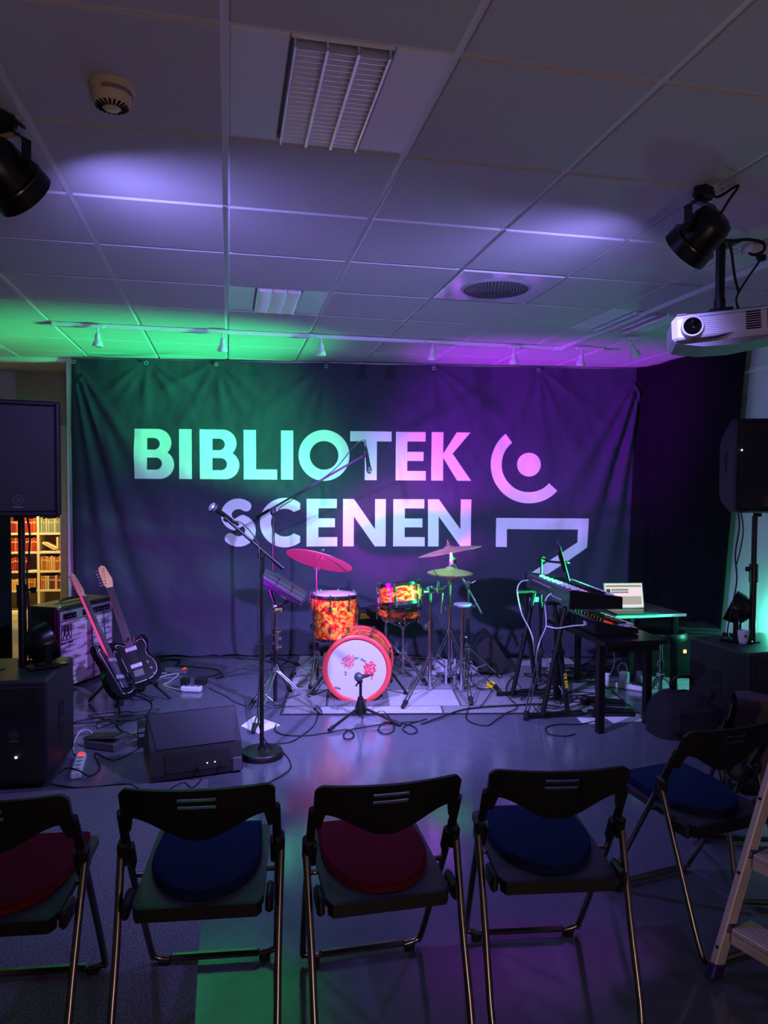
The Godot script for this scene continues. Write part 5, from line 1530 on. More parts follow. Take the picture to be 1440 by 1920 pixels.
	put(bo, "lower_tube", inside(bo).rod(bf + Vector3(0, 0.03, 0), Vector3(bf.x, 0.5, bf.z), 0.0135, 14), mat("dark_chrome"))
	put(bo, "upper_tube", inside(bo).rod(Vector3(bf.x, 0.5, bf.z), bt, 0.0105, 14), chrome)
	put(bo, "boom_clamp", inside(bo).box(bt, Vector3(0.05, 0.06, 0.05), 0.014).rod(bt, bt + Vector3(0.06, 0.03, 0), 0.006), chrome)
	var bn2 := bc + Vector3(0.04, -0.1, -0.02)
	put(bo, "boom_arm", inside(bo).rod(bn2, be, 0.0085, 12), chrome)
	put(bo, "tilter", inside(bo).box(bn2, Vector3(0.045, 0.06, 0.045), 0.014).rod(bn2, bc + Vector3(-0.005, 0.05, 0), 0.006), chrome)
	cymbal("crash_cymbal", "thin cymbal tilted upward to the right above the hi-hat", bc, Vector3(-0.17, 0.98, -0.1), 0.25)

	# low stand with a small plate
	var pf: Vector3 = Vector3(1.705, 0, -5.162)
	var po := thing("plate_stand", "stand", "chrome tripod stand with a small empty pad plate in front of the hi-hat", pf)
	tripod(po, pf, 0.26, 0.06, [Vector3(1.998, 0, -5.134), Vector3(1.672, 0, -4.846), Vector3(1.691, 0, -5.497)], chrome)
	var pt: Vector3 = Vector3(1.658, 0.675, -5.038)
	put(po, "lower_tube", inside(po).rod(pf + Vector3(0, 0.03, 0), pf + Vector3(0, 0.42, 0), 0.014, 14), chrome)
	put(po, "upper_tube", inside(po).rod(pf + Vector3(0, 0.42, 0), Vector3(pf.x, pt.y, pf.z), 0.011, 14), chrome)
	put(po, "height_collar", inside(po).rod(pf + Vector3(0, 0.4, 0), pf + Vector3(0, 0.45, 0), 0.02, 14), chrome)
	wing(po, pf + Vector3(0, 0.43, 0), Vector3(0.95, 0, 0.2), chrome)
	put(po, "plate", inside(po).lathe([Vector2(0, -0.012), Vector2(0.06, -0.012), Vector2(0.068, 0.0), Vector2(0.066, 0.008), Vector2(0, 0.01)], 26, Transform3D(Basis(), Vector3(pf.x, pt.y, pf.z))), mat("pedal_grey"))
	for s: float in [-1.0, 1.0]:
		put(po, "plate_screw", inside(po).rod(Vector3(pf.x + s * 0.05, pt.y, pf.z + 0.03), Vector3(pf.x + s * 0.085, pt.y - 0.01, pf.z + 0.035), 0.007), chrome)

	# throne
	var tf: Vector3 = Vector3(1.32, 0.51, -6.076)
	var th := thing("drum_throne", "stool", "round black drum throne half hidden behind the snare drum", Vector3(tf.x, 0, tf.z))
	put(th, "seat", MB.new().lathe([Vector2(0, 0.44), Vector2(0.15, 0.44), Vector2(0.172, 0.46), Vector2(0.172, 0.5), Vector2(0.155, 0.52), Vector2(0, 0.525)], 36), mat("vinyl_black", Color(0.04, 0.04, 0.05), 0.4))
	put(th, "post", MB.new().rod(Vector3(0, 0.03, 0), Vector3(0, 0.44, 0), 0.0125, 14).rod(Vector3(0, 0.3, 0), Vector3(0, 0.35, 0), 0.02, 14), chrome)
	tripod(th, th.position, 0.24, 0.06, [th.position + Vector3(-0.22, 0, 0.12), th.position + Vector3(0.22, 0, 0.12), th.position + Vector3(0, 0, -0.16)], chrome)

	# black case with a yellow tag behind the floor tom
	var yc := thing("hardware_case", "case", "black hardware case with a bright yellow label behind the bass drum", Vector3(1.188, 0, -6.251), 0.1)
	put(yc, "case_body", MB.new().box(Vector3(0, 0.23, -0.12), Vector3(0.34, 0.46, 0.2), 0.02), mat("case_black", Color(0.03, 0.03, 0.035), 0.6))
	put(yc, "yellow_label", MB.new().prism([Vector2(-0.045, 0.0), Vector2(0.05, 0.0), Vector2(0.032, 0.045), Vector2(-0.03, 0.045)], -0.022, -0.012, Transform3D(Basis(), Vector3(-0.02, 0.39, 0))), mat("label_yellow", Color(0.95, 0.85, 0.12), 0.5))

	# sample pad and its stand
	var af: Vector3 = Vector3(0.315, 0, -5.048)
	var ac: Vector3 = Vector3(0.37, 0.846, -5.063)
	var an := thing("pad_stand", "stand", "double-braced chrome stand under the tilted sample pad", af)
	tripod(an, af, 0.29, 0.05, [Vector3(0.146, 0, -4.561), Vector3(0.613, 0, -4.857), Vector3(0.141, 0, -5.082)], chrome, 0.011, true)
	put(an, "lower_tube", inside(an).rod(af + Vector3(0, 0.03, 0), af + Vector3(0, 0.42, 0), 0.0145, 16), black)
	put(an, "upper_tube", inside(an).rod(af + Vector3(0, 0.42, 0), Vector3(af.x, ac.y - 0.14, af.z), 0.0115, 14), chrome)
	for y in [0.44, 0.5, 0.55]:
		put(an, "clamp", inside(an).rod(af + Vector3(0, y - 0.02, 0), af + Vector3(0, y + 0.02, 0), 0.022, 14).box(af + Vector3(0.02, y, 0.01), Vector3(0.04, 0.025, 0.03), 0.008), chrome)
	var jo := Vector3(af.x, ac.y - 0.13, af.z)
	put(an, "tilt_joint", inside(an).ball(jo, 0.03, 14).box(jo + Vector3(0.02, -0.01, 0.02), Vector3(0.07, 0.04, 0.04), 0.01), chrome)
	var px := Vector3(0.85, -0.515, 0.1).normalized()
	var py := Vector3(0.48, 0.85, 0.2)
	py = (py - px * py.dot(px)).normalized()
	var pz := px.cross(py)
	for s: float in [-1.0, 1.0]:
		put(an, "mount_arm", inside(an).rod(jo, ac + px * s * 0.1 - py * 0.03, 0.011, 10), black)
	var pad := thing("sample_pad", "drum pad", "dark tilted electronic sample pad on the double-braced stand", ac)
	pad.basis = Basis(px, py, pz)
	put(pad, "housing", MB.new().box(Vector3(0, 0, 0), Vector3(0.34, 0.06, 0.24), 0.014), mat("pad_shell", Color(0.1, 0.1, 0.12), 0.35))
	put(pad, "raised_rear", MB.new().box(Vector3(0.03, 0.032, -0.08), Vector3(0.26, 0.02, 0.06), 0.008), mat("pad_shell"))
	for i in 3:
		for j in 2:
			put(pad, "strike_pad", MB.new().box(Vector3(-0.108 + 0.108 * i, 0.028, 0.075 - 0.085 * j), Vector3(0.1, 0.012, 0.078), 0.004), mat("pad_rubber", Color(0.2, 0.2, 0.22), 0.6))
	put(pad, "side_rail", MB.new().box(Vector3(0, 0.0, 0.117), Vector3(0.32, 0.02, 0.006), 0.002), mat("panel_silver", Color(0.55, 0.56, 0.6), 0.4, 0.7))

	# overhead microphone stand
	var of: Vector3 = Vector3(0.354, 0, -5.952)
	var oj: Vector3 = Vector3(0.361, 1.344, -6.075)
	var oo := thing("microphone_stand", "stand", "tall purple-lit boom stand reaching up over the drum kit", of)
	tripod(oo, of, 0.16, 0.05, [Vector3(-0.103, 0, -5.939), Vector3(0.588, 0, -6.23), Vector3(0.453, 0, -5.433)], black, 0.008, true)
	put(oo, "lower_tube", inside(oo).rod(of + Vector3(0, 0.04, 0), Vector3(of.x, 0.75, of.z), 0.0115, 14), mat("stand_grey", Color(0.3, 0.3, 0.33), 0.3, 0.6))
	var ojt := Vector3(of.x, oj.y, of.z)
	put(oo, "upper_tube", inside(oo).rod(Vector3(of.x, 0.75, of.z), ojt, 0.009, 12), mat("stand_grey"))
	put(oo, "boom_joint", inside(oo).box(ojt, Vector3(0.045, 0.07, 0.045), 0.014).rod(ojt, ojt + Vector3(0, 0, 0.05), 0.012), mat("stand_grey"))
	var ob0: Vector3 = Vector3(0.229, 1.289, -6.142)
	var ob1: Vector3 = Vector3(1.063, 1.805, -5.635)
	put(oo, "boom_arm", inside(oo).rod(ob0, ob1, 0.0085, 12), mat("stand_grey"))
	put(oo, "counter_grip", inside(oo).rod(ob0, ob0.lerp(ob1, 0.12), 0.013, 12), black)
	put(oo, "mic_clip", inside(oo).rod(ob1 - (ob1 - ob0).normalized() * 0.03, ob1 + Vector3(0.01, 0, 0), 0.014, 12), black)
	var om0: Vector3 = Vector3(1.055, 1.859, -5.638)
	var om1: Vector3 = Vector3(1.08, 1.65, -5.605)
	microphone("microphone", "slim dark microphone hanging straight down over the drums in front of the letter T", om0, om1, 0.021, black, mat("mic_mesh", Color(0.25, 0.25, 0.27), 0.45, 0.6))
	single("microphone_cable", MB.new().tube(smooth([om0 + Vector3(0, 0.04, 0), om0 + Vector3(-0.02, 0.055, 0), om0 + Vector3(-0.1, 0.0, 0.02), ob0.lerp(ob1, 0.7) + Vector3(0, 0.02, 0.01), ob0.lerp(ob1, 0.35) + Vector3(0, -0.02, 0.02), ojt + Vector3(0.02, -0.05, 0.02), Vector3(of.x + 0.02, 0.8, of.z + 0.015), Vector3(of.x + 0.02, 0.25, of.z + 0.02), Vector3(of.x + 0.05, 0.01, of.z + 0.1)], 6), 0.0035, 6), mat("rubber_black"), "cable", "thin cable following the overhead boom and its pole")

	# singer's microphone stand
	var vf: Vector3 = Vector3(0.185, 0, -4.187)
	var vj: Vector3 = Vector3(0.183, 1.155, -4.203)
	var vjt := Vector3(vf.x, vj.y, vf.z)
	var vo := thing("microphone_stand", "stand", "black round-base boom stand in front of the sample pad", vf)
	put(vo, "base", MB.new().lathe([Vector2(0, 0.0), Vector2(0.122, 0.0), Vector2(0.124, 0.006), Vector2(0.122, 0.028), Vector2(0.116, 0.036), Vector2(0.025, 0.042), Vector2(0.02, 0.06), Vector2(0, 0.06)], 48), mat("cast_black", Color(0.05, 0.05, 0.055), 0.4))
	put(vo, "lower_tube", inside(vo).rod(vf + Vector3(0, 0.05, 0), Vector3(vf.x, 0.62, vf.z), 0.0125, 16), black)
	put(vo, "upper_tube", inside(vo).rod(Vector3(vf.x, 0.62, vf.z), vjt, 0.0095, 14), black)
	put(vo, "clutch", inside(vo).rod(Vector3(vf.x, 0.56, vf.z), Vector3(vf.x, 0.65, vf.z), 0.017, 16).rod(vjt - Vector3(0, 0.1, 0), vjt - Vector3(0, 0.02, 0), 0.015, 14), black)
	put(vo, "boom_joint", inside(vo).box(vjt, Vector3(0.04, 0.05, 0.04), 0.014), black)
	var vb0: Vector3 = Vector3(0.308, 1.075, -4.215)
	var vb1: Vector3 = Vector3(-0.003, 1.354, -4.189)
	put(vo, "boom_arm", inside(vo).rod(vb0, vb1, 0.008, 12), black)
	put(vo, "counter_grip", inside(vo).rod(vb0, vb0.lerp(vb1, 0.18), 0.0125, 12), black)
	put(vo, "mic_clip", inside(vo).rod(vb1, vb1 + Vector3(-0.02, 0.015, 0), 0.014, 12), black)
	microphone("microphone", "ball-headed vocal microphone on the round-base boom stand", Vector3(0.017, 1.356, -4.205), Vector3(-0.099, 1.439, -4.161), 0.027, black, mat("mic_mesh_pale", Color(0.5, 0.5, 0.54), 0.4, 0.6))
	single("microphone_cable", MB.new().tube(smooth([Vector3(0.026, 1.35, -4.203), Vector3(0.079, 1.336, -4.191), Vector3(0.152, 1.246, -4.172), Vector3(0.172, 1.134, -4.143), Vector3(0.16, 0.834, -4.135), Vector3(0.17, 0.537, -4.112), Vector3(0.16, 0.248, -4.073), Vector3(0.226, 0.06, -4.167), Vector3(0.306, 0.006, -4.215), Vector3(0.331, 0.006, -3.964), Vector3(0.191, 0.006, -3.773)], 5), 0.0035, 6), mat("rubber_black"), "cable", "thin cable running down the round-base microphone stand")

	# short stand in front of the bass drum
	var mf: Vector3 = Vector3(0.859, 0, -4.74)
	var mo := thing("microphone_stand", "stand", "short black tripod stand in front of the bass drum", mf)
	var mh := mf + Vector3(0, 0.085, 0)
	for f in [Vector3(0.618, 0, -4.518), Vector3(1.087, 0, -4.53), Vector3(0.958, 0, -5.114)]:
		var lg := put(mo, "leg", inside(mo).rod(mh, f + Vector3(0, 0.014, 0), 0.009, 10), black)
		put(lg, "rubber_foot", inside(mo).rod((f + Vector3(0, 0.014, 0)).lerp(mh, 0.14), f + Vector3(0, 0.012, 0), 0.0125, 10), mat("rubber_black"))
	put(mo, "hub", inside(mo).lathe([Vector2(0.0, 0.045), Vector2(0.04, 0.045), Vector2(0.042, 0.06), Vector2(0.024, 0.12), Vector2(0.018, 0.15), Vector2(0, 0.15)], 24, Transform3D(Basis(), mf)), black)
	put(mo, "tube", inside(mo).rod(mh, mf + Vector3(0, 0.255, 0), 0.0095, 14), black)
	put(mo, "mic_clip", inside(mo).box(mf + Vector3(-0.005, 0.262, 0.0), Vector3(0.035, 0.05, 0.03), 0.01).rod(mf + Vector3(-0.02, 0.245, 0.01), mf + Vector3(-0.035, 0.225, 0.012), 0.006), black)
	var mk := mf + Vector3(0.01, 0.285, 0.0)
	microphone("microphone", "round-headed microphone on the short stand in front of the bass drum", mk + Vector3(0.055, -0.012, -0.06), mk + Vector3(-0.045, 0.012, 0.06), 0.029, mat("mic_body_grey", Color(0.2, 0.2, 0.23), 0.4), mat("mic_mesh_dark", Color(0.32, 0.32, 0.38), 0.4, 0.5))

	# wedge monitor beside the kit
	var wm := thing("floor_monitor", "loudspeaker", "black wedge monitor propped on its edge between the drums and the keyboards", Vector3(2.144, 0, -5.608))
	var a0: Vector3 = Vector3(1.915, 0.168, -5.63)
	var poly := []
	for p in [Vector3(1.915, 0.168, -5.63), Vector3(2.107, 0.33, -5.594), Vector3(2.251, 0.109, -5.556), Vector3(2.179, 0.022, -5.568), Vector3(2, 0.043, -5.607)]:
		poly.append(Vector2(p.x - a0.x, maxf(0.012, p.y)))
	var wv := Basis(Vector3.UP, -0.2)
	var wb := inside(wm)
	wb.prism(poly, -0.42, 0.0, Transform3D(wv, Vector3(a0.x, 0, a0.z)))
	put(wm, "cabinet", wb, mat("sub_shell"))
	var gm := inside(wm)
	var g0: Vector2 = poly[0]
	var g1: Vector2 = poly[1]
	var gn := Vector2(-(g1 - g0).y, (g1 - g0).x).normalized()
	var gmid := (g0 + g1) / 2 + gn * 0.004
	gm.box(Vector3(a0.x, 0, a0.z) + wv * Vector3(gmid.x, gmid.y, -0.21), Vector3(g0.distance_to(g1) - 0.03, 0.014, 0.38), 0.004, wv * Basis(Vector3(0, 0, 1), (g1 - g0).angle()))
	put(wm, "grille", gm, mat("monitor_grille", Color(0.12, 0.12, 0.13), 0.45))
	var pc := Vector2.ZERO
	for p in poly:
		pc += p / 5.0
	for e in [[-0.02, 0.01, 0.02], [0.012, -0.03, 0.019]]:
		put(wm, "socket_hole", inside(wm).rod(Vector3(a0.x, 0, a0.z) + wv * Vector3(pc.x + e[0], pc.y + e[1], -0.01), Vector3(a0.x, 0, a0.z) + wv * Vector3(pc.x + e[0], pc.y + e[1], 0.002), e[2], 16), mat("hole_black"))
	for p in poly:
		var q: Vector2 = p.lerp(pc, 0.28)
		put(wm, "corner_screw", inside(wm).rod(Vector3(a0.x, 0, a0.z) + wv * Vector3(q.x, q.y, -0.005), Vector3(a0.x, 0, a0.z) + wv * Vector3(q.x, q.y, 0.003), 0.008, 10), mat("dark_chrome"))


# ---------------------------------------------------------------- keyboards
func keybed(o: Node3D, x0: float, x1: float, z0: float, octaves: int, y: float) -> void:
	# keys laid along local -z from z0 (nearest) on; front edge of the keys at x1
	var ivory := mat("key_white", Color(0.86, 0.86, 0.87), 0.25)
	var ebony := mat("key_black", Color(0.02, 0.02, 0.022), 0.25)
	var pitch: float = x1
	var w := 0.0225
	if o.has_meta("mini"):
		w = 0.0205
	var white := MB.new().box(Vector3(0, 0, 0), Vector3(x1 - x0, 0.014, w - 0.0015), 0.002).made()
	var dark := MB.new().box(Vector3(0, 0, 0), Vector3((x1 - x0) * 0.62, 0.014, 0.011), 0.003).made()
	for i in octaves * 7:
		var z := z0 - w * (i + 0.5)
		lay(o, "white_key", white, ivory, Transform3D(Basis(), Vector3((x0 + x1) / 2, y, z)))
		if i % 7 in [0, 1, 3, 4, 5]:
			lay(o, "black_key", dark, ebony, Transform3D(Basis(), Vector3(x0 + (x1 - x0) * 0.31, y + 0.011, z - w * 0.5)))


func keys() -> void:
	var black := mat("stand_black")
	var rubber := mat("rubber_black")
	var chrome := mat("chrome")
	# upper synthesizer: origin at its near left lower corner, -z runs away from the camera, +x to the player
	var a: Vector3 = Vector3(2.083, 0.9, -4.18)
	var b: Vector3 = Vector3(2.202, 0.9, -5.15)
	var dirn := (b - a)
	dirn.y = 0.0
	var l := dirn.length()
	var turn := atan2(-dirn.x, -dirn.z)
	var o := thing("synthesizer", "keyboard", "long upper synthesizer with green-lit controls on the stand", Vector3(a.x, 0.795, a.z), turn)
	var shell := mat("synth_shell", Color(0.2, 0.21, 0.23), 0.4)
	put(o, "case", MB.new().prism([Vector2(0.0, 0.0), Vector2(0.33, 0.0), Vector2(0.33, 0.05), Vector2(0.19, 0.062), Vector2(0.17, 0.075), Vector2(0.02, 0.105), Vector2(0.0, 0.1)], -l, -0.02), shell)
	for zz in [[-0.03, 0.0], [-l - 0.02, -l + 0.005]]:
		put(o, "end_cheek", MB.new().prism([Vector2(-0.004, -0.004), Vector2(0.336, -0.004), Vector2(0.336, 0.07), Vector2(0.19, 0.09), Vector2(0.015, 0.115), Vector2(-0.004, 0.108)], zz[0], zz[1]), mat("cheek_black", Color(0.015, 0.015, 0.017), 0.35))
	keybed(o, 0.195, 0.325, -0.1, 5, 0.066)
	var slope := Basis(Vector3(0, 0, 1), -0.2)
	var cap := MB.new().box(Vector3.ZERO, Vector3(0.022, 0.016, 0.009), 0.002).made()
	for i in 24:
		lay(o, "slider", cap, mat("slider_pale", Color(0.8, 0.82, 0.8), 0.35), Transform3D(slope, Vector3(0.05 + 0.02 * ((i * 7) % 3), 0.108 - 0.004 * ((i * 7) % 3), -0.1 - (l - 0.2) * i / 24.0)))
	for i in 14:
		put(o, "button", MB.new().box(Vector3(0.125, 0.0875, -0.14 - (l - 0.3) * i / 14.0), Vector3(0.016, 0.008, 0.02), 0.002, slope), mat("slider_pale"))
	for i in 5:
		put(o, "lit_button", MB.new().box(Vector3(0.155, 0.0815, -0.06 - 0.03 * i), Vector3(0.012, 0.006, 0.016), 0.001, slope), lamp_glow("orange_led", Color(1.0, 0.25, 0.08), 2.0))
	for i in 9:
		put(o, "rear_socket", MB.new().rod(Vector3(0.002, 0.05, -l * 0.35 - 0.06 * i), Vector3(-0.004, 0.05, -l * 0.35 - 0.06 * i), 0.009, 12), rubber)
	put(o, "rear_label", MB.new().box(Vector3(-0.0015, 0.078, -l * 0.62), Vector3(0.002, 0.006, l * 0.44)).box(Vector3(-0.0015, 0.03, -l * 0.3), Vector3(0.002, 0.008, l * 0.25)), mat("label_grey", Color(0.55, 0.56, 0.6), 0.5))

	# lower synthesizer
	var c: Vector3 = Vector3(2.303, 0.69, -4.265)
	var d: Vector3 = Vector3(2.317, 0.69, -4.923)
	var dd := d - c
	dd.y = 0.0
	var l2 := dd.length()
	var o2 := thing("synthesizer", "keyboard", "small lower synthesizer with red-lit buttons on the black table", Vector3(c.x, 0.605, c.z), atan2(-dd.x, -dd.z))
	o2.set_meta("mini", true)
	put(o2, "case", MB.new().prism([Vector2(0.0, 0.0), Vector2(0.3, 0.0), Vector2(0.3, 0.035), Vector2(0.17, 0.05), Vector2(0.04, 0.085), Vector2(0.0, 0.085)], -l2, 0.0), mat("synth_dark", Color(0.05, 0.05, 0.06), 0.3))
	put(o2, "rear_panel", MB.new().box(Vector3(-0.002, 0.048, -l2 / 2), Vector3(0.006, 0.06, l2 - 0.02), 0.002), mat("rear_gloss", Color(0.1, 0.1, 0.14), 0.2))
	lay(o2, "logo", words("JD", 0.03, 0.002), mat("guard_white"), Transform3D(Basis(Vector3.UP, -PI / 2), Vector3(-0.006, 0.05, -0.14)))
	keybed(o2, 0.175, 0.29, -0.04, 3, 0.05)
	for i in 16:
		var tilt := Basis(Vector3(0, 0, 1), -0.26)
		put(o2, "lit_button", MB.new().box(Vector3(0.14, 0.0625, -0.06 - 0.024 * i), Vector3(0.01, 0.006, 0.014), 0.001, tilt), lamp_glow("red_led", Color(1.0, 0.1, 0.05), 0.8))
	for i in 10:
		var kb := put(o2, "knob", MB.new().rod(Vector3(0.075, 0.072, -0.06 - 0.045 * i), Vector3(0.08, 0.092, -0.06 - 0.045 * i), 0.0085, 12), rubber)
		put(kb, "knob_cap", MB.new().rod(Vector3(0.08, 0.092, -0.06 - 0.045 * i), Vector3(0.0803, 0.0935, -0.06 - 0.045 * i), 0.006, 10), mat("slider_pale"))
	put(o2, "wheel", MB.new().rod(Vector3(0.235, 0.046, -0.022), Vector3(0.235, 0.046, -0.036), 0.018, 16), mat("slider_pale"))

	# crossed-leg stand under the upper synthesizer
	var sx := a.x + 0.02
	var xs := thing("keyboard_stand", "stand", "black crossed-leg keyboard stand with a yellow mark on one leg", Vector3(sx, 0, a.z - 0.3))
	for e in [[-0.34, "near"], [-0.86, "far"]]:
		var z: float = a.z + e[0]
		put(xs, "foot_bar", inside(xs).box(Vector3(sx + 0.04, 0.022, z), Vector3(0.42, 0.032, 0.032), 0.006), black)
		var t1 := inside(xs)
		t1.rod(Vector3(sx + 0.14, 0.03, z), Vector3(sx + 0.04, 0.77, z), 0.017, 12)
		put(xs, "leg", t1, black)
		put(xs, "leg", inside(xs).rod(Vector3(sx - 0.06, 0.03, z + 0.035), Vector3(sx + 0.1, 0.77, z + 0.035), 0.017, 12), black)
		put(xs, "pivot", inside(xs).rod(Vector3(sx + 0.055, 0.45, z - 0.02), Vector3(sx + 0.055, 0.45, z + 0.06), 0.03, 16), black)
		put(xs, "top_arm", inside(xs).box(Vector3(sx + 0.16, 0.78, z + 0.015), Vector3(0.4, 0.026, 0.03), 0.005), black)
	var mk := lay(xs, "leg_mark", words("OX KEX", 0.022, 0.001), mat("label_yellow", Color(0.95, 0.85, 0.12), 0.5), Transform3D(Basis(Vector3(0, 0, 1), -PI / 2 + 0.13), Vector3(0.115, 0.25, -0.022)))

	# black table
	var tb := thing("side_table", "table", "low black table with square legs carrying the lower synthesizer", Vector3(2.46, 0, -4.5), -0.06)
	put(tb, "top", inside(tb).box(Vector3(2.48, 0.585, -4.5), Vector3(0.44, 0.03, 0.86), 0.003), mat("table_black", Color(0.025, 0.025, 0.028), 0.35))
	for p in [Vector3(2.294, 0, -4.178), Vector3(2.686, 0, -4.281), Vector3(2.33, 0, -4.86), Vector3(2.67, 0, -4.86)]:
		put(tb, "leg", inside(tb).box(Vector3(p.x, 0.285, p.z), Vector3(0.045, 0.57, 0.045), 0.003), mat("table_black"))
	for zz in [-4.12, -4.88]:
		put(tb, "apron", inside(tb).box(Vector3(2.48, 0.55, zz), Vector3(0.36, 0.05, 0.02), 0.002), mat("table_black"))

	# laptop table and laptop
	var lt := thing("laptop_table", "table", "small dark table with a pale edge under the laptop", Vector3(2.95, 0, -4.95))
	put(lt, "top", inside(lt).box(Vector3(2.93, 0.642, -4.98), Vector3(0.56, 0.018, 0.68), 0.003), mat("table_top_pale", Color(0.3, 0.3, 0.3), 0.4))
	put(lt, "edge_band", inside(lt).box(Vector3(2.93, 0.642, -4.636), Vector3(0.56, 0.02, 0.008), 0.001), mat("guard_white"))
	for p in [Vector3(2.7, 0, -5.28), Vector3(2.72, 0, -4.98), Vector3(3.16, 0, -5.28), Vector3(3.16, 0, -4.7)]:
		put(lt, "leg", inside(lt).box(Vector3(p.x, 0.32, p.z), Vector3(0.04, 0.635, 0.04), 0.003), mat("table_black"))
	var lp := thing("laptop", "laptop", "open silver laptop with a bright white screen behind the keyboards", Vector3(2.83, 0.652, -4.78), -0.1)
	put(lp, "base", MB.new().box(Vector3(0, 0.008, 0.06), Vector3(0.3, 0.014, 0.2), 0.004), mat("laptop_metal", Color(0.3, 0.3, 0.32), 0.35, 0.6))
	put(lp, "keyboard", MB.new().box(Vector3(0, 0.0156, 0.03), Vector3(0.25, 0.002, 0.09), 0.0008), mat("key_black", Color(0.02, 0.02, 0.022), 0.25))
	var lean := Basis(Vector3.RIGHT, -0.22)
	var lid := put(lp, "lid", MB.new().box(Vector3(0, 0.015, -0.04) + lean * Vector3(0, 0.095, -0.003), Vector3(0.3, 0.19, 0.006), 0.002, lean), mat("laptop_metal"))
	put(lid, "screen", MB.new().box(Vector3(0, 0.015, -0.04) + lean * Vector3(0, 0.097, 0.001), Vector3(0.286, 0.174, 0.002), 0.0, lean), lamp_glow("screen_white", Color(1.0, 0.9, 0.93), 0.8))
	for e in [[0.0, 0.165, 0.27, 0.014, "toolbar", Color(0.75, 0.72, 0.66), 0.5], [-0.03, 0.138, 0.13, 0.012, "track_row", Color(0.55, 0.75, 0.62), 0.45], [-0.03, 0.12, 0.13, 0.012, "track_row", Color(0.75, 0.6, 0.85), 0.5], [-0.118, 0.13, 0.03, 0.03, "track_list", Color(0.35, 0.33, 0.33), 0.3], [0.02, 0.06, 0.22, 0.06, "editor_area", Color(0.85, 0.8, 0.78), 0.55]]:
		put(lid, e[4], MB.new().box(Vector3(0, 0.015, -0.04) + lean * Vector3(e[0], e[1], 0.0025), Vector3(e[2], e[3], 0.001), 0.0, lean), lamp_glow("screen_" + e[5].to_html(false), e[5], e[6]))

	# tablet on a microphone stand
	var f: Vector3 = Vector3(2.267, 0, -5.024)
	var top: Vector3 = Vector3(2.166, 1.021, -4.839)
	var ms := thing("tablet_stand", "stand", "slim black tripod stand holding the tablet left of the keyboards", f)
	tripod(ms, f, 0.33, 0.12, [Vector3(1.92, 0, -4.476), Vector3(2.377, 0, -4.759), Vector3(2.489, 0, -5.542)], mat("stand_grey", Color(0.3, 0.3, 0.33), 0.3, 0.6), 0.008, true)
	put(ms, "lower_tube", inside(ms).rod(f + Vector3(0, 0.1, 0), Vector3(f.x, 0.66, f.z), 0.0115, 14), black)
	put(ms, "upper_tube", inside(ms).rod(Vector3(f.x, 0.66, f.z), Vector3(f.x, top.y, f.z), 0.0085, 12), black)
	put(ms, "clutch", inside(ms).rod(Vector3(f.x, 0.63, f.z), Vector3(f.x, 0.7, f.z), 0.016, 14), black)
	put(ms, "holder_joint", inside(ms).ball(Vector3(f.x, top.y, f.z), 0.026, 14).rod(Vector3(f.x, top.y, f.z - 0.03), Vector3(f.x, top.y, f.z + 0.03), 0.02, 12), black)
	var tc: Vector3 = Vector3(2.333, 1.026, -4.804)
	put(ms, "holder_arm", inside(ms).tube(smooth([Vector3(f.x + 0.01, top.y - 0.005, f.z), Vector3(f.x + 0.06, top.y - 0.02, f.z), Vector3(f.x + 0.11, top.y - 0.01, tc.z), tc + Vector3(-0.02, 0, 0)], 4), 0.009, 8), black)
	put(ms, "green_tag", inside(ms).box(f + Vector3(-0.055, 0.72, 0.0), Vector3(0.07, 0.035, 0.012), 0.004), mat("tag_pale", Color(0.75, 0.85, 0.78), 0.5))
	var tt := Basis(Vector3(0, 0, 1), 0.3) * Basis(Vector3.UP, 1.22)
	var tab := thing("tablet", "tablet", "dark tablet seen nearly edge-on in its holder above the upper synthesizer", tc)
	tab.basis = tt
	put(tab, "body", MB.new().box(Vector3(0, 0, 0), Vector3(0.19, 0.265, 0.012), 0.005), mat("tablet_black", Color(0.03, 0.03, 0.035), 0.25))
	put(tab, "screen", MB.new().box(Vector3(0, 0, 0.0065), Vector3(0.17, 0.235, 0.001)), mat("screen_off", Color(0.015, 0.015, 0.02), 0.06))
	put(tab, "grip", MB.new().box(Vector3(0, 0, -0.014), Vector3(0.05, 0.16, 0.018), 0.006), black)

	# stool
	var sf: Vector3 = Vector3(3.139, 0, -4.827)
	var st := thing("stool", "stool", "round black drum stool with a chrome post behind the black table", sf)
	put(st, "seat", MB.new().lathe([Vector2(0, 0.43), Vector2(0.16, 0.43), Vector2(0.178, 0.445), Vector2(0.18, 0.475), Vector2(0.17, 0.495), Vector2(0.14, 0.5), Vector2(0, 0.502)], 40), mat("vinyl_black"))
	put(st, "post", MB.new().rod(Vector3(0, 0.05, 0), Vector3(0, 0.26, 0), 0.0155, 16).rod(Vector3(0, 0.26, 0), Vector3(0, 0.43, 0), 0.012, 16), chrome)
	put(st, "collar", MB.new().rod(Vector3(0, 0.23, 0), Vector3(0, 0.275, 0), 0.023, 16), chrome)
	wing(st, sf + Vector3(0, 0.25, 0), Vector3(-0.9, 0, 0.4), chrome)
	tripod(st, sf, 0.16, 0.05, [sf + Vector3(-0.17, 0, 0.06), sf + Vector3(0.13, 0, 0.12), sf + Vector3(0.03, 0, -0.19)], chrome, 0.01, true)

	# floor speaker at the right wall
	var bx := thing("floor_monitor", "loudspeaker", "dark green-lit speaker box with a small orange light by the right wall", Vector3(3.5, 0.05, -5.1), -0.42)
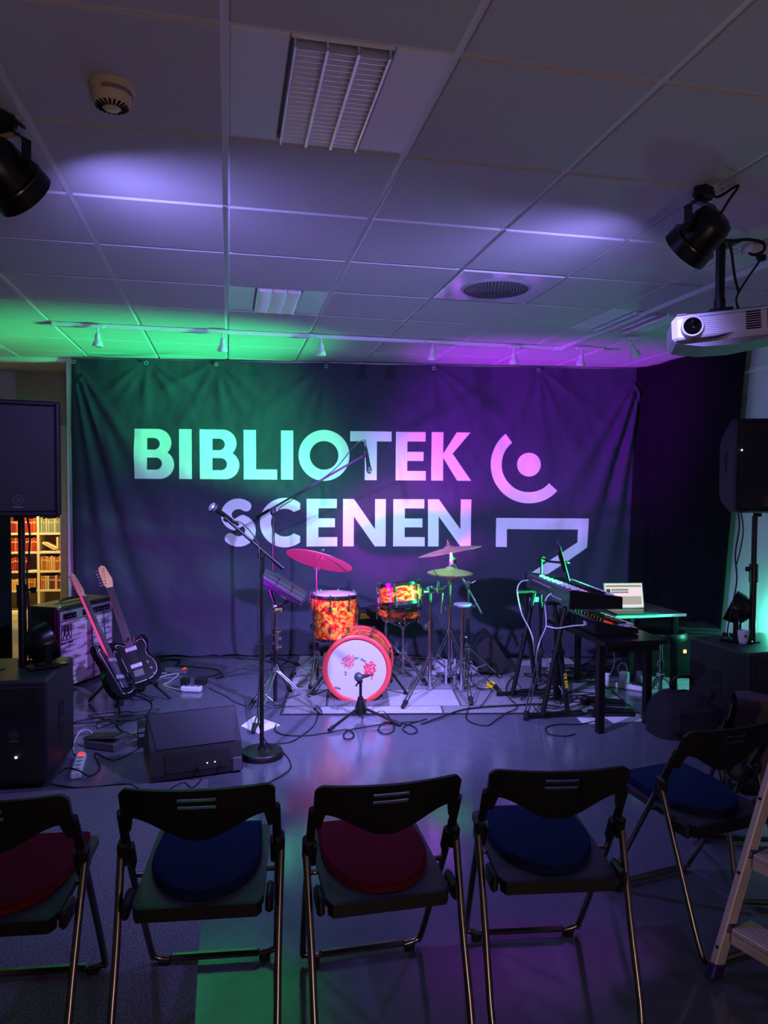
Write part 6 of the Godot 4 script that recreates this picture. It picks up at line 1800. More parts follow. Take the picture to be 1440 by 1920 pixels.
	put(bx, "cabinet", MB.new().prism([Vector2(0.0, 0.0), Vector2(0.0, 0.36), Vector2(-0.03, 0.4), Vector2(-0.34, 0.4), Vector2(-0.34, 0.0)], -0.28, 0.28, Transform3D(Basis(Vector3(0, 0, 1), Vector3.UP, Vector3(-1, 0, 0)), Vector3.ZERO)), mat("sub_shell"))
	for yy in [0.37, 0.03]:
		put(bx, "front_frame", MB.new().box(Vector3(0, yy, 0.002), Vector3(0.54, 0.028, 0.02), 0.006), mat("speaker_shell"))
	put(bx, "grille", MB.new().box(Vector3(0, 0.2, 0.002), Vector3(0.52, 0.3, 0.01), 0.003), mat("speaker_grille"))
	put(bx, "power_light", MB.new().box(Vector3(0.02, 0.215, 0.01), Vector3(0.024, 0.028, 0.006), 0.002), lamp_glow("orange_switch", Color(1.0, 0.55, 0.35), 3.0))
	single("floor_board", MB.new().box(Vector3(3.45, 0.012, -5.0), Vector3(0.62, 0.022, 0.6), 0.003, Basis(Vector3.UP, -0.42)).box(Vector3(3.45, 0.036, -5.15), Vector3(0.5, 0.026, 0.28), 0.003, Basis(Vector3.UP, -0.42)), mat("board_white", Color(0.8, 0.8, 0.8), 0.5), "board", "white board on the floor under the speaker box by the right wall")


# ---------------------------------------------------------------- audience chairs
func chair_mesh(called: String, label: String, cloth: Material, at: Vector3, turn: float) -> Node3D:
	var o := thing(called, "chair", label, at, turn, "folding chairs facing the stage")
	var steel := mat("chair_steel", Color(0.5, 0.48, 0.46), 0.25, 1.0)
	var plastic := mat("chair_plastic", Color(0.03, 0.03, 0.033), 0.5)
	var hw := 0.205
	var slope := 0.375 / 0.72
	for s: float in [-1.0, 1.0]:
		var foot := Vector3(s * (hw - 0.02), 0.02, -0.245)
		var joint := Vector3(s * (hw + 0.006), 0.52, 0.025)
		put(o, "front_leg", MB.new().tube(smooth([Vector3(s * (hw - 0.06), 0.018, -0.248), foot + Vector3(s * 0.003, 0.012, 0.0), foot + Vector3(s * 0.014, 0.05, 0.018), joint, Vector3(s * (hw + 0.004), 0.65, 0.093)], 4), 0.0105, 10), steel)
		put(o, "rear_leg", MB.new().tube(smooth([joint + Vector3(s * 0.012, 0.02, 0.012), Vector3(s * (hw + 0.012), 0.3, 0.125), Vector3(s * (hw + 0.01), 0.07, 0.215), Vector3(s * (hw - 0.004), 0.022, 0.236), Vector3(s * (hw - 0.045), 0.016, 0.238)], 4), 0.0105, 10), steel)
		put(o, "hinge", MB.new().box(joint + Vector3(s * 0.005, 0.0, 0.012), Vector3(0.03, 0.075, 0.045), 0.008, Basis(Vector3.RIGHT, 0.25)).box(joint + Vector3(s * -0.014, -0.02, -0.006), Vector3(0.014, 0.09, 0.03), 0.005, Basis(Vector3.RIGHT, 0.45)), plastic)
		put(o, "post_sleeve", MB.new().rod(Vector3(s * (hw + 0.005), 0.545, 0.038), Vector3(s * (hw + 0.004), 0.66, 0.098), 0.0125, 12), plastic)
		put(o, "seat_bracket", MB.new().box(Vector3(s * (hw - 0.013), 0.405, 0.1), Vector3(0.022, 0.05, 0.09), 0.008), plastic)
		put(o, "seat_pivot", MB.new().rod(Vector3(s * (hw - 0.03), 0.415, -0.032), Vector3(s * (hw + 0.01), 0.415, -0.032), 0.008, 8), steel)
		put(o, "foot_cap", MB.new().box(Vector3(s * (hw - 0.045), 0.012, -0.248), Vector3(0.035, 0.022, 0.03), 0.005), mat("rubber_black"))
	put(o, "front_crossbar", MB.new().box(Vector3(0, 0.024, -0.248), Vector3(0.29, 0.022, 0.028), 0.008), steel)
	put(o, "rear_crossbar", MB.new().rod(Vector3(-0.17, 0.016, 0.238), Vector3(0.17, 0.016, 0.238), 0.0105, 10), steel)
	# seat: tray with a turned-down rear rim, and a D-shaped cushion
	var tray := [Vector2(-0.165, -0.272), Vector2(0.165, -0.272), Vector2(0.178, -0.255), Vector2(0.176, 0.115), Vector2(0.16, 0.14), Vector2(-0.16, 0.14), Vector2(-0.176, 0.115), Vector2(-0.178, -0.255)]
	var lie := Transform3D(Basis(Vector3(1, 0, 0), Vector3(0, 0, 1), Vector3(0, 1, 0)) , Vector3.ZERO)
	var tilt := Transform3D(Basis(Vector3.RIGHT, 0.05), Vector3(0, 0.425, -0.05)) * Transform3D(Basis(Vector3(1, 0, 0), Vector3(0, 0, 1), Vector3(0, 1, 0)), Vector3(0, 0, 0.05))
	put(o, "seat_tray", MB.new().prism(tray, -0.022, 0.0, tilt), mat("tray_grey", Color(0.2, 0.2, 0.225), 0.5))
	put(o, "seat_rim", MB.new().prism([Vector2(-0.172, 0.122), Vector2(-0.158, 0.144), Vector2(0.158, 0.144), Vector2(0.172, 0.122), Vector2(0.172, 0.134), Vector2(0.16, 0.154), Vector2(-0.16, 0.154), Vector2(-0.172, 0.134)], -0.036, 0.002, tilt), plastic)
	var cush := MB.new()
	var keep := tilt
	for lay_i in 3:
		var k0: float = [1.0, 1.0, 0.965][lay_i]
		var poly := []
		poly.append_array([Vector2(-0.15 * k0, -0.262 * k0), Vector2(0.15 * k0, -0.262 * k0)])
		for i in 15:
			var an := PI * i / 14.0
			poly.append(Vector2(cos(an) * 0.16 * k0, -0.09 + sin(an) * 0.215 * k0))
		cush.prism(poly, [0.0, 0.002, 0.018][lay_i], [0.002, 0.018, 0.025][lay_i], keep)
	put(o, "seat_cushion", cush, cloth)
	# backrest: curved shell with two slots
	var back := MB.new()
	var bands := []
	for i in 40:
		var x0 := -0.208 + 0.416 * i / 40.0
		var x1 := -0.208 + 0.416 * (i + 1) / 40.0
		var mid := absf((x0 + x1) / 2)
		var cuts := [chair_low(mid), 0.682, 0.692, 0.706, 0.716, chair_top(mid)]
		var open := mid < 0.047
		var spans := [[cuts[0], cuts[1]], [cuts[1], cuts[2]], [cuts[2], cuts[3]], [cuts[3], cuts[4]], [cuts[4], cuts[5]]]
		for k in 5:
			if open and k in [1, 3]:
				continue
			var edge_open := mid < 0.058
			var q := []
			for zz in [0.0, 0.014]:
				for c in [[x0, 0], [x1, 0], [x1, 1], [x0, 1]]:
					var y: float = spans[k][c[1]]
					if k == 0 and c[1] == 0:
						y = chair_low(absf(c[0]))
					if k == 4 and c[1] == 1:
						y = chair_top(absf(c[0]))
					q.append(chair_back_point(c[0], y, zz))
			var m0 := chair_back_normal(x0)
			var m1 := chair_back_normal(x1)
			back.tri(q[0], q[1], q[2], -m0, -m1, -m1)
			back.tri(q[0], q[2], q[3], -m0, -m1, -m0)
			back.tri(q[4], q[5], q[6], m0, m1, m1)
			back.tri(q[4], q[6], q[7], m0, m1, m0)
			if k == 4:
				back.quad(q[3], q[2], q[6], q[7], Vector3.UP)
			if k == 0:
				back.quad(q[0], q[1], q[5], q[4], Vector3.DOWN)
			if open:
				if k in [0, 2]:
					back.quad(q[3], q[2], q[6], q[7], Vector3.UP)
				if k in [2, 4]:
					back.quad(q[0], q[1], q[5], q[4], Vector3.DOWN)
			if i == 0:
				back.quad(q[0], q[3], q[7], q[4], Vector3.LEFT)
			if i == 39:
				back.quad(q[1], q[2], q[6], q[5], Vector3.RIGHT)
	put(o, "backrest", back, plastic)
	return o


func chair_top(x: float) -> float:
	return 0.742 - 0.02 * maxf(0.0, (x - 0.185) / 0.023) ** 2


func chair_low(x: float) -> float:
	if x > 0.182:
		return 0.6
	var k := x / 0.182
	return lerpf(0.575, 0.648, smoothstep(0.05, 1.0, k))


func chair_back_point(x: float, y: float, thick: float) -> Vector3:
	var z := 0.118 + (y - 0.7) * 0.42 + 0.035 * (1.0 - pow(x / 0.208, 2.0)) - 0.008 + thick
	return Vector3(x, y, z)


func chair_back_normal(x: float) -> Vector3:
	return Vector3(0.035 * 2.0 * x / (0.208 * 0.208), -0.42, 1.0).normalized()


func chairs() -> void:
	var red := mat("cushion_red", Color(0.36, 0.08, 0.15), 0.95, 0.0, 0.2)
	var blue := mat("cushion_blue", Color(0.08, 0.14, 0.26), 0.95, 0.0, 0.2)
	var wv := noise("weave", 0.4, 128, 1)
	relief(red, wv, 0.04, 8.0)
	relief(blue, wv, 0.04, 8.0)
	chair_mesh("folding_chair", "folding chair with a red cushion cut off by the left edge of the picture", red, Vector3(-0.605, 0, -2.17), -0.1)
	chair_mesh("folding_chair", "folding chair with a blue cushion standing on the carpet edge", blue, Vector3(-0.07, 0, -2.14), -0.1)
	chair_mesh("folding_chair", "folding chair with a red cushion between two blue-cushioned chairs", red, Vector3(0.434, 0, -2.075), 0.015)
	chair_mesh("folding_chair", "folding chair with a blue cushion immediately right of the central red one", blue, Vector3(0.957, 0, -2.065), -0.13)
	chair_mesh("folding_chair", "folding chair with a blue cushion turned toward the stage beside the step ladder", blue, Vector3(1.665, 0, -2.3), 0.17)
	chair_mesh("folding_chair", "folding chair with a grey jacket over its back behind the step ladder", blue, Vector3(2.12, 0, -2.5), -0.26)
	# jacket hung over the last chair
	var ja := thing("jacket", "jacket", "grey cloth jacket hung over the back of the rearmost chair at the right edge", Vector3(2.12, 0, -2.5), -0.26)
	var jp := PackedVector3Array()
	for j in 25:
		for i in 25:
			var u := i / 24.0
			var v := j / 24.0
			var x := lerpf(-0.2, 0.21, u)
			var s := (v - 0.5) * 0.78
			var over := 0.035
			var y: float
			var z: float
			var zc := 0.152 + 0.03 * (1.0 - pow(x / 0.22, 2.0))
			if absf(s) < over:
				var an := s / over * PI / 2
				y = 0.752 + 0.03 * cos(an)
				z = zc + sin(an) * 0.03
			else:
				y = 0.752 - (absf(s) - over)
				z = zc + signf(s) * (0.03 + 0.02 * sin(u * 14.0) * minf(1.0, (absf(s) - over) * 4.0)) - (0.752 - y) * 0.42 * (1.0 if s > 0 else 0.4)
			jp.append(Vector3(x + 0.012 * sin(v * 9.0 + u * 3.0), y + 0.006 * sin(u * 17.0), z))
	put(ja, "body", MB.new().sheet(jp, 24, 24, Vector3.ZERO), mat("jacket_wool", Color(0.3, 0.28, 0.29), 0.95))

	# step ladder at the right edge
	var alu := mat("ladder_alloy", Color(0.8, 0.76, 0.74), 0.5, 0.3)
	var blue_p := mat("ladder_plastic", Color(0.14, 0.08, 0.4), 0.45)
	var lf: Vector3 = Vector3(1.498, 0, -1.989)
	var la := thing("step_ladder", "ladder", "aluminium step ladder with blue plastic joints at the lower right", lf, 0.0)
	var wide := Vector3(0.3, 0, 0.954) * 0.4
	var rise := Vector3(0.31, 1.0, 0.0)
	var run := wide.normalized()
	var deep := Vector3(run.z, 0, -run.x)
	var face := Basis(run, rise.normalized(), run.cross(rise.normalized()))
	for s: float in [0.0, 1.0]:
		var p := lf + wide * s
		put(la, "stile", inside(la).box(p + rise * 0.62, Vector3(0.022, 1.26, 0.05), 0.003, face), alu)
		put(la, "foot_cap", inside(la).box(p + rise * 0.025, Vector3(0.03, 0.05, 0.058), 0.005, face), blue_p)
		var rb := p + deep * 0.62
		put(la, "rear_leg", inside(la).rod(rb + Vector3(0, 0.02, 0), p + rise * 1.2 + deep * 0.03, 0.012, 10), alu)
	for k in 5:
		var h := 0.155 + 0.231 * k
		var m := lf + wide * 0.5 + rise * h + deep * 0.045
		put(la, "step", inside(la).box(m, Vector3(0.37, 0.02, 0.1), 0.003, Basis(run, Vector3.UP, run.cross(Vector3.UP))).box(m + Vector3(0, -0.022, 0) - deep * 0.044, Vector3(0.37, 0.04, 0.012), 0.002, Basis(run, Vector3.UP, run.cross(Vector3.UP))), alu)
		for g in 6:
			put(la, "step_ridge", inside(la).box(m + Vector3(0, 0.011, 0) + deep * (-0.035 + 0.014 * g), Vector3(0.35, 0.003, 0.006), 0.001, Basis(run, Vector3.UP, run.cross(Vector3.UP))), alu)
		for s: float in [0.0, 1.0]:
			put(la, "step_joint", inside(la).box(lf + wide * s + rise * h + deep * 0.02, Vector3(0.034, 0.03, 0.075), 0.006, face), blue_p)
			put(la, "rivet", inside(la).rod(lf + wide * s + rise * (h - 0.05) - deep * 0.03, lf + wide * s + rise * (h - 0.05) + deep * 0.0, 0.005, 8), mat("dark_chrome"))


# ---------------------------------------------------------------- things on the floor
func strip_block(said: String, a: Vector3, b: Vector3, m: Material, lit: bool) -> Node3D:
	var d := b - a
	var o := thing("power_strip", "power strip", said, (a + b) / 2, atan2(-d.z, d.x))
	var l := d.length()
	put(o, "case", MB.new().box(Vector3(0, 0.021, 0), Vector3(l, 0.04, 0.055), 0.008), m)
	var cnt := int(l / 0.05)
	for i in cnt:
		put(o, "outlet", MB.new().rod(Vector3(-l / 2 + 0.045 + i * (l - 0.07) / maxi(cnt - 1, 1), 0.0405, 0), Vector3(-l / 2 + 0.045 + i * (l - 0.07) / maxi(cnt - 1, 1), 0.0425, 0), 0.017, 14), mat("outlet_grey", Color(0.5, 0.5, 0.52), 0.5))
	if lit:
		put(o, "red_switch", MB.new().box(Vector3(l / 2 - 0.03, 0.044, 0), Vector3(0.026, 0.01, 0.03), 0.003), lamp_glow("red_switch_glow", Color(1.0, 0.15, 0.1), 2.5))
	return o


func cable(said: String, pts: Array, r := 0.0042, m: Material = null, called := "cable") -> void:
	single(called, MB.new().tube(smooth(pts, 6), r, 6), m if m else mat("rubber_black"), "cable", said)


func sheet_paper(said: String, pts: Array, m: Material) -> void:
	var o := thing("paper_sheet", "paper", said, pts[0])
	var b := inside(o)
	var c := Vector3.ZERO
	for p in pts:
		c += p / pts.size()
	for i in pts.size():
		var p: Vector3 = pts[i] + Vector3(0, 0.004, 0)
		var q: Vector3 = pts[(i + 1) % pts.size()] + Vector3(0, 0.004, 0)
		var m2 := c + Vector3(0, 0.009, 0)
		b.quad(m2, p, q, q, Vector3.UP)
		b.quad(p, q, q - Vector3(0, 0.003, 0), p - Vector3(0, 0.003, 0), (p + q) / 2 - c)
	put(o, "leaf", b, m)


func clutter() -> void:
	var rubber := mat("rubber_black")
	var white := mat("strip_white", Color(0.8, 0.8, 0.82), 0.4)
	var pale := mat("cable_pale", Color(0.72, 0.72, 0.74), 0.5)
	var paper := mat("paper_white", Color(0.84, 0.84, 0.86), 0.7)
	# front monitor: back toward the camera
	var wl: Vector3 = Vector3(-0.397, 0, -3.891)
	var wr: Vector3 = Vector3(0.073, 0, -3.978)
	var wd := wr - wl
	var fm := thing("floor_monitor", "loudspeaker", "dark wedge monitor lying on the floor in front of the round-base stand", wl, atan2(-wd.z, wd.x))
	var wlen := wd.length()
	var prof := [Vector2(0.0, 0.012), Vector2(0.0, 0.04), Vector2(-0.03, 0.165), Vector2(-0.2, 0.305), Vector2(-0.235, 0.3), Vector2(-0.46, 0.06), Vector2(-0.46, 0.012)]
	var side := Basis(Vector3(0, 0, 1), Vector3.UP, Vector3(-1, 0, 0))
	put(fm, "cabinet", MB.new().prism(prof, -wlen, 0.0, Transform3D(side, Vector3(0, 0, 0))), mat("monitor_shell", Color(0.1, 0.1, 0.115), 0.6))
	put(fm, "base_panel", MB.new().prism([Vector2(0.035, 0.0), Vector2(wlen - 0.035, 0.0), Vector2(wlen - 0.004, 0.215), Vector2(0.004, 0.215)], 0.0, 0.006, Transform3D(Basis(Vector3(1, 0, 0), Vector3(0, 0.636, -0.772), Vector3(0, 0.772, 0.636)), Vector3(0, 0.165, -0.028))), mat("monitor_panel", Color(0.16, 0.16, 0.2), 0.7))
	put(fm, "rear_plate", MB.new().box(Vector3(wlen / 2, 0.09, -0.012), Vector3(wlen - 0.14, 0.1, 0.01), 0.003, Basis(Vector3.RIGHT, -0.23)), mat("speaker_grille"))
	for e in [0.29, 0.33]:
		put(fm, "indicator", MB.new().ball(Vector3(e, 0.075, -0.002), 0.0028, 8), lamp_glow("white_led", Color(1, 0.95, 0.95), 8.0))
	for e in [0.24, 0.36]:
		put(fm, "plug", MB.new().rod(Vector3(e, 0.06, -0.01), Vector3(e, 0.05, 0.03), 0.008, 10), rubber)
	put(fm, "corner_bumper", MB.new().box(Vector3(wlen - 0.03, 0.05, 0.004), Vector3(0.05, 0.075, 0.012), 0.004), mat("bumper_grey", Color(0.3, 0.3, 0.36), 0.5))

	# silver box beside it, foot pedal, power strips
	var di := thing("stage_box", "box", "small silver and dark connector box standing left of the front wedge monitor", Vector3(-0.503, 0, -4.526), 0.15)
	put(di, "case", MB.new().box(Vector3(0, 0.06, 0), Vector3(0.06, 0.12, 0.14), 0.004), mat("box_dark", Color(0.07, 0.07, 0.09), 0.4))
	for e in [0.105, 0.075]:
		put(di, "silver_band", MB.new().box(Vector3(0.0, e, 0.071), Vector3(0.055, 0.018, 0.006), 0.001), mat("panel_silver", Color(0.55, 0.56, 0.6), 0.4, 0.7))
	for e in [0.085, 0.04]:
		put(di, "jack_plug", MB.new().rod(Vector3(-0.03, e, 0.04), Vector3(-0.075, e, 0.045), 0.007, 10), mat("chrome"))
	var pd := thing("volume_pedal", "pedal", "grey metal rocker foot pedal on the floor beside the left subwoofer", Vector3(-0.718, 0, -4.505), -0.52)
	var pm := mat("pedal_metal", Color(0.34, 0.34, 0.37), 0.35, 0.4)
	put(pd, "base", MB.new().box(Vector3(0, 0.025, 0), Vector3(0.22, 0.05, 0.1), 0.008), pm)
	put(pd, "treadle", MB.new().box(Vector3(0.0, 0.07, 0), Vector3(0.24, 0.012, 0.095), 0.004, Basis(Vector3(0, 0, 1), 0.13)), pm)
	put(pd, "grip_mat", MB.new().box(Vector3(0.0, 0.0775, 0), Vector3(0.22, 0.004, 0.085), 0.001, Basis(Vector3(0, 0, 1), 0.13)), rubber)
	strip_block("white power strip with a red switch on the floor by the left subwoofer", Vector3(-0.788, 0, -4.039), Vector3(-0.813, 0, -4.335), white, true)
	strip_block("grey power strip with a glowing red switch under the guitar stands", Vector3(-0.506, 0, -6.255), Vector3(-0.329, 0, -6.151), mat("strip_grey", Color(0.5, 0.5, 0.53), 0.4), true)
	var s3 := strip_block("short white power strip with two black adapters behind the front wedge monitor", Vector3(-0.349, 0, -5.646), Vector3(-0.199, 0, -5.602), white, false)
	put(s3, "adapter", MB.new().box(Vector3(-0.06, 0.07, -0.03), Vector3(0.06, 0.055, 0.06), 0.008), rubber)
	put(s3, "adapter", MB.new().box(Vector3(0.06, 0.07, -0.04), Vector3(0.09, 0.05, 0.05), 0.008), rubber)
	var s4 := strip_block("long white power strip with a pale adapter under the black table", Vector3(2.874, 0, -5.19), Vector3(3.093, 0, -4.98), white, false)
	put(s4, "adapter", MB.new().box(Vector3(0.01, 0.085, 0), Vector3(0.07, 0.09, 0.055), 0.008), white)
	put(s4, "adapter", MB.new().box(Vector3(-0.12, 0.07, 0), Vector3(0.045, 0.06, 0.045), 0.006), white)
	put(s4, "flat_plug", MB.new().box(Vector3(0.12, 0.052, 0), Vector3(0.09, 0.02, 0.045), 0.006), mat("plug_dark", Color(0.15, 0.15, 0.16), 0.5))
	var bl := thing("blue_clip", "clip", "small bright blue cable clip on the floor at the foot of the banner", Vector3(-0.103, 0, -6.762))
	put(bl, "jaw", MB.new().ball(Vector3(0, 0.022, 0), 0.03, 14, 0.6), mat("clip_blue", Color(0.1, 0.1, 0.9), 0.4))
	put(bl, "spring", MB.new().rod(Vector3(-0.03, 0.02, 0), Vector3(0.035, 0.02, 0.01), 0.01, 8), mat("clip_blue"))
	# yellow tape roll
	var yt := thing("tape_roll", "tape", "yellow cloth tape bunched on the rug beneath the low plate stand", Vector3(1.973, 0, -5.271))
	put(yt, "ring", MB.new().lathe([Vector2(0.016, 0.004), Vector2(0.034, 0.004), Vector2(0.036, 0.03), Vector2(0.018, 0.034), Vector2(0.016, 0.004)], 18, Transform3D(Basis(Vector3.RIGHT, 0.5), Vector3(0, 0.012, 0))), mat("label_yellow"))
	put(yt, "loose_end", MB.new().box(Vector3(-0.03, 0.014, 0.01), Vector3(0.05, 0.004, 0.03), 0.001, Basis(Vector3(0, 0, 1), 0.4)), mat("label_yellow"))
	# towel on the rug by the hi-hat pedal
	var tw := thing("towel", "towel", "crumpled pale towel on the rug behind the hi-hat pedal", Vector3(1.943, 0, -5.86))
	var tp := PackedVector3Array()
	var tn := FastNoiseLite.new()
	tn.seed = 8
	tn.frequency = 0.11
	for j in 19:
		for i in 25:
			var u := i / 24.0 - 0.5
			var v := j / 18.0 - 0.5
			var fade := clampf((0.5 - maxf(absf(u), absf(v))) * 6.0, 0.0, 1.0)
			tp.append(Vector3(u * 0.62, 0.012 + fade * (0.05 + 0.07 * tn.get_noise_2d(i * 3.0, j * 3.0)), v * 0.3 + 0.02 * tn.get_noise_2d(i * 2.0, 50.0)))
	put(tw, "cloth", MB.new().sheet(tp, 24, 18, Vector3.UP), mat("towel_cloth", Color(0.6, 0.6, 0.64), 0.95))
	# papers
	sheet_paper("white sheet of paper on the floor under the pad stand", [Vector3(0.077, 0, -4.739), Vector3(0.172, 0, -4.932), Vector3(0.325, 0, -4.712), Vector3(0.179, 0, -4.574)], paper)
	sheet_paper("large white sheet of paper on the floor under the black table", [Vector3(2.743, 0, -4.989), Vector3(2.711, 0, -4.531), Vector3(2.8, 0, -4.337), Vector3(2.478, 0, -4.333), Vector3(2.485, 0, -4.637)], paper)
	sheet_paper("small white sheet of paper sticking out by the foot bar of the keyboard stand", [Vector3(2.294, 0, -4.482), Vector3(2.416, 0, -4.447), Vector3(2.361, 0, -4.345), Vector3(2.271, 0, -4.363)], paper)
	for e in [[Vector3(2.609, 0, -4.714), 0.35, "upper black foot controller lying on the large sheet of paper"], [Vector3(2.55, 0, -4.491), 0.2, "lower black foot controller lying on the large sheet of paper"]]:
		var fc := thing("foot_controller", "pedal", e[2], e[0], -e[1])
		put(fc, "base", MB.new().box(Vector3(0, 0.016, 0), Vector3(0.3, 0.022, 0.11), 0.006), rubber)
		put(fc, "treadle", MB.new().box(Vector3(0.02, 0.036, 0), Vector3(0.27, 0.012, 0.1), 0.004, Basis(Vector3(0, 0, 1), -0.06)), mat("cheek_black", Color(0.015, 0.015, 0.017), 0.35))
	# bag in front of the right subwoofer
	var bg := thing("backpack", "bag", "black soft backpack slumped on the floor in front of the right subwoofer", Vector3(2.813, 0, -4.097))
	var bp := []
	var bm := MB.new()
	var nb := FastNoiseLite.new()
	nb.seed = 3
	nb.frequency = 1.4
	var pts := PackedVector3Array()
	for j in 17:
		for i in 29:
			var th := TAU * i / 28.0
			var ph := PI * (j / 16.0) * 0.5
			var rr := Vector3(cos(th) * 0.225, 0.33, sin(th) * 0.17)
			var p := Vector3(signf(cos(th)) * pow(absf(cos(th)), 0.7) * 0.215 * pow(cos(ph), 0.5), 0.25 * sin(ph), signf(sin(th)) * pow(absf(sin(th)), 0.7) * 0.16 * pow(cos(ph), 0.5))
			var n := nb.get_noise_3d(p.x * 2.5, p.y * 2.5, p.z * 2.5)
			pts.append(p * (1.0 + 0.1 * n) + Vector3(0, 0.004, 0))
	bm.sheet(pts, 28, 16, Vector3.ZERO)
	put(bg, "body", bm, mat("bag_cloth", Color(0.05, 0.05, 0.07), 0.85))
	put(bg, "front_pocket", MB.new().box(Vector3(-0.02, 0.12, 0.155), Vector3(0.26, 0.16, 0.05), 0.022), mat("bag_cloth"))
	put(bg, "strap", MB.new().tube(smooth([Vector3(-0.08, 0.3, 0.0), Vector3(-0.06, 0.36, 0.03), Vector3(0.04, 0.36, 0.03), Vector3(0.07, 0.3, 0.0)], 5), 0.011, 8), rubber)

	# cables on the floor
	cable("black cable looping from the left strip past the front wedge monitor", [Vector3(-0.898, 0.01, -3.98), Vector3(-0.743, 0.006, -3.912), Vector3(-0.524, 0.006, -3.915), Vector3(-0.443, 0.006, -3.832), Vector3(-0.335, 0.01, -3.722), Vector3(-0.285, 0.006, -3.813), Vector3(-0.228, 0.006, -3.87), Vector3(-0.184, 0.006, -3.793), Vector3(-0.14, 0.006, -3.895)])
	cable("pale mains lead of the left power strip curling in a loop", [Vector3(-0.804, 0.02, -4.328), Vector3(-0.869, 0.006, -4.43), Vector3(-0.905, 0.006, -4.588), Vector3(-0.897, 0.03, -4.736), Vector3(-0.843, 0.03, -4.746), Vector3(-0.807, 0.006, -4.663), Vector3(-0.841, 0.006, -4.567), Vector3(-0.886, 0.006, -4.612)], 0.0045, pale)
	cable("black cable lying across the left power strip", [Vector3(-0.891, 0.006, -4.132), Vector3(-0.844, 0.03, -4.135), Vector3(-0.757, 0.062, -3.99), Vector3(-0.723, 0.006, -4.061), Vector3(-0.687, 0.006, -4.167), Vector3(-0.755, 0.006, -4.408), Vector3(-0.628, 0.006, -4.274), Vector3(-0.513, 0.006, -4.447)])
	cable("black cable snaking from the guitar stand toward the pedal", [Vector3(-0.731, 0.006, -5.64), Vector3(-0.592, 0.006, -5.475), Vector3(-0.53, 0.006, -5.331), Vector3(-0.537, 0.006, -5.086), Vector3(-0.614, 0.006, -4.987), Vector3(-0.707, 0.006, -4.983), Vector3(-0.672, 0.006, -4.805), Vector3(-0.53, 0.02, -4.596)])
	cable("black cable in a wide curve in front of the lower left of the banner", [Vector3(-0.589, 0.006, -6.623), Vector3(-0.513, 0.006, -6.689), Vector3(-0.416, 0.006, -6.59), Vector3(-0.443, 0.006, -6.458), Vector3(-0.284, 0.006, -6.371), Vector3(-0.104, 0.006, -6.245), Vector3(-0.072, 0.006, -6.113), Vector3(-0.143, 0.006, -6.024), Vector3(-0.246, 0.006, -5.976)])
	cable("thin black cable running along the foot of the banner", [Vector3(-0.595, 0.005, -6.688), Vector3(-0.228, 0.005, -6.701), Vector3(0.053, 0.005, -6.648), Vector3(0.283, 0.005, -6.501), Vector3(0.412, 0.005, -6.319)], 0.003)
	cable("white cable lying behind the black guitars", [Vector3(-0.705, 0.01, -6.79), Vector3(-0.633, 0.01, -6.614), Vector3(-0.663, 0.01, -6.465), Vector3(-0.726, 0.01, -6.329), Vector3(-0.573, 0.01, -6.193), Vector3(-0.497, 0.02, -6.139)], 0.005, pale)
	cable("white cable joining the grey strip and the short white strip", [Vector3(-0.574, 0.006, -5.99), Vector3(-0.522, 0.006, -6.096), Vector3(-0.398, 0.02, -6.103), Vector3(-0.455, 0.006, -5.919), Vector3(-0.496, 0.006, -5.833), Vector3(-0.425, 0.006, -5.727), Vector3(-0.339, 0.02, -5.601)], 0.0045, pale)
	cable("thin cable branching on the floor behind the front wedge monitor", [Vector3(-0.147, 0.004, -5.681), Vector3(-0.065, 0.004, -5.519), Vector3(-0.015, 0.004, -5.424), Vector3(0.041, 0.004, -5.278), Vector3(0.121, 0.004, -5.16)], 0.0028)
	cable("black cable running from the round-base stand toward the short microphone stand", [Vector3(0.201, 0.02, -4.267), Vector3(0.268, 0.006, -4.357), Vector3(0.365, 0.006, -4.375), Vector3(0.466, 0.006, -4.51), Vector3(0.545, 0.006, -4.672), Vector3(0.589, 0.006, -4.866)])
	cable("black cable curving left of the short microphone stand", [Vector3(0.301, 0.006, -4.72), Vector3(0.286, 0.006, -4.596), Vector3(0.343, 0.006, -4.504), Vector3(0.472, 0.006, -4.469), Vector3(0.598, 0.006, -4.494), Vector3(0.732, 0.006, -4.529), Vector3(0.762, 0.006, -4.422), Vector3(0.72, 0.006, -4.352), Vector3(0.691, 0.006, -4.397), Vector3(0.735, 0.006, -4.508), Vector3(0.877, 0.006, -4.564), Vector3(1.042, 0.006, -4.596), Vector3(1.242, 0.006, -4.601)])
	cable("black cable in two coils right of the short microphone stand", [Vector3(0.957, 0.006, -4.794), Vector3(1.036, 0.006, -4.851), Vector3(1.052, 0.006, -4.638), Vector3(1.02, 0.006, -4.452), Vector3(0.955, 0.006, -4.404), Vector3(0.928, 0.006, -4.491), Vector3(0.993, 0.006, -4.617), Vector3(1.079, 0.006, -4.6), Vector3(1.163, 0.006, -4.508), Vector3(1.161, 0.006, -4.404), Vector3(1.105, 0.006, -4.374), Vector3(1.086, 0.006, -4.481), Vector3(1.159, 0.006, -4.562), Vector3(1.288, 0.006, -4.637)])
	cable("black cable bundle sweeping along the front edge of the rug", [Vector3(1.225, 0.006, -4.539), Vector3(1.372, 0.02, -4.61), Vector3(1.584, 0.02, -4.746), Vector3(1.768, 0.02, -4.773), Vector3(1.965, 0.02, -4.772), Vector3(2.142, 0.02, -4.763), Vector3(2.263, 0.02, -4.676)], 0.0055)
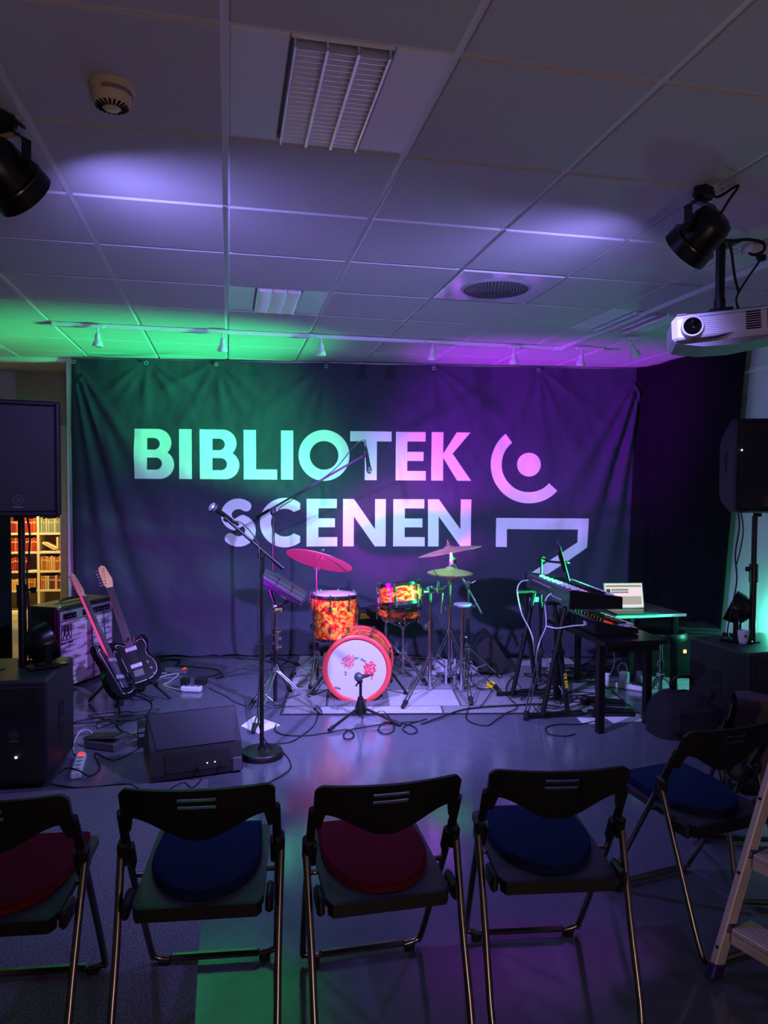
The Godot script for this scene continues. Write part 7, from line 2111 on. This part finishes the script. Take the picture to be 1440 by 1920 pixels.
	cable("black cable hanging in a wide loop before the rug on the right", [Vector3(1.64, 0.02, -4.798), Vector3(1.553, 0.01, -4.607), Vector3(1.569, 0.006, -4.482), Vector3(1.644, 0.006, -4.435), Vector3(1.729, 0.01, -4.516), Vector3(1.831, 0.02, -4.602), Vector3(1.969, 0.02, -4.733), Vector3(2.001, 0.02, -4.991), Vector3(2.1, 0.02, -5.265), Vector3(2.252, 0.02, -5.51)])
	cable("black cable beside the yellow tape on the rug", [Vector3(1.976, 0.02, -5.737), Vector3(1.883, 0.02, -5.465), Vector3(1.862, 0.02, -5.205), Vector3(1.937, 0.03, -5.154), Vector3(1.752, 0.02, -4.839), Vector3(1.675, 0.02, -4.753)], 0.0038)
	cable("black cable coiled on the rug under the tablet stand", [Vector3(2.207, 0.02, -4.91), Vector3(2.299, 0.02, -4.838), Vector3(2.335, 0.02, -4.726), Vector3(2.228, 0.02, -4.646), Vector3(2.14, 0.02, -4.688), Vector3(2.124, 0.02, -4.617), Vector3(2.204, 0.02, -4.553), Vector3(2.308, 0.02, -4.605)])
	cable("black cable looping on the bare floor before the keyboard stand", [Vector3(2.379, 0.006, -4.378), Vector3(2.234, 0.006, -4.341), Vector3(2.107, 0.006, -4.366), Vector3(1.997, 0.006, -4.323), Vector3(1.965, 0.006, -4.205), Vector3(2.046, 0.006, -4.149), Vector3(2.123, 0.006, -4.174)])
	cable("white cable drooping from the upper synthesizer to the floor", [Vector3(2.128, 0.875, -4.944), Vector3(2.055, 0.866, -4.908), Vector3(2.013, 0.804, -4.864), Vector3(2.043, 0.652, -4.852), Vector3(2.098, 0.538, -4.836), Vector3(2.128, 0.425, -4.826), Vector3(2.469, 0.02, -5.572)], 0.0055, pale)
	cable("pair of pale cables hanging down beside the tablet stand", [Vector3(2.163, 0.834, -4.526), Vector3(2.114, 0.834, -4.537), Vector3(2.079, 0.776, -4.542), Vector3(2.086, 0.626, -4.535), Vector3(2.068, 0.515, -4.586), Vector3(2.084, 0.383, -4.68), Vector3(2.422, 0.02, -5.444)], 0.0045, pale)
	cable("purple-lit cable slung sideways below the lower synthesizer", [Vector3(2.086, 0.619, -4.535), Vector3(2.137, 0.615, -4.473), Vector3(2.201, 0.639, -4.409), Vector3(2.263, 0.656, -4.345)], 0.005, pale)
	cable("pale cable from the long white strip up to its adapter", [Vector3(2.987, 0.1, -5.156), Vector3(2.815, 0.219, -4.877), Vector3(2.842, 0.255, -4.872), Vector3(2.877, 0.235, -4.864), Vector3(3.134, 0.04, -5.263)], 0.004, pale)
	cable("pale cable dropping behind the black table to the long strip", [Vector3(2.652, 0.503, -4.717), Vector3(2.726, 0.387, -4.799), Vector3(2.792, 0.266, -4.883), Vector3(3.046, 0.04, -5.382), Vector3(2.895, 0.05, -5.204)], 0.004, pale)
	cable("white cable arching over the white board by the right wall", [Vector3(3.21, 0.03, -4.821), Vector3(3.216, 0.095, -4.786), Vector3(3.247, 0.099, -4.78), Vector3(3.298, 0.03, -4.833)], 0.004, pale)
	var rng := RandomNumberGenerator.new()
	rng.seed = 99
	var nests := [[2.62, -5.35, 0.35, "tangled black cable on the floor between the keyboard stand and the banner, on the left"], [2.85, -5.5, 0.3, "tangled black cable on the floor behind the long white strip"], [2.45, -4.85, 0.25, "tangled black cable on the rug under the keyboard stand"], [2.95, -5.6, 0.35, "tangled black cable close to the banner foot behind the laptop table"], [1.6, -6.1, 0.35, "tangled black cable behind the hi-hat stand"], [2.2, -5.0, 0.2, "tangled black cable on the rug corner beside the tablet stand"], [-0.75, -5.0, 0.3, "tangled black cable on the floor below the nearer guitar"]]
	for e in nests:
		var p := []
		for k in 16:
			p.append(Vector3(e[0] + rng.randf_range(-1, 1) * e[2], 0.012 + 0.012 * (k % 3), e[1] + rng.randf_range(-1, 1) * e[2] * 0.6))
		cable(e[3], p, 0.0042)
